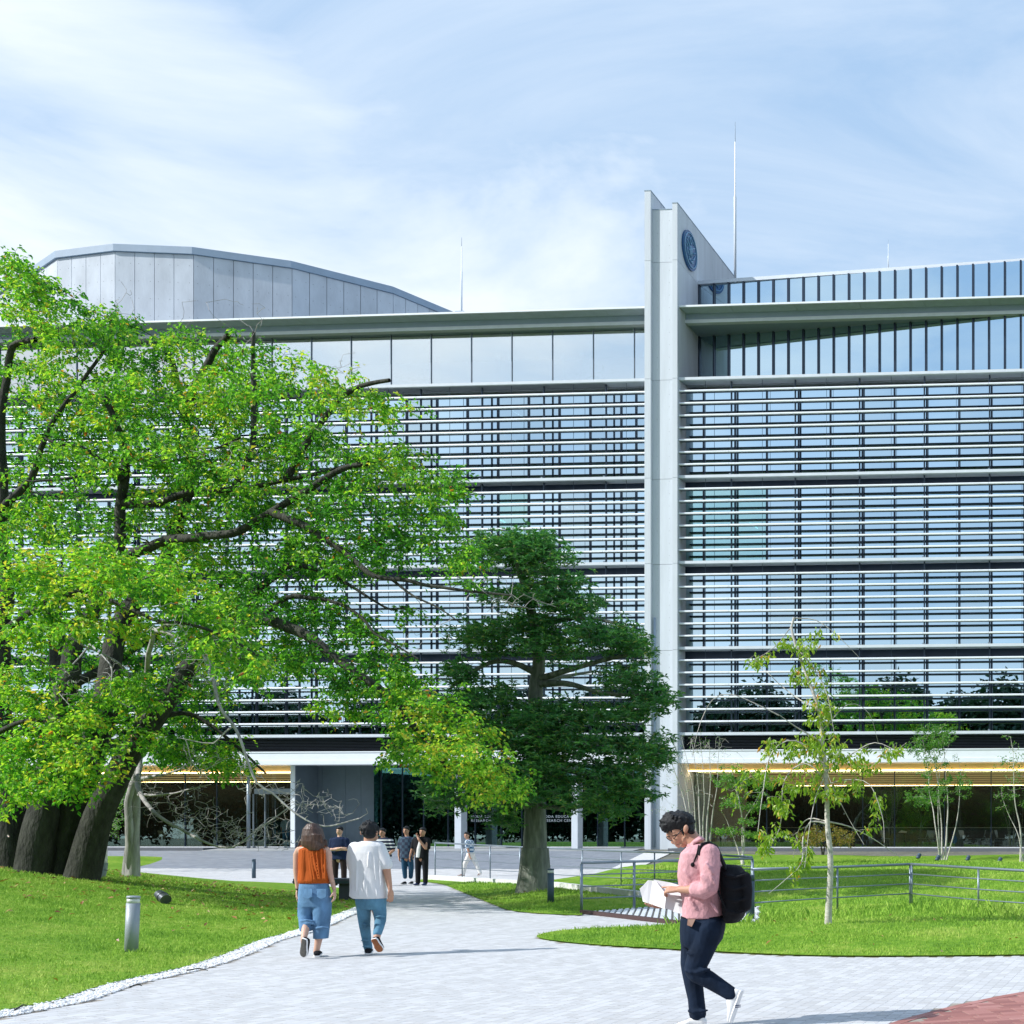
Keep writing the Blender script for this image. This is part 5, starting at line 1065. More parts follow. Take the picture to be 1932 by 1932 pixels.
class Fig:
    def __init__(s, loc, label, mp, name='person', cat='person', group=None):
        s.root = empty(name, loc, label, cat, group); s.m = mp; s.g = {}
    def mb(s, k): return s.g.setdefault(k, MB())
    def ball(s, k, c, rx, ry=None, rz=None, rot=None):
        ry = rx if ry is None else ry; rz = rx if rz is None else rz; v, f = ico_geo(2)
        out_ = []
        for p in v:
            q = Vector((p.x*rx, p.y*ry, p.z*rz))
            if rot is not None: q = rot @ q
            out_.append(c + RT*q.x + FW*q.y + UP*q.z)
        s.mb(k).add(out_, f)
    def ell(s, k, x, y, dy, rx, ry, rz, rot=0.0):     # rot: rotation in the picture plane, radians
        s.ball(k, s.m(x, y, dy), rx, ry, rz, Matrix.Rotation(rot, 3, 'Y') if rot else None)
    def cap(s, k, pts, world=False):
        Pn = [(p[0] if world else s.m(p[0], p[1], p[2])) for p in pts]; rr = [p[-1] for p in pts]
        for i, (p, r) in enumerate(zip(Pn, rr)): s.ball(k, p, r)
        for i in range(len(Pn)-1):
            if (Pn[i+1]-Pn[i]).length > 1e-5: v, f = tube_geo([Pn[i], Pn[i+1]], [rr[i], rr[i+1]], 14, True); s.mb(k).add(v, f)
    def ring(s, k, rings, n=24, sq=2.3):
        v = []; m = s.mb(k)
        for r in rings:
            y, x0, x1, b = r[:4]; dy = r[4] if len(r) > 4 else 0; y2 = r[5] if len(r) > 5 else y
            a = s.m(x0, y, dy); c = s.m(x1, y2, dy); o_ = (a+c)/2; ax = (c-a)/2
            for i in range(n):
                t = 2*math.pi*i/n; cx_, sx_ = math.cos(t), math.sin(t); e = 2/sq
                v.append(o_+ax*(math.copysign(abs(cx_)**e, cx_))+FW*(b*math.copysign(abs(sx_)**e, sx_)))
        f = [(i*n+j, (i+1)*n+j, (i+1)*n+(j+1) % n, i*n+(j+1) % n) for i in range(len(rings)-1) for j in range(n)]
        f += [tuple(range(n)), tuple((len(rings)-1)*n+j for j in range(n-1, -1, -1))]; m.add(v, f)
    def hand(s, k, w, d, nrm, sc=1.0, curl=(0.35, .4, .45, .5), thumb=0.6, side=1):
        """w wrist point, d direction of the fingers, nrm direction the palm faces (curl direction), side: thumb on +/- (d x nrm)"""
        d = d.normalized(); nrm = (nrm-d*nrm.dot(d)).normalized(); lat = d.cross(nrm)*side
        for q in (-1, -.33, .33, 1): s.cap(k, [(w+d*.012*sc+lat*q*.012*sc, .015*sc), (w+d*.082*sc+lat*q*.030*sc, .0125*sc)], True)
        for i, (q, l) in enumerate(((1, .072), (.33, .082), (-.33, .076), (-1, .058))):
            p = w+d*.088*sc+lat*q*.031*sc; a = curl[i]; dirv = d; pts = [(p, .0098*sc)]
            for j, fr_ in enumerate((.42, .32, .26)):
                ang_ = a*(j+.55); dirv = (d*math.cos(ang_)+nrm*math.sin(ang_)+lat*q*.06).normalized(); p = p+dirv*l*fr_*sc; pts.append((p, (.0092-.0009*j)*sc))
            s.cap(k, pts, True)
        p = w+d*.022*sc+lat*.024*sc; td = (d*.72+lat*thumb+nrm*.28).normalized(); p1 = p+td*.042*sc; td2 = (td+d*.3+nrm*.25).normalized(); p2 = p1+td2*.030*sc; p3 = p2+(td2+nrm*.15).normalized()*.024*sc
        s.cap(k, [(p, .0145*sc), (p1, .0125*sc), (p2, .0108*sc), (p3, .0085*sc)], True)
    def done(s, k, name, mat, vox, smooth=3, label=None):
        o = voxel_mesh(name, s.g[k], vox, mat, s.root, smooth)
        if label: o['label'] = label
        return o
def skin_mat(name, c): 
    m = M(name, c, 0.5, var=0.06, scale=20, spec=0.4); b = [n for n in m.node_tree.nodes if n.type == 'BSDF_PRINCIPLED'][0]; b.inputs['Subsurface Weight'].default_value = 0.12; b.inputs['Subsurface Radius'].default_value = (0.02, 0.008, 0.004); return m
mSkin = skin_mat('skin', (0.50, 0.27, 0.18)); mSkinP = skin_mat('pale_skin', (0.62, 0.38, 0.28))
def cloth(name, c, bump=0.35, var=0.10, rough=0.85, scale=9, bscale=18, stretch=(1, 1, .6), **k): return M(name, c, rough, var=var, scale=scale, bump=bump, bscale=bscale, spec=0.2, stretch=stretch, **k)
mHair = M('black_hair', (0.008, 0.009, 0.011), 0.6, var=0.3, scale=30, bump=0.45, bscale=90, stretch=(1, 1, .3), spec=0.3)
mHairB = M('brown_hair', (0.035, 0.017, 0.010), 0.40, col2=(0.09, 0.045, 0.028), scale=40, bump=0.4, bscale=70, stretch=(1, 1, .05), spec=0.5)
mPink = cloth('pink_shirt', (0.62, 0.335, 0.36), 0.6, 0.16, scale=60, bscale=24)
mNavyJ = cloth('dark_denim', (0.007, 0.016, 0.036), 0.6, 0.35, scale=7, bscale=14)
mBlueJ = cloth('washed_denim', (0.12, 0.24, 0.40), 0.6, 0.32, scale=6, bscale=14, col2=None)
mTealJ = cloth('faded_denim', (0.10, 0.23, 0.33), 0.6, 0.40, scale=6, bscale=16)
mRust = cloth('rust_top', (0.42, 0.085, 0.012), 0.7, 0.12, scale=5, bscale=9, stretch=(1.6, 1.6, .18))
mTee = cloth('white_tee', (0.72, 0.72, 0.73), 0.8, 0.03, scale=5, bscale=5)
mWhiteShoe = M('white_canvas', (0.80, 0.80, 0.80), 0.7, var=.03, scale=8); mBlackCloth = cloth('black_cloth', (0.010, 0.011, 0.014), 0.5, 0.3, scale=8, bscale=16)
mSoleGrey = M('grey_sole', (0.10, 0.095, 0.085), 0.8, var=.2, scale=40, bump=.5, bscale=120); mSoleTan = M('tan_sole', (0.30, 0.10, 0.03), 0.7, var=.2, scale=40, bump=.5, bscale=120)
mNavy = cloth('navy_cloth', (0.010, 0.022, 0.065), 0.6, 0.2); mPaper = M('paper', (0.70, 0.70, 0.71), 0.8, bump=.1, bscale=6)
mEye = M('eye_dark', (0.01, 0.008, 0.006), 0.2); mLip = M('lips', (0.38, 0.13, 0.11), 0.5); mFrame = M('spectacle_frame', (0.01, 0.01, 0.012), 0.3); mBrownLeather = M('brown_leather', (0.14, 0.05, 0.02), 0.5)
def shoe(f, heel, toe, up, w, h, mat, msole, name='shoe', vox=0.006, low=True, band=None):
    """heel, toe: points on the sole; up: direction from sole to instep"""
    d = (toe-heel); L_ = d.length; d.normalize(); up = (up-d*up.dot(d)).normalized(); lat = d.cross(up)
    rings = [(-.02, .30, .55, 1.0), (.10, .40, .95, 1.0), (.28, .40, 1.0, .95), (.45, .42, .85, .92), (.65, .50, .55, .98), (.82, .50, .42, .92), (.96, .36, .30, .62), (1.0, .16, .18, .3)]
    def shell(mb, z0, z1f, grow):
        v = []; n = 16
        for t, wf, hf, _ in rings:
            c = heel+d*(L_*t); hw = w*wf+grow; z1_ = z1f(hf)
            for i in range(n):
                a = 2*math.pi*i/n; ca, sa = math.cos(a), math.sin(a)
                v.append(c+lat*hw*math.copysign(abs(ca)**.7, ca)+up*((z0+z1_)/2+(z1_-z0)/2*math.copysign(abs(sa)**.8, sa)))
        k_ = len(rings); fc = [(i*n+j, (i+1)*n+j, (i+1)*n+(j+1) % n, i*n+(j+1) % n) for i in range(k_-1) for j in range(n)]+[tuple(range(n)), tuple((k_-1)*n+j for j in range(n-1, -1, -1))]
        mb.add(v, fc)
    mb = MB(); shell(mb, 0.012, lambda q: h*q+.012, 0); sh = voxel_mesh(name, mb, vox, mat, f.root, 2)
    mb = MB(); shell(mb, 0.0, lambda q: 0.026, 0.004); so_ = voxel_mesh('midsole', mb, vox, mWhiteShoe, f.root, 1); so_.parent = sh; so_.location = (0, 0, 0)
    if msole:
        mb = MB(); shell(mb, -0.008, lambda q: 0.003, -0.002); s2 = voxel_mesh('outsole', mb, vox, msole, f.root, 1); s2.parent = sh; s2.location = (0, 0, 0)
    return sh

# ---------------------------------------------------------------- student with backpack and papers, nearest
D1 = 9.9
def m1(x, y, dy=0.0): return P((1450+x/3.5375)/1.24, (1850+y/3.5375)/1.24, D1+dy)
g0 = m1(640, 1950); f = Fig((g0.x, g0.y, 0), 'young man in pink shirt with black backpack reading white papers as he walks', m1)
VX = 0.0085
# body: head, neck, torso, arms, hands, legs in one surface
f.ball('skin', m1(492, 296), .094, .074, .098)
f.ell('skin', 498, 352, 0, .066, .062, .085, rot=-.35); f.ell('skin', 480, 400, 0, .042, .052, .045, rot=-.5); f.ell('skin', 522, 440, 0, .036, .036, .030); f.ell('skin', 560, 395, 0, .055, .060, .05)
f.cap('skin', [(432, 365, 0, .045), (450, 385, 0, .030)]); f.cap('skin', [(438, 395, 0, .011), (436, 427, 0, .0125), (450, 434, 0, .011)])
f.cap('skin', [(474, 447, 0, .017), (486, 458, 0, .015)])
f.cap('skin', [(560, 350, 0, .060), (600, 400, 0, .060), (650, 460, 0, .066)])
f.ell('skin', 547, 315, -.078, .021, .012, .035, rot=.15); f.ell('skin', 547, 315, .078, .021, .012, .035)
f.ring('skin', [(480, 590, 740, .12), (560, 545, 800, .16), (760, 535, 820, .15), (950, 550, 820, .14), (1100, 545, 830, .15)])
f.cap('skin', [(745, 530, -.19, .05), (742, 815, -.23, .045), (700, 825, -.22, .042), (600, 818, -.20, .036), (500, 818, -.16, .027)])
f.cap('skin', [(700, 530, .17, .05), (650, 850, .20, .042), (500, 905, .17, .036), (372, 950, .12, .026)])
f.cap('skin', [(720, 1120, -.08, .08), (640, 1470, -.08, .055), (900, 1665, -.06, .042), (950, 1700, -.06, .038)])
f.cap('skin', [(665, 1120, .08, .08), (600, 1480, .07, .055), (655, 1840, .06, .04)])
f.hand('skin', m1(495, 818, -.155), (m1(300, 818, -.12)-m1(495, 818, -.155)), (FW*.5-UP*.8), 1.02, (.03, .75, .85, .9), .25, -1)
f.hand('skin', m1(372, 950, .12), (m1(255, 962, .02)-m1(372, 950, .12)), (UP*.9-FW*.25), 1.0, (.25, .25, .3, .35), .5, 1)
f.done('skin', 'body', mSkin, 0.0052, 2)
# shirt
f.ring('shirt', [(438, 612, 722, .078), (470, 562, 772, .145), (515, 520, 815, .20), (600, 500, 840, .205), (700, 490, 850, .195), (800, 503, 856, .185), (900, 530, 860, .18), (1000, 528, 862, .182), (1052, 527, 856, .185)])
f.cap('shirt', [(740, 520, -.16, .082), (748, 640, -.205, .075), (742, 800, -.235, .068), (700, 826, -.225, .062), (640, 818, -.21, .056), (622, 818, -.205, .050)])
f.cap('shirt', [(742, 800, -.235, .068), (700, 860, -.22, .040), (690, 880, -.215, .02)])
f.cap('shirt', [(635, 818, -.208, .060), (660, 820, -.212, .060)])
f.cap('shirt', [(700, 520, .15, .082), (650, 845, .205, .062), (560, 880, .18, .052)])
for a, b_, dy0 in ((560, 700, -.19), (600, 930, -.185), (780, 960, -.18), (560, 820, -.19), (740, 640, -.285), (700, 740, -.285), (760, 720, -.28)):  # cloth folds
    f.cap('shirt', [(a-28, b_-34, dy0, .010), (a, b_, dy0-.004, .014), (a+30, b_+48, dy0, .009)])
f.done('shirt', 'shirt', mPink, VX, 3)
# collar, button line, cuff
f.cap('col', [(575, 455, -.055, .009), (618, 412, -.072, .010), (655, 388, -.066, .011), (672, 384, 0, .011), (655, 388, .066, .011), (618, 412, .072, .010), (575, 455, .055, .009)]); f.cap('col', [(585, 462, -.065, .010), (625, 425, -.085, .011), (668, 402, -.08, .012), (690, 400, 0, .012), (668, 402, .08, .012)]); f.cap('col', [(570, 448, -.06, .012), (545, 500, -.03, .007)]); f.cap('col', [(612, 425, -.085, .010), (600, 485, -.10, .006), (575, 460, -.07, .009)]); f.done('col', 'collar', mPink, 0.006, 2)
for y in (540, 625, 700, 930): f.ell('btn%d' % y, {540: 545, 625: 540, 700: 535, 930: 553}[y], y, -.135, .006, .004, .006); f.done('btn%d' % y, 'button', mPaper, 0.0025, 0)
# trousers
f.ring('tr', [(1030, 520, 862, .175), (1080, 512, 868, .178), (1150, 508, 862, .18), (1230, 510, 842, .17), (1290, 520, 800, .15)])
f.cap('tr', [(735, 1140, -.085, .115), (700, 1260, -.09, .103), (652, 1390, -.085, .090), (618, 1470, -.085, .080), (640, 1510, -.085, .076), (740, 1565, -.08, .068), (850, 1635, -.07, .060), (925, 1683, -.065, .056)])
f.cap('tr', [(640, 1140, .08, .115), (612, 1280, .08, .098), (590, 1420, .075, .082), (592, 1480, .07, .076), (612, 1600, .065, .071), (632, 1720, .06, .064), (645, 1850, .06, .066)])
for a in ((560, 1440, .02), (590, 1500, -.15), (640, 1500, -.155), (700, 1480, -.15), (610, 1830, 0), (680, 1820, .01), (600, 1350, -.16)): f.cap('tr', [(a[0]-40, a[1]-8, a[2], .012), (a[0], a[1]+4, a[2]-.006, .016), (a[0]+45, a[1]-4, a[2], .010)])
f.done('tr', 'jeans', mNavyJ, VX, 3)
f.ring('belt', [(1030, 518, 866, .180), (1052, 516, 868, .181)]); f.done('belt', 'belt', mBlackCloth, VX, 1)
v = [m1(565, 1062, -.165), m1(628, 1062, -.195), m1(598, 1125, -.205), m1(560, 1112, -.18)]; v += [p-FW*.008 for p in v]; mesh_obj('belt_end', v, BOXF, mBrownLeather, f.root)
shoe(f, m1(712, 1955, .06), m1(470, 1962, .04), UP, .105, .085, mWhiteShoe, None, vox=.006)
sh = shoe(f, m1(1022, 1660, -.06), m1(930, 1925, -.06), (m1(900, 1640, -.06)-m1(1022, 1660, -.06)), .105, .095, mWhiteShoe, None, vox=.006)
for k in (0, 14): mb = MB(); mb.tube([m1(955, 1778+k, -.115), m1(1000, 1774+k, -.115)], .004, 5); o = mb.build('shoe_stripe', mNavy, f.root)
# hair: cap plus many tufts
f.ball('hair', m1(474, 262), .122, .094, .090); f.ball('hair', m1(515, 262), .098, .092, .092); f.ball('hair', m1(565, 300), .052, .078, .060); f.ball('hair', m1(400, 300), .058, .070, .050)
for i in range(70):
    a = random.uniform(-.2, 3.5); b_ = random.uniform(-1.1, 1.1); c = m1(478, 266); dv = RT*math.cos(a)*math.cos(b_)*.124+UP*math.sin(a)*math.cos(b_)*.094+FW*math.sin(b_)*.090
    p = c+dv*.96; t_ = (UP*-.35+RT*(-.55 if dv.dot(RT) < 0.03 else .35)+dv.normalized()*.5+Vector((random.gauss(0, .3), random.gauss(0, .3), random.gauss(0, .3)))).normalized(); f.cap('hair', [(p, .013), (p+t_*.022, .006)], True)
for x, y in ((352, 338), (372, 352), (395, 356), (425, 352), (455, 345), (480, 338)):
    for dy0 in (-.05, 0, .05): f.cap('hair', [(x+18, y-60, dy0, .016), (x, y-8, dy0*1.1, .006)])
f.cap('hair', [(520, 330, -.072, .012), (528, 368, -.070, .006)]); f.cap('hair', [(588, 330, -.05, .028), (602, 360, 0, .022), (588, 330, .05, .028)])
f.done('hair', 'hair', mHair, 0.0052, 1)
# glasses
gl = MB()
for dy0 in (-.036, .032):
    rg = []; c = m1(418, 397, dy0); du = (m1(452, 412, dy0)-m1(392, 384, dy0)).normalized(); dn = (du*.35+FW*.9).normalized(); dv = UP
    for k in range(17): a = 2*math.pi*k/16; rg.append(c+du*math.cos(a)*.028+FW*math.cos(a)*.010+dv*math.sin(a)*.014)
    gl.tube(rg, .0032, 6, False)
gl.tube([m1(446, 400, -.05), m1(468, 372, -.076), m1(520, 318, -.082)], .0035, 6); gl.tube([m1(446, 400, .05), m1(520, 318, .08)], .003, 6); gl.tube([m1(418, 394, -.012), m1(416, 392, .008)], .003, 6)
gl.build('glasses', mFrame, f.root, True)
f.ell('eye', 446, 392, -.045, .010, .008, .004, rot=.3); f.done('eye', 'eye', mEye, .003, 0); f.cap('brow', [(440, 372, -.045, .004), (468, 362, -.062, .004)]); f.done('brow', 'eyebrow', mHair, .003, 0); f.cap('lip', [(470, 449, -.012, .005), (492, 452, -.024, .004)]); f.done('lip', 'mouth', mLip, .003, 0)
man1 = f
# backpack: a thing of its own
bk = Fig(m1(950, 860), 'black backpack on the back of the man in the pink shirt', m1, 'backpack', 'backpack')
bk.ring('b', [(612, 862, 950, .07), (632, 848, 1000, .11), (690, 846, 1034, .14), (770, 850, 1055, .15), (880, 856, 1056, .155), (980, 864, 1040, .15), (1050, 872, 1010, .135), (1092, 885, 975, .10)], sq=3); bk.cap('b', [(1035, 720, -.08, .05), (1045, 820, -.08, .05), (1035, 950, -.08, .05)]); bk.cap('b', [(1035, 720, .08, .05), (1040, 950, .08, .05)])
for y in (700, 800, 900, 1000): bk.cap('b', [(880, y, -.152, .010), (960, y+16, -.160, .012), (1030, y-5, -.14, .010)])
bk.done('b', 'bag', mBlackCloth, VX, 2)
def strap(fg, pts, w, name, mat, th=.006):
    Pn = [fg.m(*p[:3]) for p in pts]; C_ = catmull([tuple(p) for p in Pn], .03); Vv, T_, U_ = frames(C_); mb = MB(); 
    for i in range(len(Vv)-1):
        a, b_ = Vv[i], Vv[i+1]; t = (b_-a); l = t.length/2*1.1; t.normalize(); side = (FW-t*FW.dot(t)).normalized(); nn_ = t.cross(side); mb.obox((a+b_)/2, t*l, side*w, nn_*th)
    return voxel_mesh(name, mb, .0055, mat, fg.root, 1)
strap(bk, [(880, 650, -.11), (840, 560, -.13), (790, 455, -.14), (735, 428, -.15), (690, 440, -.175), (668, 480, -.19), (662, 535, -.20)], .030, 'strap', mBlackCloth, .009)
strap(bk, [(800, 770, -.185), (820, 850, -.195), (858, 935, -.165), (885, 980, -.13)], .012, 'strap', mBlackCloth)
strap(bk, [(880, 650, .11), (840, 560, .13), (760, 440, .14), (700, 440, .15), (600, 480, .18), (520, 520, .18)], .028, 'strap', mBlackCloth, .008)
mb = MB(); mb.tube([m1(655, 450, -.19), m1(640, 520, -.205), m1(612, 595, -.20), m1(605, 625, -.20)], .006, 6); mb.build('strap_cord', mBlackCloth, bk.root, True)
bk.ball('k', m1(604, 612, -.20), .018, .014, .020); bk.done('k', 'cord_knot', mBlackCloth, .005, 0)
# papers: several creased sheets held between the hands
pr = Fig(m1(380, 880, -.05), 'loose creased white sheets of paper in the hands of the man in the pink shirt', m1, 'papers', 'paper')
def sheet(pts, name='sheet'):
    n = len(pts); v = [m1(*p) for p in pts]; v += [p-UP*.0015-FW*.0015 for p in v]; c = sum(v[:n], Vector())/n
    fcs = [tuple(range(n)), tuple(range(2*n-1, n-1, -1))]+[(i, n+i, n+(i+1) % n, (i+1) % n) for i in range(n)]
    bm = bmesh.new(); bv = [bm.verts.new(p) for p in v]
    for q in fcs: bm.faces.new([bv[i] for i in q])
    bmesh.ops.triangulate(bm, faces=bm.faces[:]); vv_ = [x.co.copy() for x in bm.verts]; ff = [tuple(x.index for x in q.verts) for q in bm.faces]; bm.free(); return mesh_obj(name, vv_, ff, mPaper, pr.root)
sheet([(232, 742, .09), (300, 750, .03), (385, 860, -.09), (372, 975, -.10), (192, 915, .06), (170, 812, .09)]); sheet([(388, 856, -.091), (520, 872, -.04), (562, 880, -.02), (500, 1010, -.05), (374, 972, -.101)])
sheet([(280, 735, .04), (420, 760, .05), (560, 800, .03), (600, 850, .0), (540, 900, -.02), (400, 870, .0), (300, 850, .0)]); sheet([(165, 810, .03), (240, 740, .05), (300, 745, .06), (330, 900, .03), (230, 930, .01), (185, 880, .02)])
sheet([(470, 900, -.06), (590, 870, -.04), (545, 990, -.08), (500, 1015, -.09), (440, 1000, -.08)])

# ---------------------------------------------------------------- woman in rust top and man in white tee, seen from behind
D2 = 15.6
def m2(x, y, dy=0.0): return P((600+x/4.2925)/1.24, (1850+y/4.2925)/1.24, D2+dy)
g0 = m2(590, 1668); f = Fig((g0.x, g0.y, 0), 'woman with long brown hair, rust sleeveless top and cropped blue jeans walking away', m2)
f.ball('skin', m2(562, 420), .078, .092, .11); f.cap('skin', [(562, 470, 0, .055), (562, 560, 0, .052)])
f.ring('skin', [(545, 480, 650, .06), (570, 420, 700, .085), (640, 440, 695, .10), (800, 455, 690, .10), (950, 440, 715, .11), (1080, 440, 730, .12)])
f.cap('skin', [(432, 592, 0, .043), (405, 640, 0, .040), (400, 760, 0, .035), (405, 850, .02, .034), (412, 960, .03, .025), (415, 1000, .03, .022)])
f.cap('skin', [(700, 592, 0, .043), (722, 640, 0, .040), (728, 760, 0, .036), (738, 830, .02, .034), (765, 930, .02, .027), (782, 990, .02, .022)])
f.cap('skin', [(505, 1080, 0, .08), (500, 1250, .03, .055), (490, 1400, -.15, .042), (478, 1470, -.22, .034), (474, 1520, -.24, .032)])
f.cap('skin', [(665, 1080, 0, .08), (660, 1300, -.02, .052), (632, 1450, .0, .045), (612, 1560, .0, .036), (600, 1620, .0, .033)])
f.hand('skin', m2(416, 1000, .03), (m2(418, 1080, .05)-m2(416, 1000, .03)), RT, .95, (.3, .3, .35, .4), .4, 1); f.hand('skin', m2(784, 995, .02), (m2(788, 1075, .0)-m2(784, 995, .02)), -RT*.8-FW*.3, .98, (.35, .4, .45, .5), .4, -1)
f.done('skin', 'body', mSkinP, 0.0075, 2)
f.ring('top', [(548, 455, 500, .03), (556, 440, 530, .06)]); f.ring('top', [(548, 640, 690, .03), (556, 610, 704, .06)]); f.ring('top', [(556, 448, 696, .075), (600, 436, 704, .112), (700, 434, 706, .118), (800, 434, 714, .120), (870, 430, 722, .13), (905, 430, 720, .135), (930, 438, 716, .122)])
for x0, x1 in ((480, 470), (520, 560), (600, 640), (650, 670), (560, 620), (460, 455), (690, 690), (540, 585)): f.cap('top', [(x0, 590, -.108, .006), ((x0+x1)/2, 740, -.118, .013), (x1, 890, -.128, .008)])
f.done('top', 'sleeveless_top', mRust, .0075, 2)
f.ring('jn', [(922, 444, 710, .11), (960, 440, 718, .12), (1040, 434, 734, .13), (1120, 432, 740, .13), (1165, 432, 740, .12)])
f.ring('jn', [(1120, 434, 584, .11), (1250, 432, 574, .105, .01), (1300, 444, 578, .11, .0), (1360, 446, 578, .10, -.06), (1412, 452, 536, .075, -.10)]); f.ring('jn', [(1120, 574, 740, .11), (1250, 584, 734, .105), (1360, 588, 720, .10), (1484, 584, 708, .09)])
for p in ((440, 1300), (450, 1330), (600, 1370)): f.cap('jn', [(p[0], p[1]+10, -.11, .012), (p[0]+60, p[1], -.13, .018), (p[0]+125, p[1]+8, -.11, .012)])
f.done('jn', 'jeans', mBlueJ, .0085, 3)
for x0 in (470, 610): v = [m2(x0, 985, -.152), m2(x0+95, 985, -.156), m2(x0+92, 1065, -.160), m2(x0+46, 1085, -.160), m2(x0+4, 1065, -.158)]; v += [p-FW*.012 for p in v]; mesh_obj('back_pocket', v, [(4, 3, 2, 1, 0), (5, 6, 7, 8, 9)]+[(i, (i+1) % 5, 5+(i+1) % 5, 5+i) for i in range(5)], mBlueJ, f.root)
f.ball('hair', m2(565, 415), .092, .105, .118)
f.ring('hair', [(330, 520, 610, .06, .0), (380, 482, 648, .10), (450, 468, 666, .11, -.01), (510, 458, 680, .10, -.03), (548, 452, 684, .07, -.06), (575, 505, 655, .04, -.09), (600, 525, 625, .025, -.10)])
for i in range(34):
    x = random.uniform(455, 680); t = abs(x-570)/140; yb = 600-55*t+random.uniform(-15, 20); f.cap('hair', [((x-570)*.75+570, 440, -.105+.04*t, .010), ((x-570)*.95+570, 520, -.115+.05*t, .010), (x, yb, -.108+.06*t, .005)])
f.cap('hair', [(450, 500, -.02, .02), (418, 560, -.03, .008)]); f.cap('hair', [(690, 500, -.02, .02), (706, 560, -.03, .010)])
f.done('hair', 'hair', mHairB, .007, 1)
f.cap('w', [(396, 988, 0, .008), (412, 994, -.022, .008), (428, 990, 0, .008), (412, 988, .05, .008), (396, 988, 0, .008)]); f.done('w', 'wristwatch', mBlackCloth, .005, 0)
shoe(f, m2(606, 1672, -.06), m2(622, 1636, .20), UP, .095, .065, mBlackCloth, None, vox=.007)
shoe(f, m2(478, 1492, -.345), m2(466, 1668, -.24), FW*1.0-UP*.1, .095, .065, mBlackCloth, mSoleGrey, vox=.007)
D3 = 15.85
def m3(x, y, dy=0.0): return P((600+x/4.2925)/1.24, (1850+y/4.2925)/1.24, D3+dy)
g0 = m3(1130, 1650); f = Fig((g0.x, g0.y, 0), 'man with short black hair in an oversized white tee and faded skinny jeans walking away', m3)
f.ball('skin', m3(1135, 400, .01), .080, .095, .112); f.cap('skin', [(1130, 450, .0, .056), (1130, 530, 0, .060)]); f.ell('skin', 1052, 420, .01, .012, .02, .034); f.ell('skin', 1206, 425, .0, .016, .02, .034); f.ell('skin', 1180, 470, .05, .05, .05, .045)
f.ring('skin', [(520, 1040, 1230, .08), (560, 985, 1270, .11), (700, 985, 1255, .11), (950, 1010, 1250, .11), (1120, 1005, 1270, .12)])
f.cap('skin', [(1255, 590, 0, .055), (1300, 740, .0, .047), (1318, 850, .0, .042), (1335, 950, -.01, .032), (1342, 985, -.02, .027)]); f.cap('skin', [(975, 600, 0, .055), (965, 800, .02, .042), (1000, 930, .18, .035), (1040, 960, .26, .028)])
f.cap('skin', [(1080, 1120, 0, .09), (1085, 1340, .02, .06), (1118, 1590, .02, .04)]); f.cap('skin', [(1215, 1120, 0, .09), (1240, 1290, .0, .06), (1215, 1440, -.18, .042), (1205, 1500, -.22, .036)])
f.hand('skin', m3(1343, 990, -.02), (m3(1350, 1085, -.02)-m3(1343, 990, -.02)), -RT*.8+FW*.3, 1.05, (.35, .4, .5, .5), .4, 1); f.hand('skin', m3(1040, 960, .26), RT+UP*.2, -FW, 1.0, (.4, .4, .4, .4), .4, 1)
f.done('skin', 'body', mSkin, .0078, 2)
f.ring('tee', [(505, 1068, 1192, .065), (525, 1000, 1245, .10), (556, 945, 1278, .12), (620, 936, 1272, .135), (750, 942, 1266, .14), (900, 950, 1284, .142), (1000, 950, 1296, .145), (1055, 945, 1302, .148), (1082, 985, 1296, .142)])
f.cap('tee', [(1225, 570, 0, .082), (1262, 650, 0, .078), (1305, 745, 0, .072)]); f.cap('tee', [(990, 575, 0, .08), (965, 680, .01, .07), (968, 760, .03, .066)])
for a in ((1180, 640, 1200, 900), (1240, 700, 1250, 950), (1010, 700, 1000, 1000), (1130, 620, 1120, 760), (1090, 800, 1080, 1040), (1200, 980, 1215, 1070), (1040, 960, 1035, 1070)): f.cap('tee', [(a[0], a[1], -.132, .006), ((a[0]+a[2])/2, (a[1]+a[3])/2, -.142, .012), (a[2], a[3], -.142, .007)])
f.done('tee', 't_shirt', mTee, .0085, 3)
f.ring('jn', [(1060, 1000, 1292, .125), (1110, 1005, 1295, .13), (1150, 1012, 1292, .125), (1190, 1020, 1285, .10)])
f.cap('jn', [(1078, 1140, 0, .088), (1080, 1250, .01, .076), (1086, 1350, .02, .064), (1104, 1480, .02, .054), (1122, 1580, .02, .050)]); f.cap('jn', [(1222, 1140, 0, .088), (1240, 1235, .0, .076), (1244, 1300, -.03, .066), (1232, 1370, -.12, .056), (1215, 1430, -.18, .050)])
for a in ((1085, 1340, .0), (1090, 1370, .0), (1240, 1260, -.07), (1100, 1500, -.02), (1115, 1560, -.02)): f.cap('jn', [(a[0]-45, a[1]+6, a[2]-.03, .010), (a[0], a[1], a[2]-.055, .014), (a[0]+45, a[1]+6, a[2]-.03, .010)])
f.done('jn', 'jeans', mTealJ, .0078, 3)
f.ball('hair', m3(1133, 388), .104, .108, .108); f.ball('hair', m3(1135, 440, -.03), .078, .07, .055)
for i in range(60):
    a = random.uniform(0, 6.28); b_ = random.uniform(-.5, 1.5); dv = (RT*math.cos(a)*math.cos(b_)*.106+FW*math.sin(a)*math.cos(b_)*.108+UP*math.sin(b_)*.108); p = m3(1133, 388)+dv*.97; t_ = (UP*-.5+dv.normalized()*.35+Vector((random.gauss(0, .3), random.gauss(0, .3), random.gauss(0, .2)))).normalized(); f.cap('hair', [(p, .013), (p+t_*.024, .005)], True)
f.done('hair', 'hair', mHair, .007, 1)
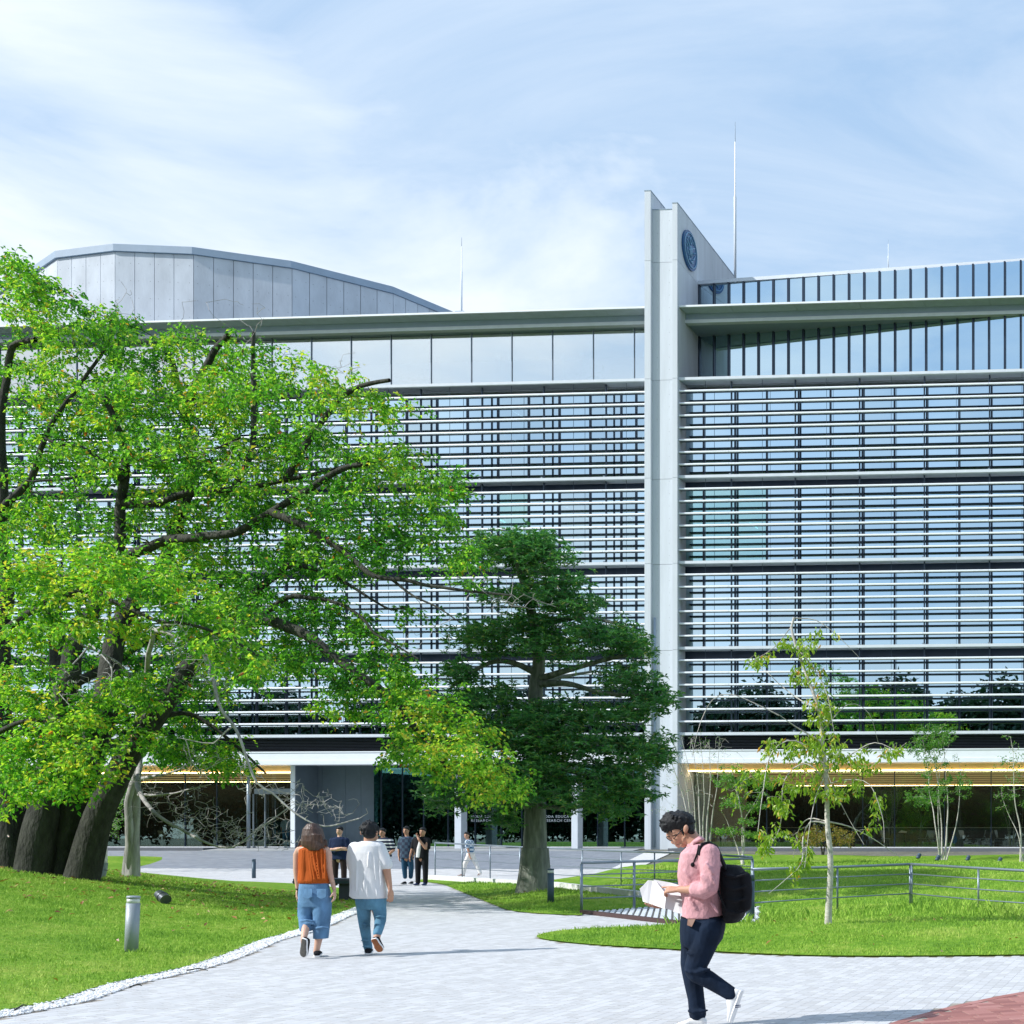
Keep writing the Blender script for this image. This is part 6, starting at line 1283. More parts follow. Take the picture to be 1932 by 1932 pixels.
shoe(f, m3(1122, 1648, -.05), m3(1130, 1612, .22), UP, .10, .07, mBlackCloth, None, vox=.007)
shoe(f, m3(1175, 1490, -.34), m3(1248, 1618, -.25), FW*1.0+UP*.05, .10, .07, mBlackCloth, mSoleTan, vox=.007)

# ---------------------------------------------------------------- group further back: full figures with simpler surfaces
def plaid(name, c1, c2, sc_=28):
    m, t, b, o_ = new_mat(name); tcn = t.nodes.new('ShaderNodeTexCoord'); ck = t.nodes.new('ShaderNodeTexChecker'); t.links.new(tcn.outputs['Object'], ck.inputs[0]); ck.inputs['Scale'].default_value = sc_; ck.inputs[1].default_value = (*c1, 1); ck.inputs[2].default_value = (*c2, 1); t.links.new(ck.outputs[0], b.inputs[0]); b.inputs['Roughness'].default_value = .85; return m
def stripes(name, c1, c2, sc_):
    m, t, b, o_ = new_mat(name); tcn = t.nodes.new('ShaderNodeTexCoord'); sp_ = t.nodes.new('ShaderNodeSeparateXYZ'); t.links.new(tcn.outputs['Object'], sp_.inputs[0]); s_ = math_node('SINE', math_node('MULTIPLY', sp_.outputs[2], sc_, nt_=t), nt_=t); t.links.new(ramp(s_, [(.45, c1), (.55, c2)], t), b.inputs[0]); b.inputs['Roughness'].default_value = .85; return m
def small_person(label, u, d, spec, group=None, gz=None):
    """spec in metres: x to the picture's right, z up, y away"""
    g = at_depth(u, d); 
    if gz is not None: g.z = gz
    def mp(x, z, y=0.0): return Vector(g)+RT*x+UP*z+FW*y
    f = Fig(g, label, mp, group=group); h = spec['head']; vx = spec.get('vox', .017)
    tw = spec.get('turn', 0)
    f.ball('skin', mp(h[0], h[1], h[2]), .082, .090, .118); f.cap('skin', [(h[0], h[1]-.06, h[2]+.01, .055), (spec['neck'][0], spec['neck'][1], spec['neck'][2], .052)]); f.ball('skin', mp(h[0]+.02*tw, h[1]-.02, h[2]-.088), .013, .016, .02)
    for sx in (-1, 1): f.ball('skin', mp(h[0]+sx*.078, h[1]-.01, h[2]+.01), .012, .02, .03)
    for a in spec['arms']: f.cap('skin', [(*p[:3], p[3]) for p in a]); e, w = a[-2], a[-1]; pe, pw = mp(*e[:3]), mp(*w[:3]); f.hand('skin', pw, pw-pe, spec.get('palm', RT), 1.0, (.4, .4, .5, .5), .4, 1)
    for l in spec['legs']: f.cap('skin', [(*p[:3], p[3]*.72) for p in l])
    t = spec['torso']; f.cap('skin', [(t[0][1]*.5+t[0][2]*.5, t[0][0]-.05, 0, .08), (t[-1][1]*.5+t[-1][2]*.5, t[-1][0], 0, .10)])
    f.done('skin', 'body', spec.get('skin', mSkin), min(vx, .013), 1)
    f.ring('top', [(z, x0, x1, b_) for z, x0, x1, b_ in t]); 
    for sl in spec['sleeves']: f.cap('top', [tuple(p) for p in sl])
    f.done('top', spec.get('tn', 'shirt'), spec['top'], vx, 2)
    if 'inner' in spec:
        z0, z1_, x0, x1_, lean = spec['inner']; f.ring('inn', [(z0, x0, x1_, .135, -.012), ((z0+z1_)/2, x0+lean*.5, x1_+lean*.5, .14, -.015), (z1_, x0+lean, x1_+lean, .10, -.015)]); f.done('inn', 't_shirt', mTee, vx, 1)
    for l in spec['legs']: f.cap('tr', [tuple(p) for p in l])
    l0, l1 = spec['legs'][0][0], spec['legs'][1][0]; f.ball('tr', mp((l0[0]+l1[0])/2, l0[1]+.04, 0), .165, .115, .12)
    f.done('tr', 'trousers', spec['tr'], vx, 2)
    f.ball('hair', mp(h[0], h[1]+.048, h[2]+.026), .092, .094, .088); f.ball('hair', mp(h[0], h[1]+.088, h[2]-.045), .070, .045, .030)
    for k in range(26):
        a = random.uniform(0, 6.28); b_ = random.uniform(.1, 1.5); dv = RT*math.cos(a)*math.cos(b_)*.092+FW*math.sin(a)*math.cos(b_)*.098+UP*math.sin(b_)*.092; p = mp(h[0], h[1]+.048, h[2]+.03)+dv*.95; (f.cap('hair', [(p, .016), (p+(dv.normalized()*.4-UP*.5)*.04, .007)], True) if dv.dot(FW) > -.03 else None)
    f.done('hair', 'hair', mHair, .012, 1)
    for sx in (-1, 1): f.ball('e%d' % sx, mp(h[0]+sx*.030+.02*tw, h[1]-.002, h[2]-.081), .016, .008, .009); f.cap('bw%d' % sx, [(h[0]+sx*.018+.02*tw, h[1]+.026, h[2]-.080, .006), (h[0]+sx*.046+.02*tw, h[1]+.026, h[2]-.072, .006)]); f.done('bw%d' % sx, 'eyebrow', mHair, .004, 0); f.done('e%d' % sx, 'eye', mEye, .004, 0)
    f.ball('mo', mp(h[0]+.02*tw, h[1]-.058, h[2]-.074), .024, .010, .007); f.done('mo', 'mouth', mLip, .005, 0)
    for (hx, hz, hy, tx, tz, ty) in spec['shoes']: shoe(f, mp(hx, hz, hy), mp(tx, tz, ty), UP, .10, .08, spec.get('shoem', mBlackCloth), None, vox=.012)
    return f
g4 = 'group of young men standing and chatting on the path'
L2 = lambda x, x2=None, y=0: [(x, .88, 0, .105), (x2 if x2 is not None else x, .48, y*.5, .078), (x2 if x2 is not None else x, .10, y, .066)]
small_person('young man in navy tee with folded arms standing behind the dark bench', 640.5, 37, dict(head=(0, 1.60, 0), neck=(0, 1.42, 0), torso=[(1.44, -.09, .09, .07), (1.38, -.22, .22, .11), (1.2, -.235, .235, .135), (.95, -.22, .22, .13), (.78, -.225, .225, .13)],
    sleeves=[[(-.20, 1.34, 0, .08), (-.245, 1.12, -.02, .07)], [(.20, 1.34, 0, .08), (.245, 1.12, -.02, .07)]], arms=[[(-.20, 1.32, 0, .05), (-.25, 1.08, -.03, .045), (.10, 1.11, -.17, .032), (.16, 1.12, -.17, .028)], [(.20, 1.32, 0, .05), (.25, 1.08, -.03, .045), (-.12, 1.06, -.20, .032), (-.19, 1.07, -.20, .028)]],
    legs=[L2(-.11, -.12), L2(.10, .13)], top=mNavy, tn='t_shirt', tr=cloth('brown_trousers', (0.03, 0.02, 0.02)), skin=mSkinP, shoes=[(-.12, .0, .08, -.14, 0, -.19), (.13, 0, .08, .15, 0, -.19)]), g4)
small_person('laughing man in navy and white striped polo partly hidden by the white tee man', 724, 37.5, dict(head=(-.03, 1.56, -.03), neck=(0, 1.38, 0), torso=[(1.42, -.09, .09, .07), (1.36, -.22, .22, .11), (1.15, -.24, .24, .14), (.95, -.23, .23, .14), (.82, -.23, .23, .13)],
    sleeves=[[(-.20, 1.32, 0, .08), (-.25, 1.12, 0, .075)], [(.20, 1.32, 0, .08), (.27, 1.12, 0, .075)]], arms=[[(-.20, 1.3, 0, .05), (-.26, 1.05, 0, .043), (-.12, .98, -.16, .03)], [(.20, 1.3, 0, .05), (.29, 1.05, 0, .045), (.20, .92, -.12, .035), (.13, .88, -.16, .03)]],
    legs=[L2(-.10), L2(.10)], top=stripes('navy_white_stripes', (0.012, 0.02, 0.05), (0.75, 0.78, 0.8), 62), tn='polo_shirt', tr=mNavyJ, skin=mSkin, shoes=[(-.10, .0, .08, -.12, 0, -.19), (.10, 0, .08, .13, 0, -.19)]), g4)
small_person('smiling man in dark patterned short-sleeved shirt and cropped jeans at the path edge', 768, 38.5, dict(head=(-.02, 1.62, -.02), neck=(0, 1.44, 0), torso=[(1.45, -.08, .08, .07), (1.39, -.20, .20, .11), (1.2, -.22, .22, .13), (.95, -.19, .2, .13), (.78, -.2, .2, .13)],
    sleeves=[[(-.18, 1.35, 0, .078), (-.23, 1.12, 0, .07)], [(.18, 1.35, 0, .078), (.23, 1.12, 0, .07)]], arms=[[(-.19, 1.32, 0, .05), (-.24, 1.08, 0, .04), (-.235, .88, -.03, .03), (-.22, .82, -.04, .027)], [(.19, 1.32, 0, .05), (.24, 1.08, .02, .04), (.2, .9, 0, .03)]],
    legs=[[(-.08, .86, 0, .10), (-.08, .5, 0, .075), (-.06, .22, 0, .06)], [(.08, .86, 0, .10), (.10, .5, .05, .075), (.07, .22, .08, .06)]], top=plaid('dark_pattern_shirt', (0.010, 0.020, 0.05), (0.035, 0.075, 0.12), 11), tr=cloth('blue_cropped_jeans', (0.02, 0.07, 0.13)), skin=mSkin, shoes=[(-.07, .0, .06, -.07, 0, -.2), (.08, 0, .16, .12, 0, -.10)]), g4)
small_person('man in open black shirt over white tee with one hand at his mouth', 795, 37.5, dict(head=(.06, 1.58, -.05), neck=(.03, 1.42, 0), torso=[(1.45, -.08, .10, .07), (1.39, -.22, .21, .11), (1.2, -.22, .23, .13), (.95, -.17, .20, .13), (.80, -.16, .20, .13)],
    sleeves=[[(-.19, 1.35, 0, .078), (-.25, 1.14, 0, .07)], [(.19, 1.35, 0, .078), (.22, 1.12, -.05, .07)]], arms=[[(-.20, 1.32, 0, .05), (-.27, 1.08, 0, .04), (-.31, .92, -.02, .03), (-.32, .86, -.02, .027)], [(.20, 1.32, -.02, .05), (.19, 1.10, -.12, .042), (.03, 1.36, -.20, .032), (-.01, 1.42, -.18, .028)]],
    legs=[L2(-.08, -.10, 0), L2(.10, .12)], top=mBlackCloth, tr=mBlackCloth, skin=mSkin, inner=(.83, 1.36, -.13, .05, .06), shoes=[(-.10, .0, .04, -.13, 0, -.2), (.12, 0, .02, .14, 0, -.24)], shoem=mNavy), g4)
small_person('man in blue plaid shirt and white trousers striding left behind the railing', 886, 46, dict(head=(-.10, 1.47, -.02), neck=(-.05, 1.31, 0), torso=[(1.33, -.12, .04, .06), (1.27, -.16, .12, .14), (1.1, -.15, .15, .15), (.92, -.12, .16, .14), (.80, -.12, .16, .13)],
    sleeves=[[(-.02, 1.24, -.16, .075), (.0, 1.06, -.18, .07)], [(.0, 1.24, .16, .075), (.02, 1.06, .18, .07)]], arms=[[(-.02, 1.22, -.17, .045), (.02, 1.0, -.18, .04), (.07, .80, -.18, .03), (.09, .74, -.18, .027)], [(0, 1.22, .17, .045), (-.05, 1.0, .18, .04), (-.12, .85, .18, .03)]],
    legs=[[(.03, .78, -.06, .10), (-.14, .44, -.06, .078), (-.20, .08, -.06, .062)], [(.05, .78, .06, .10), (.20, .46, .06, .078), (.36, .12, .06, .06)]], top=plaid('blue_plaid', (0.05, 0.13, 0.25), (0.55, 0.62, 0.68), 14), tr=cloth('white_trousers', (0.72, 0.70, 0.67)), skin=mSkin, shoes=[(-.16, .0, -.06, -.42, 0, -.06), (.40, .06, .06, .26, -.0, .06)], shoem=mBrownLeather))
# people inside the left cafe door
small_person('person in grey shirt and jeans with shoulder bag inside the cafe door', 540, 65.5, dict(head=(0, 1.58, 0), neck=(0, 1.4, 0), torso=[(1.42, -.09, .09, .07), (1.36, -.2, .2, .11), (1.1, -.2, .2, .13), (.85, -.2, .2, .13)], sleeves=[[(-.18, 1.3, 0, .075), (-.25, 1.08, 0, .065)], [(.18, 1.3, 0, .075), (.25, 1.08, 0, .065)]],
    arms=[[(-.19, 1.3, 0, .05), (-.26, 1.0, 0, .04), (-.24, .85, 0, .03)], [(.19, 1.3, 0, .05), (.26, 1.0, 0, .04), (.24, .85, 0, .03)]], legs=[L2(-.1), L2(.1)], top=cloth('grey_shirt', (.5, .53, .56)), tr=mBlueJ, shoes=[(-.1, 0, .1, -.1, 0, -.15), (.1, 0, .1, .1, 0, -.15)], shoem=mWhiteShoe, vox=.03), None, FLOOR)
small_person('person in dark clothes inside the cafe door, left of the grey-shirted one', 524, 66, dict(head=(0, 1.55, 0), neck=(0, 1.38, 0), torso=[(1.4, -.09, .09, .07), (1.34, -.2, .2, .11), (1.1, -.2, .2, .13), (.85, -.2, .2, .13)], sleeves=[[(-.18, 1.3, 0, .075), (-.25, 1.08, 0, .065)], [(.18, 1.3, 0, .075), (.25, 1.08, 0, .065)]],
    arms=[[(-.19, 1.3, 0, .05), (-.26, 1.0, 0, .04), (-.24, .85, 0, .03)], [(.19, 1.3, 0, .05), (.26, 1.0, 0, .04), (.24, .85, 0, .03)]], legs=[L2(-.1), L2(.1)], top=mBlackCloth, tr=cloth('grey_trousers', (.12, .15, .15)), shoes=[(-.1, 0, .1, -.1, 0, -.15), (.1, 0, .1, .1, 0, -.15)], vox=.03), None, FLOOR)
# ================================================================== railings
def railing(nodes, posts, label, group=None, name='railing', nr=4, r=0.021, rpost=0.020, cap0=True):
    """nodes: (u, v_top, d, z_base) along the rail, posts: indices/fractions along the node list; rails at equal steps"""
    tp = [P(u, v, d) for u, v, d, _ in nodes]; bs = [Vector((p.x, p.y, n[3])) for p, n in zip(tp, nodes)]
    e = empty(name, bs[0], label, 'railing', group)
    for k in range(nr):
        f_ = 1-k/nr*0.96; mb = MB(); pts = [b_+(t-b_)*f_ for t, b_ in zip(tp, bs)]
        mb.tube(pts, r*(1.25 if k == 0 else .62), 10); mb.build('handrail' if k == 0 else 'rail', mRail, e, True)
    for q in posts:
        i = min(int(q), len(nodes)-2); fr_ = q-i; t = tp[i]+(tp[i+1]-tp[i])*fr_; b_ = bs[i]+(bs[i+1]-bs[i])*fr_
        mb = MB(); mb.tube([(b_.x, b_.y, b_.z-.05), (b_.x, b_.y, t.z-r)], rpost, 8); p_ = mb.build('post', mRail, e, True)
    return e
gR = 'galvanised railings beside the paths'
railing([(821, 1590, 42, .14), (981, 1598, 40, .03), (1031, 1600, 38.5, 0), (1172, 1606, 35.6, 0), (1306, 1610, 31.5, .1), (1418, 1617, 28.5, .12)], [0, .33, .66, 1, 1.98, 2.5, 3, 3.5, 4, 4.5, 5], 'long low railing running behind the evergreen trunk above a white kerb', gR)
railing([(1097, 1628, 24.6, 0), (1290, 1623, 26.2, 0), (1420, 1620, 27.6, .05)], [0, .5, 1, 2], 'railing panel left of the man in pink, along the ribbed ramp', gR, rpost=.028)
railing([(1421, 1640, 23.2, .02), (1580, 1636, 24.2, .08), (1717, 1630.5, 25.4, .1)], [0, 1, 2], 'railing panel right of the backpack leading back to the corner post', gR)
railing([(1719, 1630.5, 25.35, .1), (1846, 1638, 23.6, .06), (1990, 1646, 22.2, .05), (2230, 1661, 20.2, .04)], [.01, 1, 2, 2.5, 3], 'railing panel running to the right edge of the picture', gR)
# white kerb under the long railing
mKerb = M('white_kerb', (0.68, 0.68, 0.67), 0.8, var=.08, scale=6)
kp = [G(u, v) for u, v in ((812, 1660.5), (985, 1672), (1047, 1675.5), (1212, 1695.5))]
kp[0].z = .0
tk = empty('kerb', kp[0], 'low white kerb under the long railing beside the evergreen', 'kerb')
for i in range(3):
    a, b_ = kp[i], kp[i+1]; L_ = (b_-a).length; n = max(1, int(L_/1.0)); t = (b_-a).normalized(); s_ = Vector((-t.y, t.x, 0))
    for k in range(n):
        c = a+t*(L_*(k+.5)/n); mb = MB(); mb.obox((c.x, c.y, .07), t*(L_/n/2-.006), s_*.08, Vector((0, 0, .10))); mb.build('kerb_stone', mKerb, tk)
# ribbed grating deck inside the ramp railing
gp = [Vector((x, y, 0)) for x, y in grate]; gd = empty('ribbed_ramp', gp[0], 'pale ribbed walkway strip inside the railing behind the man in pink', 'ramp')
mesh_obj('ramp_base', [(p.x, p.y, -0.004) for p in gp], [tuple(range(len(gp)))], M('ramp_gap', (0.06, 0.08, 0.11), 0.9), gd)
mb = MB(); rd = (FW+RT*((1275-CX)/FPX)).normalized(); rs = Vector((rd.y, -rd.x, 0)); o0 = P(1275, CY, 24); o0.z = 0
for k in range(-60, 60):
    st_ = [t for t in np.arange(-6, 6, .08) if in_poly(np.array([(o0+rs*k*.115+rd*t).x]), np.array([(o0+rs*k*.115+rd*t).y]), grate)[0]]
    if len(st_) > 3:
        t0, t1 = st_[0], st_[-1]
        while t0 < t1-.1:
            t2 = min(t0+1.3, t1); c = o0+rs*k*.115+rd*((t0+t2)/2); mb.obox((c.x, c.y, .016), rd*((t2-t0)/2-.015), rs*.036, Vector((0, 0, .02))); t0 += 1.3
o = mb.build('ramp_rib', M('ramp_white', (0.60, 0.63, 0.66), 0.7), gd); o['kind'] = 'stuff'
v = [tuple(p) for p in (gp[0], gp[-1])]; a, b_ = gp[0], gp[-1]; t = (b_-a).normalized(); mb = MB(); mb.obox((a+b_)/2+Vector((0, -.06, .03)), t*((b_-a).length/2), Vector((-t.y, t.x, 0))*.05, Vector((0, 0, .04))); mb.build('edge_angle', M('rust_edge', (0.06, 0.03, 0.03), 0.7), gd)

# ================================================================== bollards, bench, spotlights
mBol = M('bollard_grey', (0.30, 0.34, 0.37), 0.5, metal=.2, var=.06, scale=8, bump=.15, bscale=60); mBolD = M('bollard_dark', (0.05, 0.085, 0.12), 0.5, metal=.2)
mLens = M('bollard_lens', (0.62, 0.66, 0.62), 0.3)
def bollard(u, d, h, r, label, mat, lens=True, tilt=0.0, group='bollard lights'):
    g = at_depth(u, d) if d > 0 else on_ground(u, -d); e = empty('bollard_light', g, label, 'bollard', group); tl = Vector((math.sin(tilt), 0, math.cos(tilt)))
    mb = MB(); mb.tube([g-UP*.1, g+tl*(h*.87)], r, 20); mb.build('post', mat, e, True)
    if lens: mb = MB(); mb.tube([g+tl*h*.871, g+tl*h*.955], r*.93, 20); mb.build('lens', mLens, e, True)
    mb = MB(); mb.tube([g+tl*h*(.956 if lens else .871), g+tl*h*.99, g+tl*h], [r, r, r*.9], 20); mb.build('cap', mat, e, True)
    return e
bollard(247, -1797, .69, .072, 'leaning light grey bollard on the near left lawn', mBol, tilt=.05)
bollard(1039, 26.5, .70, .066, 'dark round bollard just right of the evergreen trunk', mBolD)
bollard(1415.5, 22.2, .80, .075, 'dark bollard beside the ribbed ramp, right of the backpack', mBolD, False)
bollard(479, 44, .66, .06, 'slim dark bollard at the far end of the left lawn', mBolD, False)
bollard(1318, 30, .55, .06, 'short dark bollard behind the railing left of the man in pink', mBolD, False)
def spot(u, d, s, label, az, el, group='ground spotlights', mat=mBolD):
    g = at_depth(u, d) if d > 0 else on_ground(u, -d); e = empty('spotlight', g, label, 'spotlight', group); ax = Vector((math.cos(az)*math.cos(el), math.sin(az)*math.cos(el), math.sin(el))); c = g+UP*.11*s
    mb = MB(); mb.tube([c-ax*.12*s, c-ax*.02*s, c+ax*.0*s], [.075*s, .085*s, .085*s], 24); mb.build('housing', mat, e)
    mb = MB(); mb.tube([c+ax*.006*s, c+ax*.022*s], [.094*s, .094*s], 24); mb.build('ring', mat, e)
    mb = MB(); mb.tube([c+ax*.024*s, c+ax*.13*s], [.085*s, .088*s], 24); mb.build('hood', mat, e)
    mb = MB(); mb.tube([g-UP*.08, c], .014*s, 8); mb.build('stake', mat, e)
mSpot = M('spot_graphite', (0.11, 0.12, 0.14), 0.35, metal=.6)
spot(306, -1704, 1.05, 'dark cylindrical spotlight lying tilted on the left lawn', R(-25), R(-22), mat=mSpot)
spot(190, 27.5, 1.3, 'squat grey spotlight beyond the cherry trunks', R(90), R(80), mat=mBol)
for u, d, lab in ((1733, 50, 'small spotlight left of the fan-stemmed young tree'), (1769, 48, 'small spotlight at the foot of the fan-stemmed young tree'), (1826, 50, 'small spotlight right of the fan-stemmed young tree'), (1916-30, 47, 'stubby spotlight near the right edge of the back lawn')): spot(u, d, .9, lab, R(60), R(50))
# dark bench between the walkers
mBench = M('bench_slate', (0.065, 0.065, 0.095), 0.6, var=.15, scale=5)
bp_ = G(655, 1701); e = empty('bench', bp_, 'dark slab bench at the tip of the left lawn between the two walkers', 'bench')
w_ = 1.6; cx_ = bp_.x-.25
box('seat', cx_-.85, cx_+.85, bp_.y-.25, bp_.y+.35, .40, .52, mBench, e, bev=.01); box('seat_trim', cx_-.86, cx_+.86, bp_.y-.262, bp_.y-.252, .43, .46, mBolD, e); box('leg', cx_-.60, cx_-.40, bp_.y-.15, bp_.y+.25, -.02, .398, mBench, e, bev=.01); box('leg', cx_+.15, cx_+.62, bp_.y-.15, bp_.y+.25, -.02, .398, mBench, e, bev=.01)

# ================================================================== cafe tables and chairs
mChairG = M('grey_chair_shell', (0.42, 0.46, 0.47), 0.5); mChairW = M('beige_wood_shell', (0.55, 0.40, 0.24), 0.5); mLegD = M('chair_leg', (0.05, 0.06, 0.065), 0.4, metal=.6); mTable = M('dark_table', (0.03, 0.035, 0.04), 0.4)
def make_chair(mat):
    e = empty('cafe_chair', (0, 0, 0))
    mb = MB(); mb.add([(-.21, -.21, .44), (.21, -.21, .44), (.23, .2, .45), (-.23, .2, .45), (-.21, -.21, .46), (.21, -.21, .46), (.23, .2, .47), (-.23, .2, .47)], BOXF); mb.build('seat', mat, e)
    v = []
    for z, w, y in ((.50, .13, .20), (.62, .17, .23), (.74, .225, .26), (.84, .23, .28), (.87, .20, .285)): v += [(-w, y-.03, z), (0, y, z), (w, y-.03, z)]
    n = len(v); v += [(x, y+.015, z) for x, y, z in v]; fc = []
    for i in range(4):
        for j in range(2): a = i*3+j; fc += [(a, a+1, a+4, a+3), (n+a+3, n+a+4, n+a+1, n+a)]
    for i in range(4): fc += [(i*3, i*3+3, n+i*3+3, n+i*3), (i*3+2, n+i*3+2, n+i*3+5, i*3+5)]
    fc += [(12, 13, n+13, n+12), (13, 14, n+14, n+13)]
    mb = MB(); mb.add(v, fc); mb.build('backrest', mat, e)
    for sx in (-1, 1):
        for sy in (-1, 1): mb = MB(); mb.tube([(sx*.20, sy*.19, .44), (sx*.235, sy*.235, 0)], .012, 6); mb.build('leg', mLegD, e)
        mb = MB(); mb.tube([(sx*.16, .19, .44), (sx*.15, .215, .52)], .012, 6); mb.build('back_bracket', mLegD, e)
    return e
def make_table(mat=mTable):
    e = empty('cafe_table', (0, 0, 0)); mb = MB(); mb.tube([(0, 0, .715), (0, 0, .74)], .38, 24); mb.build('tabletop', mat, e)
    mb = MB(); mb.tube([(0, 0, .02), (0, 0, .714)], .03, 10); mb.build('pedestal', mLegD, e); mb = MB(); mb.tube([(0, 0, 0), (0, 0, .02)], .24, 20); mb.build('base', mLegD, e); return e
def copy_tree(o, parent=None):
    c = o.copy(); COL.objects.link(c); c.parent = parent
    for ch in o.children: copy_tree(ch, c)
    return c
def place(proto, first, u, Y, rot, label, cat, group):
    o = proto if first else copy_tree(proto); o.location = (xf(u, Y), Y, FLOOR); o.rotation_euler = (0, 0, rot); return tag(o, label, cat, group)
cg = make_chair(mChairG); cw = make_chair(mChairW); tb = make_table()
for i, (u, Y, rt, lab) in enumerate([(1545, 63.2, R(95), 'grey cafe chair partly behind the maple shrub'), (1672, 63.4, R(80), 'grey cafe chair at the left of the table with the white papers'), (1740, 63.6, R(-80), 'grey cafe chair at the right of the table with the white papers'), (1757, 64.6, R(10), 'grey cafe chair behind the table with the white papers'),
        (1820, 63.2, R(85), 'grey cafe chair just left behind the fan-stemmed young tree'), (1824, 65.5, R(80), 'grey cafe chair further in, left behind the fan-stemmed tree'), (1849, 63.4, R(-85), 'grey cafe chair right of the blue bag'), (1862, 65.2, R(-70), 'grey cafe chair further in, right of the blue bag'),
        (1888, 63.2, R(80), 'grey cafe chair left of the rightmost table'), (1926, 63.3, R(-75), 'grey cafe chair right of the rightmost table, by the edge of the picture'), (1345, 63.3, R(80), 'grey cafe chair behind the many-stemmed bare tree'), (1375, 63.4, R(-80), 'grey cafe chair left of the layered green tree'), (1450, 63.3, R(85), 'grey cafe chair right of the layered green tree'), (1490, 63.3, R(-85), 'grey cafe chair left of the maple shrub')]):
    place(cg, i == 0, u, Y, rt, lab, 'chair', 'grey chairs in the right cafe')
for i, (u, Y, lab) in enumerate([(1706, 63.4, 'round dark cafe table with white papers on it'), (1908, 63.4, 'rightmost round dark cafe table'), (1470, 63.4, 'round dark cafe table between the layered tree and the maple shrub'), (1360, 63.4, 'leftmost round dark table of the right cafe')]): place(tb, i == 0, u, Y, 0, lab, 'table', 'round tables in the cafe')
for i, (u, Y, rt, lab) in enumerate([(226, 63.2, R(175), 'beige wooden chair left of the bare tree trunk'), (312, 63.2, R(188), 'beige wooden chair just right of the bare tree trunk'), (352, 63.3, R(182), 'beige wooden chair, third from the bare trunk'), (375, 63.2, R(176), 'beige wooden chair left of the seated visitors legs'), (416, 63.1, R(180), 'beige wooden chair in the middle of the left cafe window'), (462-12, 63.2, R(184), 'beige wooden chair left of the round grey column'), (512, 63.2, R(178), 'beige wooden chair right of the round grey column'), (546, 64.2, R(180), 'beige wooden chair behind the people in the cafe door'), (180, 63.6, R(178), 'beige wooden chair behind the slim stems at the left')]):
    place(cw, i == 0, u, Y, rt, lab, 'chair', 'beige chairs in the left cafe')
tb2 = make_table(mTable)
for i, (u, Y, lab) in enumerate([(330, 64.2, 'long-window cafe table right of the bare trunk'), (395, 64.2, 'dark cafe table in the middle of the left cafe'), (470, 64.2, 'dark cafe table behind the round grey column')]): place(tb2, i == 0, u, Y, 0, lab, 'table', 'round tables in the left cafe')
# long counter, blue bag, papers on the table, small pictures in the cafe
cnt = empty('bar_counter', (xf(1750, 70), 70, FLOOR), 'long pale counter running across the back of the right cafe', 'counter')
box('counter_top', xf(1300, 70), xf(2100, 70), 69.7, 70.3, FLOOR+1.02, FLOOR+1.06, mChairG, cnt); box('counter_front', xf(1300, 70), xf(2100, 70), 69.9, 70.2, FLOOR, FLOOR+1.018, mPlinth, cnt)
mBagB = M('blue_bag', (0.04, 0.20, 0.50), 0.7, bump=.3, bscale=20)
bg_ = empty('bag', PY(1800, 1588, 63.5), 'bright blue bag hanging behind the fan-stemmed young tree', 'bag'); f = Fig(PY(1800, 1588, 63.5), None, None); bpy.data.objects.remove(f.root); f.root = bg_; f.ball('b', PY(1800, 1584, 63.5), .17, .09, .24); f.done('b', 'bag_body', mBagB, .03, 1)
mb = MB(); q = PY(1800, 1576, 63.5); mb.tube([q+RT*-.10, q+RT*-.08+UP*.2, q+RT*.08+UP*.2, q+RT*.10], .012, 6); mb.build('handle', mBagB, bg_)
nb = PY(1703, 1583, 63.3); nb.z = FLOOR+.742; o = mesh_obj('papers', [nb+Vector((-.2, -.1, 0)), nb+Vector((.2, -.12, 0)), nb+Vector((.22, .12, .05)), nb+Vector((-.1, .15, .12)), nb+Vector((-.2, -.1, .006)), nb+Vector((.2, -.12, .006)), nb+Vector((.22, .12, .056)), nb+Vector((-.1, .15, .126))], BOXF, mPaper, origin=nb); tag(o, 'white papers lying on the round cafe table', 'paper')
# indoor plants on the upper floor
for u, lab in ((772, 'pale indoor plant at the left behind the top floor glass'), (795, 'second pale indoor plant beside the bare branch, behind the top floor glass'), (1130, 'bushy indoor plant behind the top floor glass near the fins')):
    t = Tree(60+u); b_ = PY(u, 716, 62.4); b_.z = LV[4]+.05
    t.limb([b_, b_+UP*.5, b_+UP*.9], .03, .01, 0.01); t.grow([tuple(b_+Vector((t.rng.normal(0, .5), t.rng.normal(0, .15), t.rng.uniform(.4, 1.45)))) for _ in range(40)], rmax=.006, rtip=.004)
    e = empty('indoor_plant', b_, lab, 'plant', 'indoor plants on the top floor'); t.build_wood('stem', mBark, e); pts, dirs = twig_leaf_points(t, 6, .3, .04); leaves('foliage', t, pts, dirs, .10, .04, mLeafS, e)
    mb = MB(); mb.tube([b_, b_+UP*.35], [.14, .18], 14); mb.build('pot', mWhite, e)

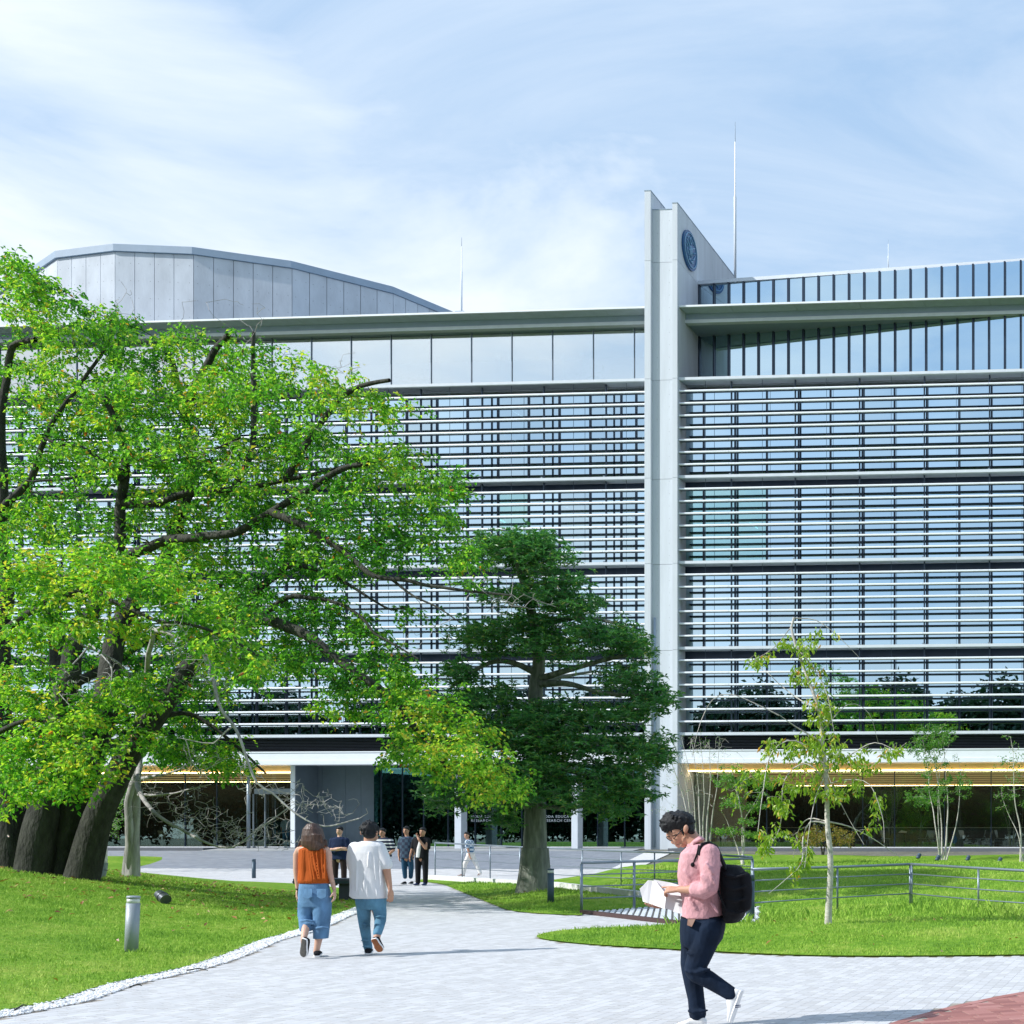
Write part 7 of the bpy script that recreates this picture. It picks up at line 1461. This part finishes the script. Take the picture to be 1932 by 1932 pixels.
# ================================================================== litter: fallen leaves, twigs, taller weeds
def scatter(name, poly, bf, n, xr, yr, mat, size, label, wfn=None):
    X = rng.uniform(*xr, n); Y = rng.uniform(*yr, n); k = in_poly(X, Y, poly) & vis(X, Y)
    if wfn: k &= rng.random(n) < wfn(X, Y)
    X, Y = X[k], Y[k]; n = len(X); Z = bh(Y)+bf(X, Y)+.035; a = rng.uniform(0, 6.28, n); s_ = size*rng.uniform(.6, 1.3, n); V = np.zeros((n, 4, 3)); ti = rng.normal(0, .35, (n, 2))
    for j, (p, q) in enumerate(((-1, 0), (0, -.45), (1, 0), (0, .45))):
        V[:, j, 0] = X+(p*np.cos(a)-q*np.sin(a))*s_; V[:, j, 1] = Y+(p*np.sin(a)+q*np.cos(a))*s_; V[:, j, 2] = Z+p*ti[:, 0]*s_+q*ti[:, 1]*s_+(.012 if j % 2 else 0)
    o = fast_mesh(name, V.reshape(-1, 3), np.arange(n*4).reshape(n, 4), mat, attr={'tone': np.repeat(rng.random(n), 4)}); tag(o, label, 'leaves', kind='stuff')
mDead = leaf_mat('fallen_leaf', [(0, (0.16, 0.05, 0.02)), (.5, (0.34, 0.14, 0.04)), (1, (0.50, 0.36, 0.14))], .1)
scatter('fallen_leaves', polyL, bumpL, 9000, (-27, -8), (11, 30), mDead, .05, 'brown and orange fallen leaves under the cherry tree', lambda X, Y: np.clip((Y-15)/12, 0, 1)*np.clip((-10-X)/8, .05, 1)*.35+.015)
scatter('fallen_leaves', polyR, bumpR, 2500, (-14, 2), (15, 22), mDead, .035, 'few dry leaves on the lawn at the right', lambda X, Y: X*0+.03)
scatter('fallen_leaves', polyC, bumpC, 800, (-20, -8), (22, 40), mDead, .04, 'few pale leaves round the foot of the evergreen', lambda X, Y: X*0+.12)
for (u, v, u2, v2, r_, lab) in ((352, 1838, 392, 1838, .009, 'dark fallen twig lying on the gravel strip'), (245, 1872, 268, 1868, .008, 'short fallen twig on the lawn edge near the gravel'), (28, 1915, 50, 1908, .008, 'short twig on the gravel at the lower left')):
    a, b_ = on_ground(u, v), on_ground(u2, v2); a.z += .04; b_.z += .04; mb = MB(); mb.tube([a, (a+b_)/2+Vector((0, .02, .02)), b_], [r_, r_*.8, r_*.5], 6); o = mb.build('twig', mBark, origin=a); tag(o, lab, 'twig')
wl = lambda X, Y: (seg_dist(X, Y, [tuple(G(1432, 1742).xy), tuple(G(1560, 1738).xy), tuple(G(1720, 1728).xy), tuple(G(1990, 1745).xy)], False) < .9)
blades('tall_grass', polyR, bumpR, 130, (-8, 1.2), (17, 26), .13, 'taller unmown grass and weeds under the railing', clump=wl)
wl2 = lambda X, Y: (seg_dist(X, Y, [tuple(G(1255, 1748).xy), tuple(G(1300, 1746).xy), tuple(G(1432, 1743).xy)], False) < .3)
blades('tall_grass', polyR, bumpR, 160, (-9, -3), (19, 24), .14, 'weeds standing along the ribbed ramp edge', clump=wl2)
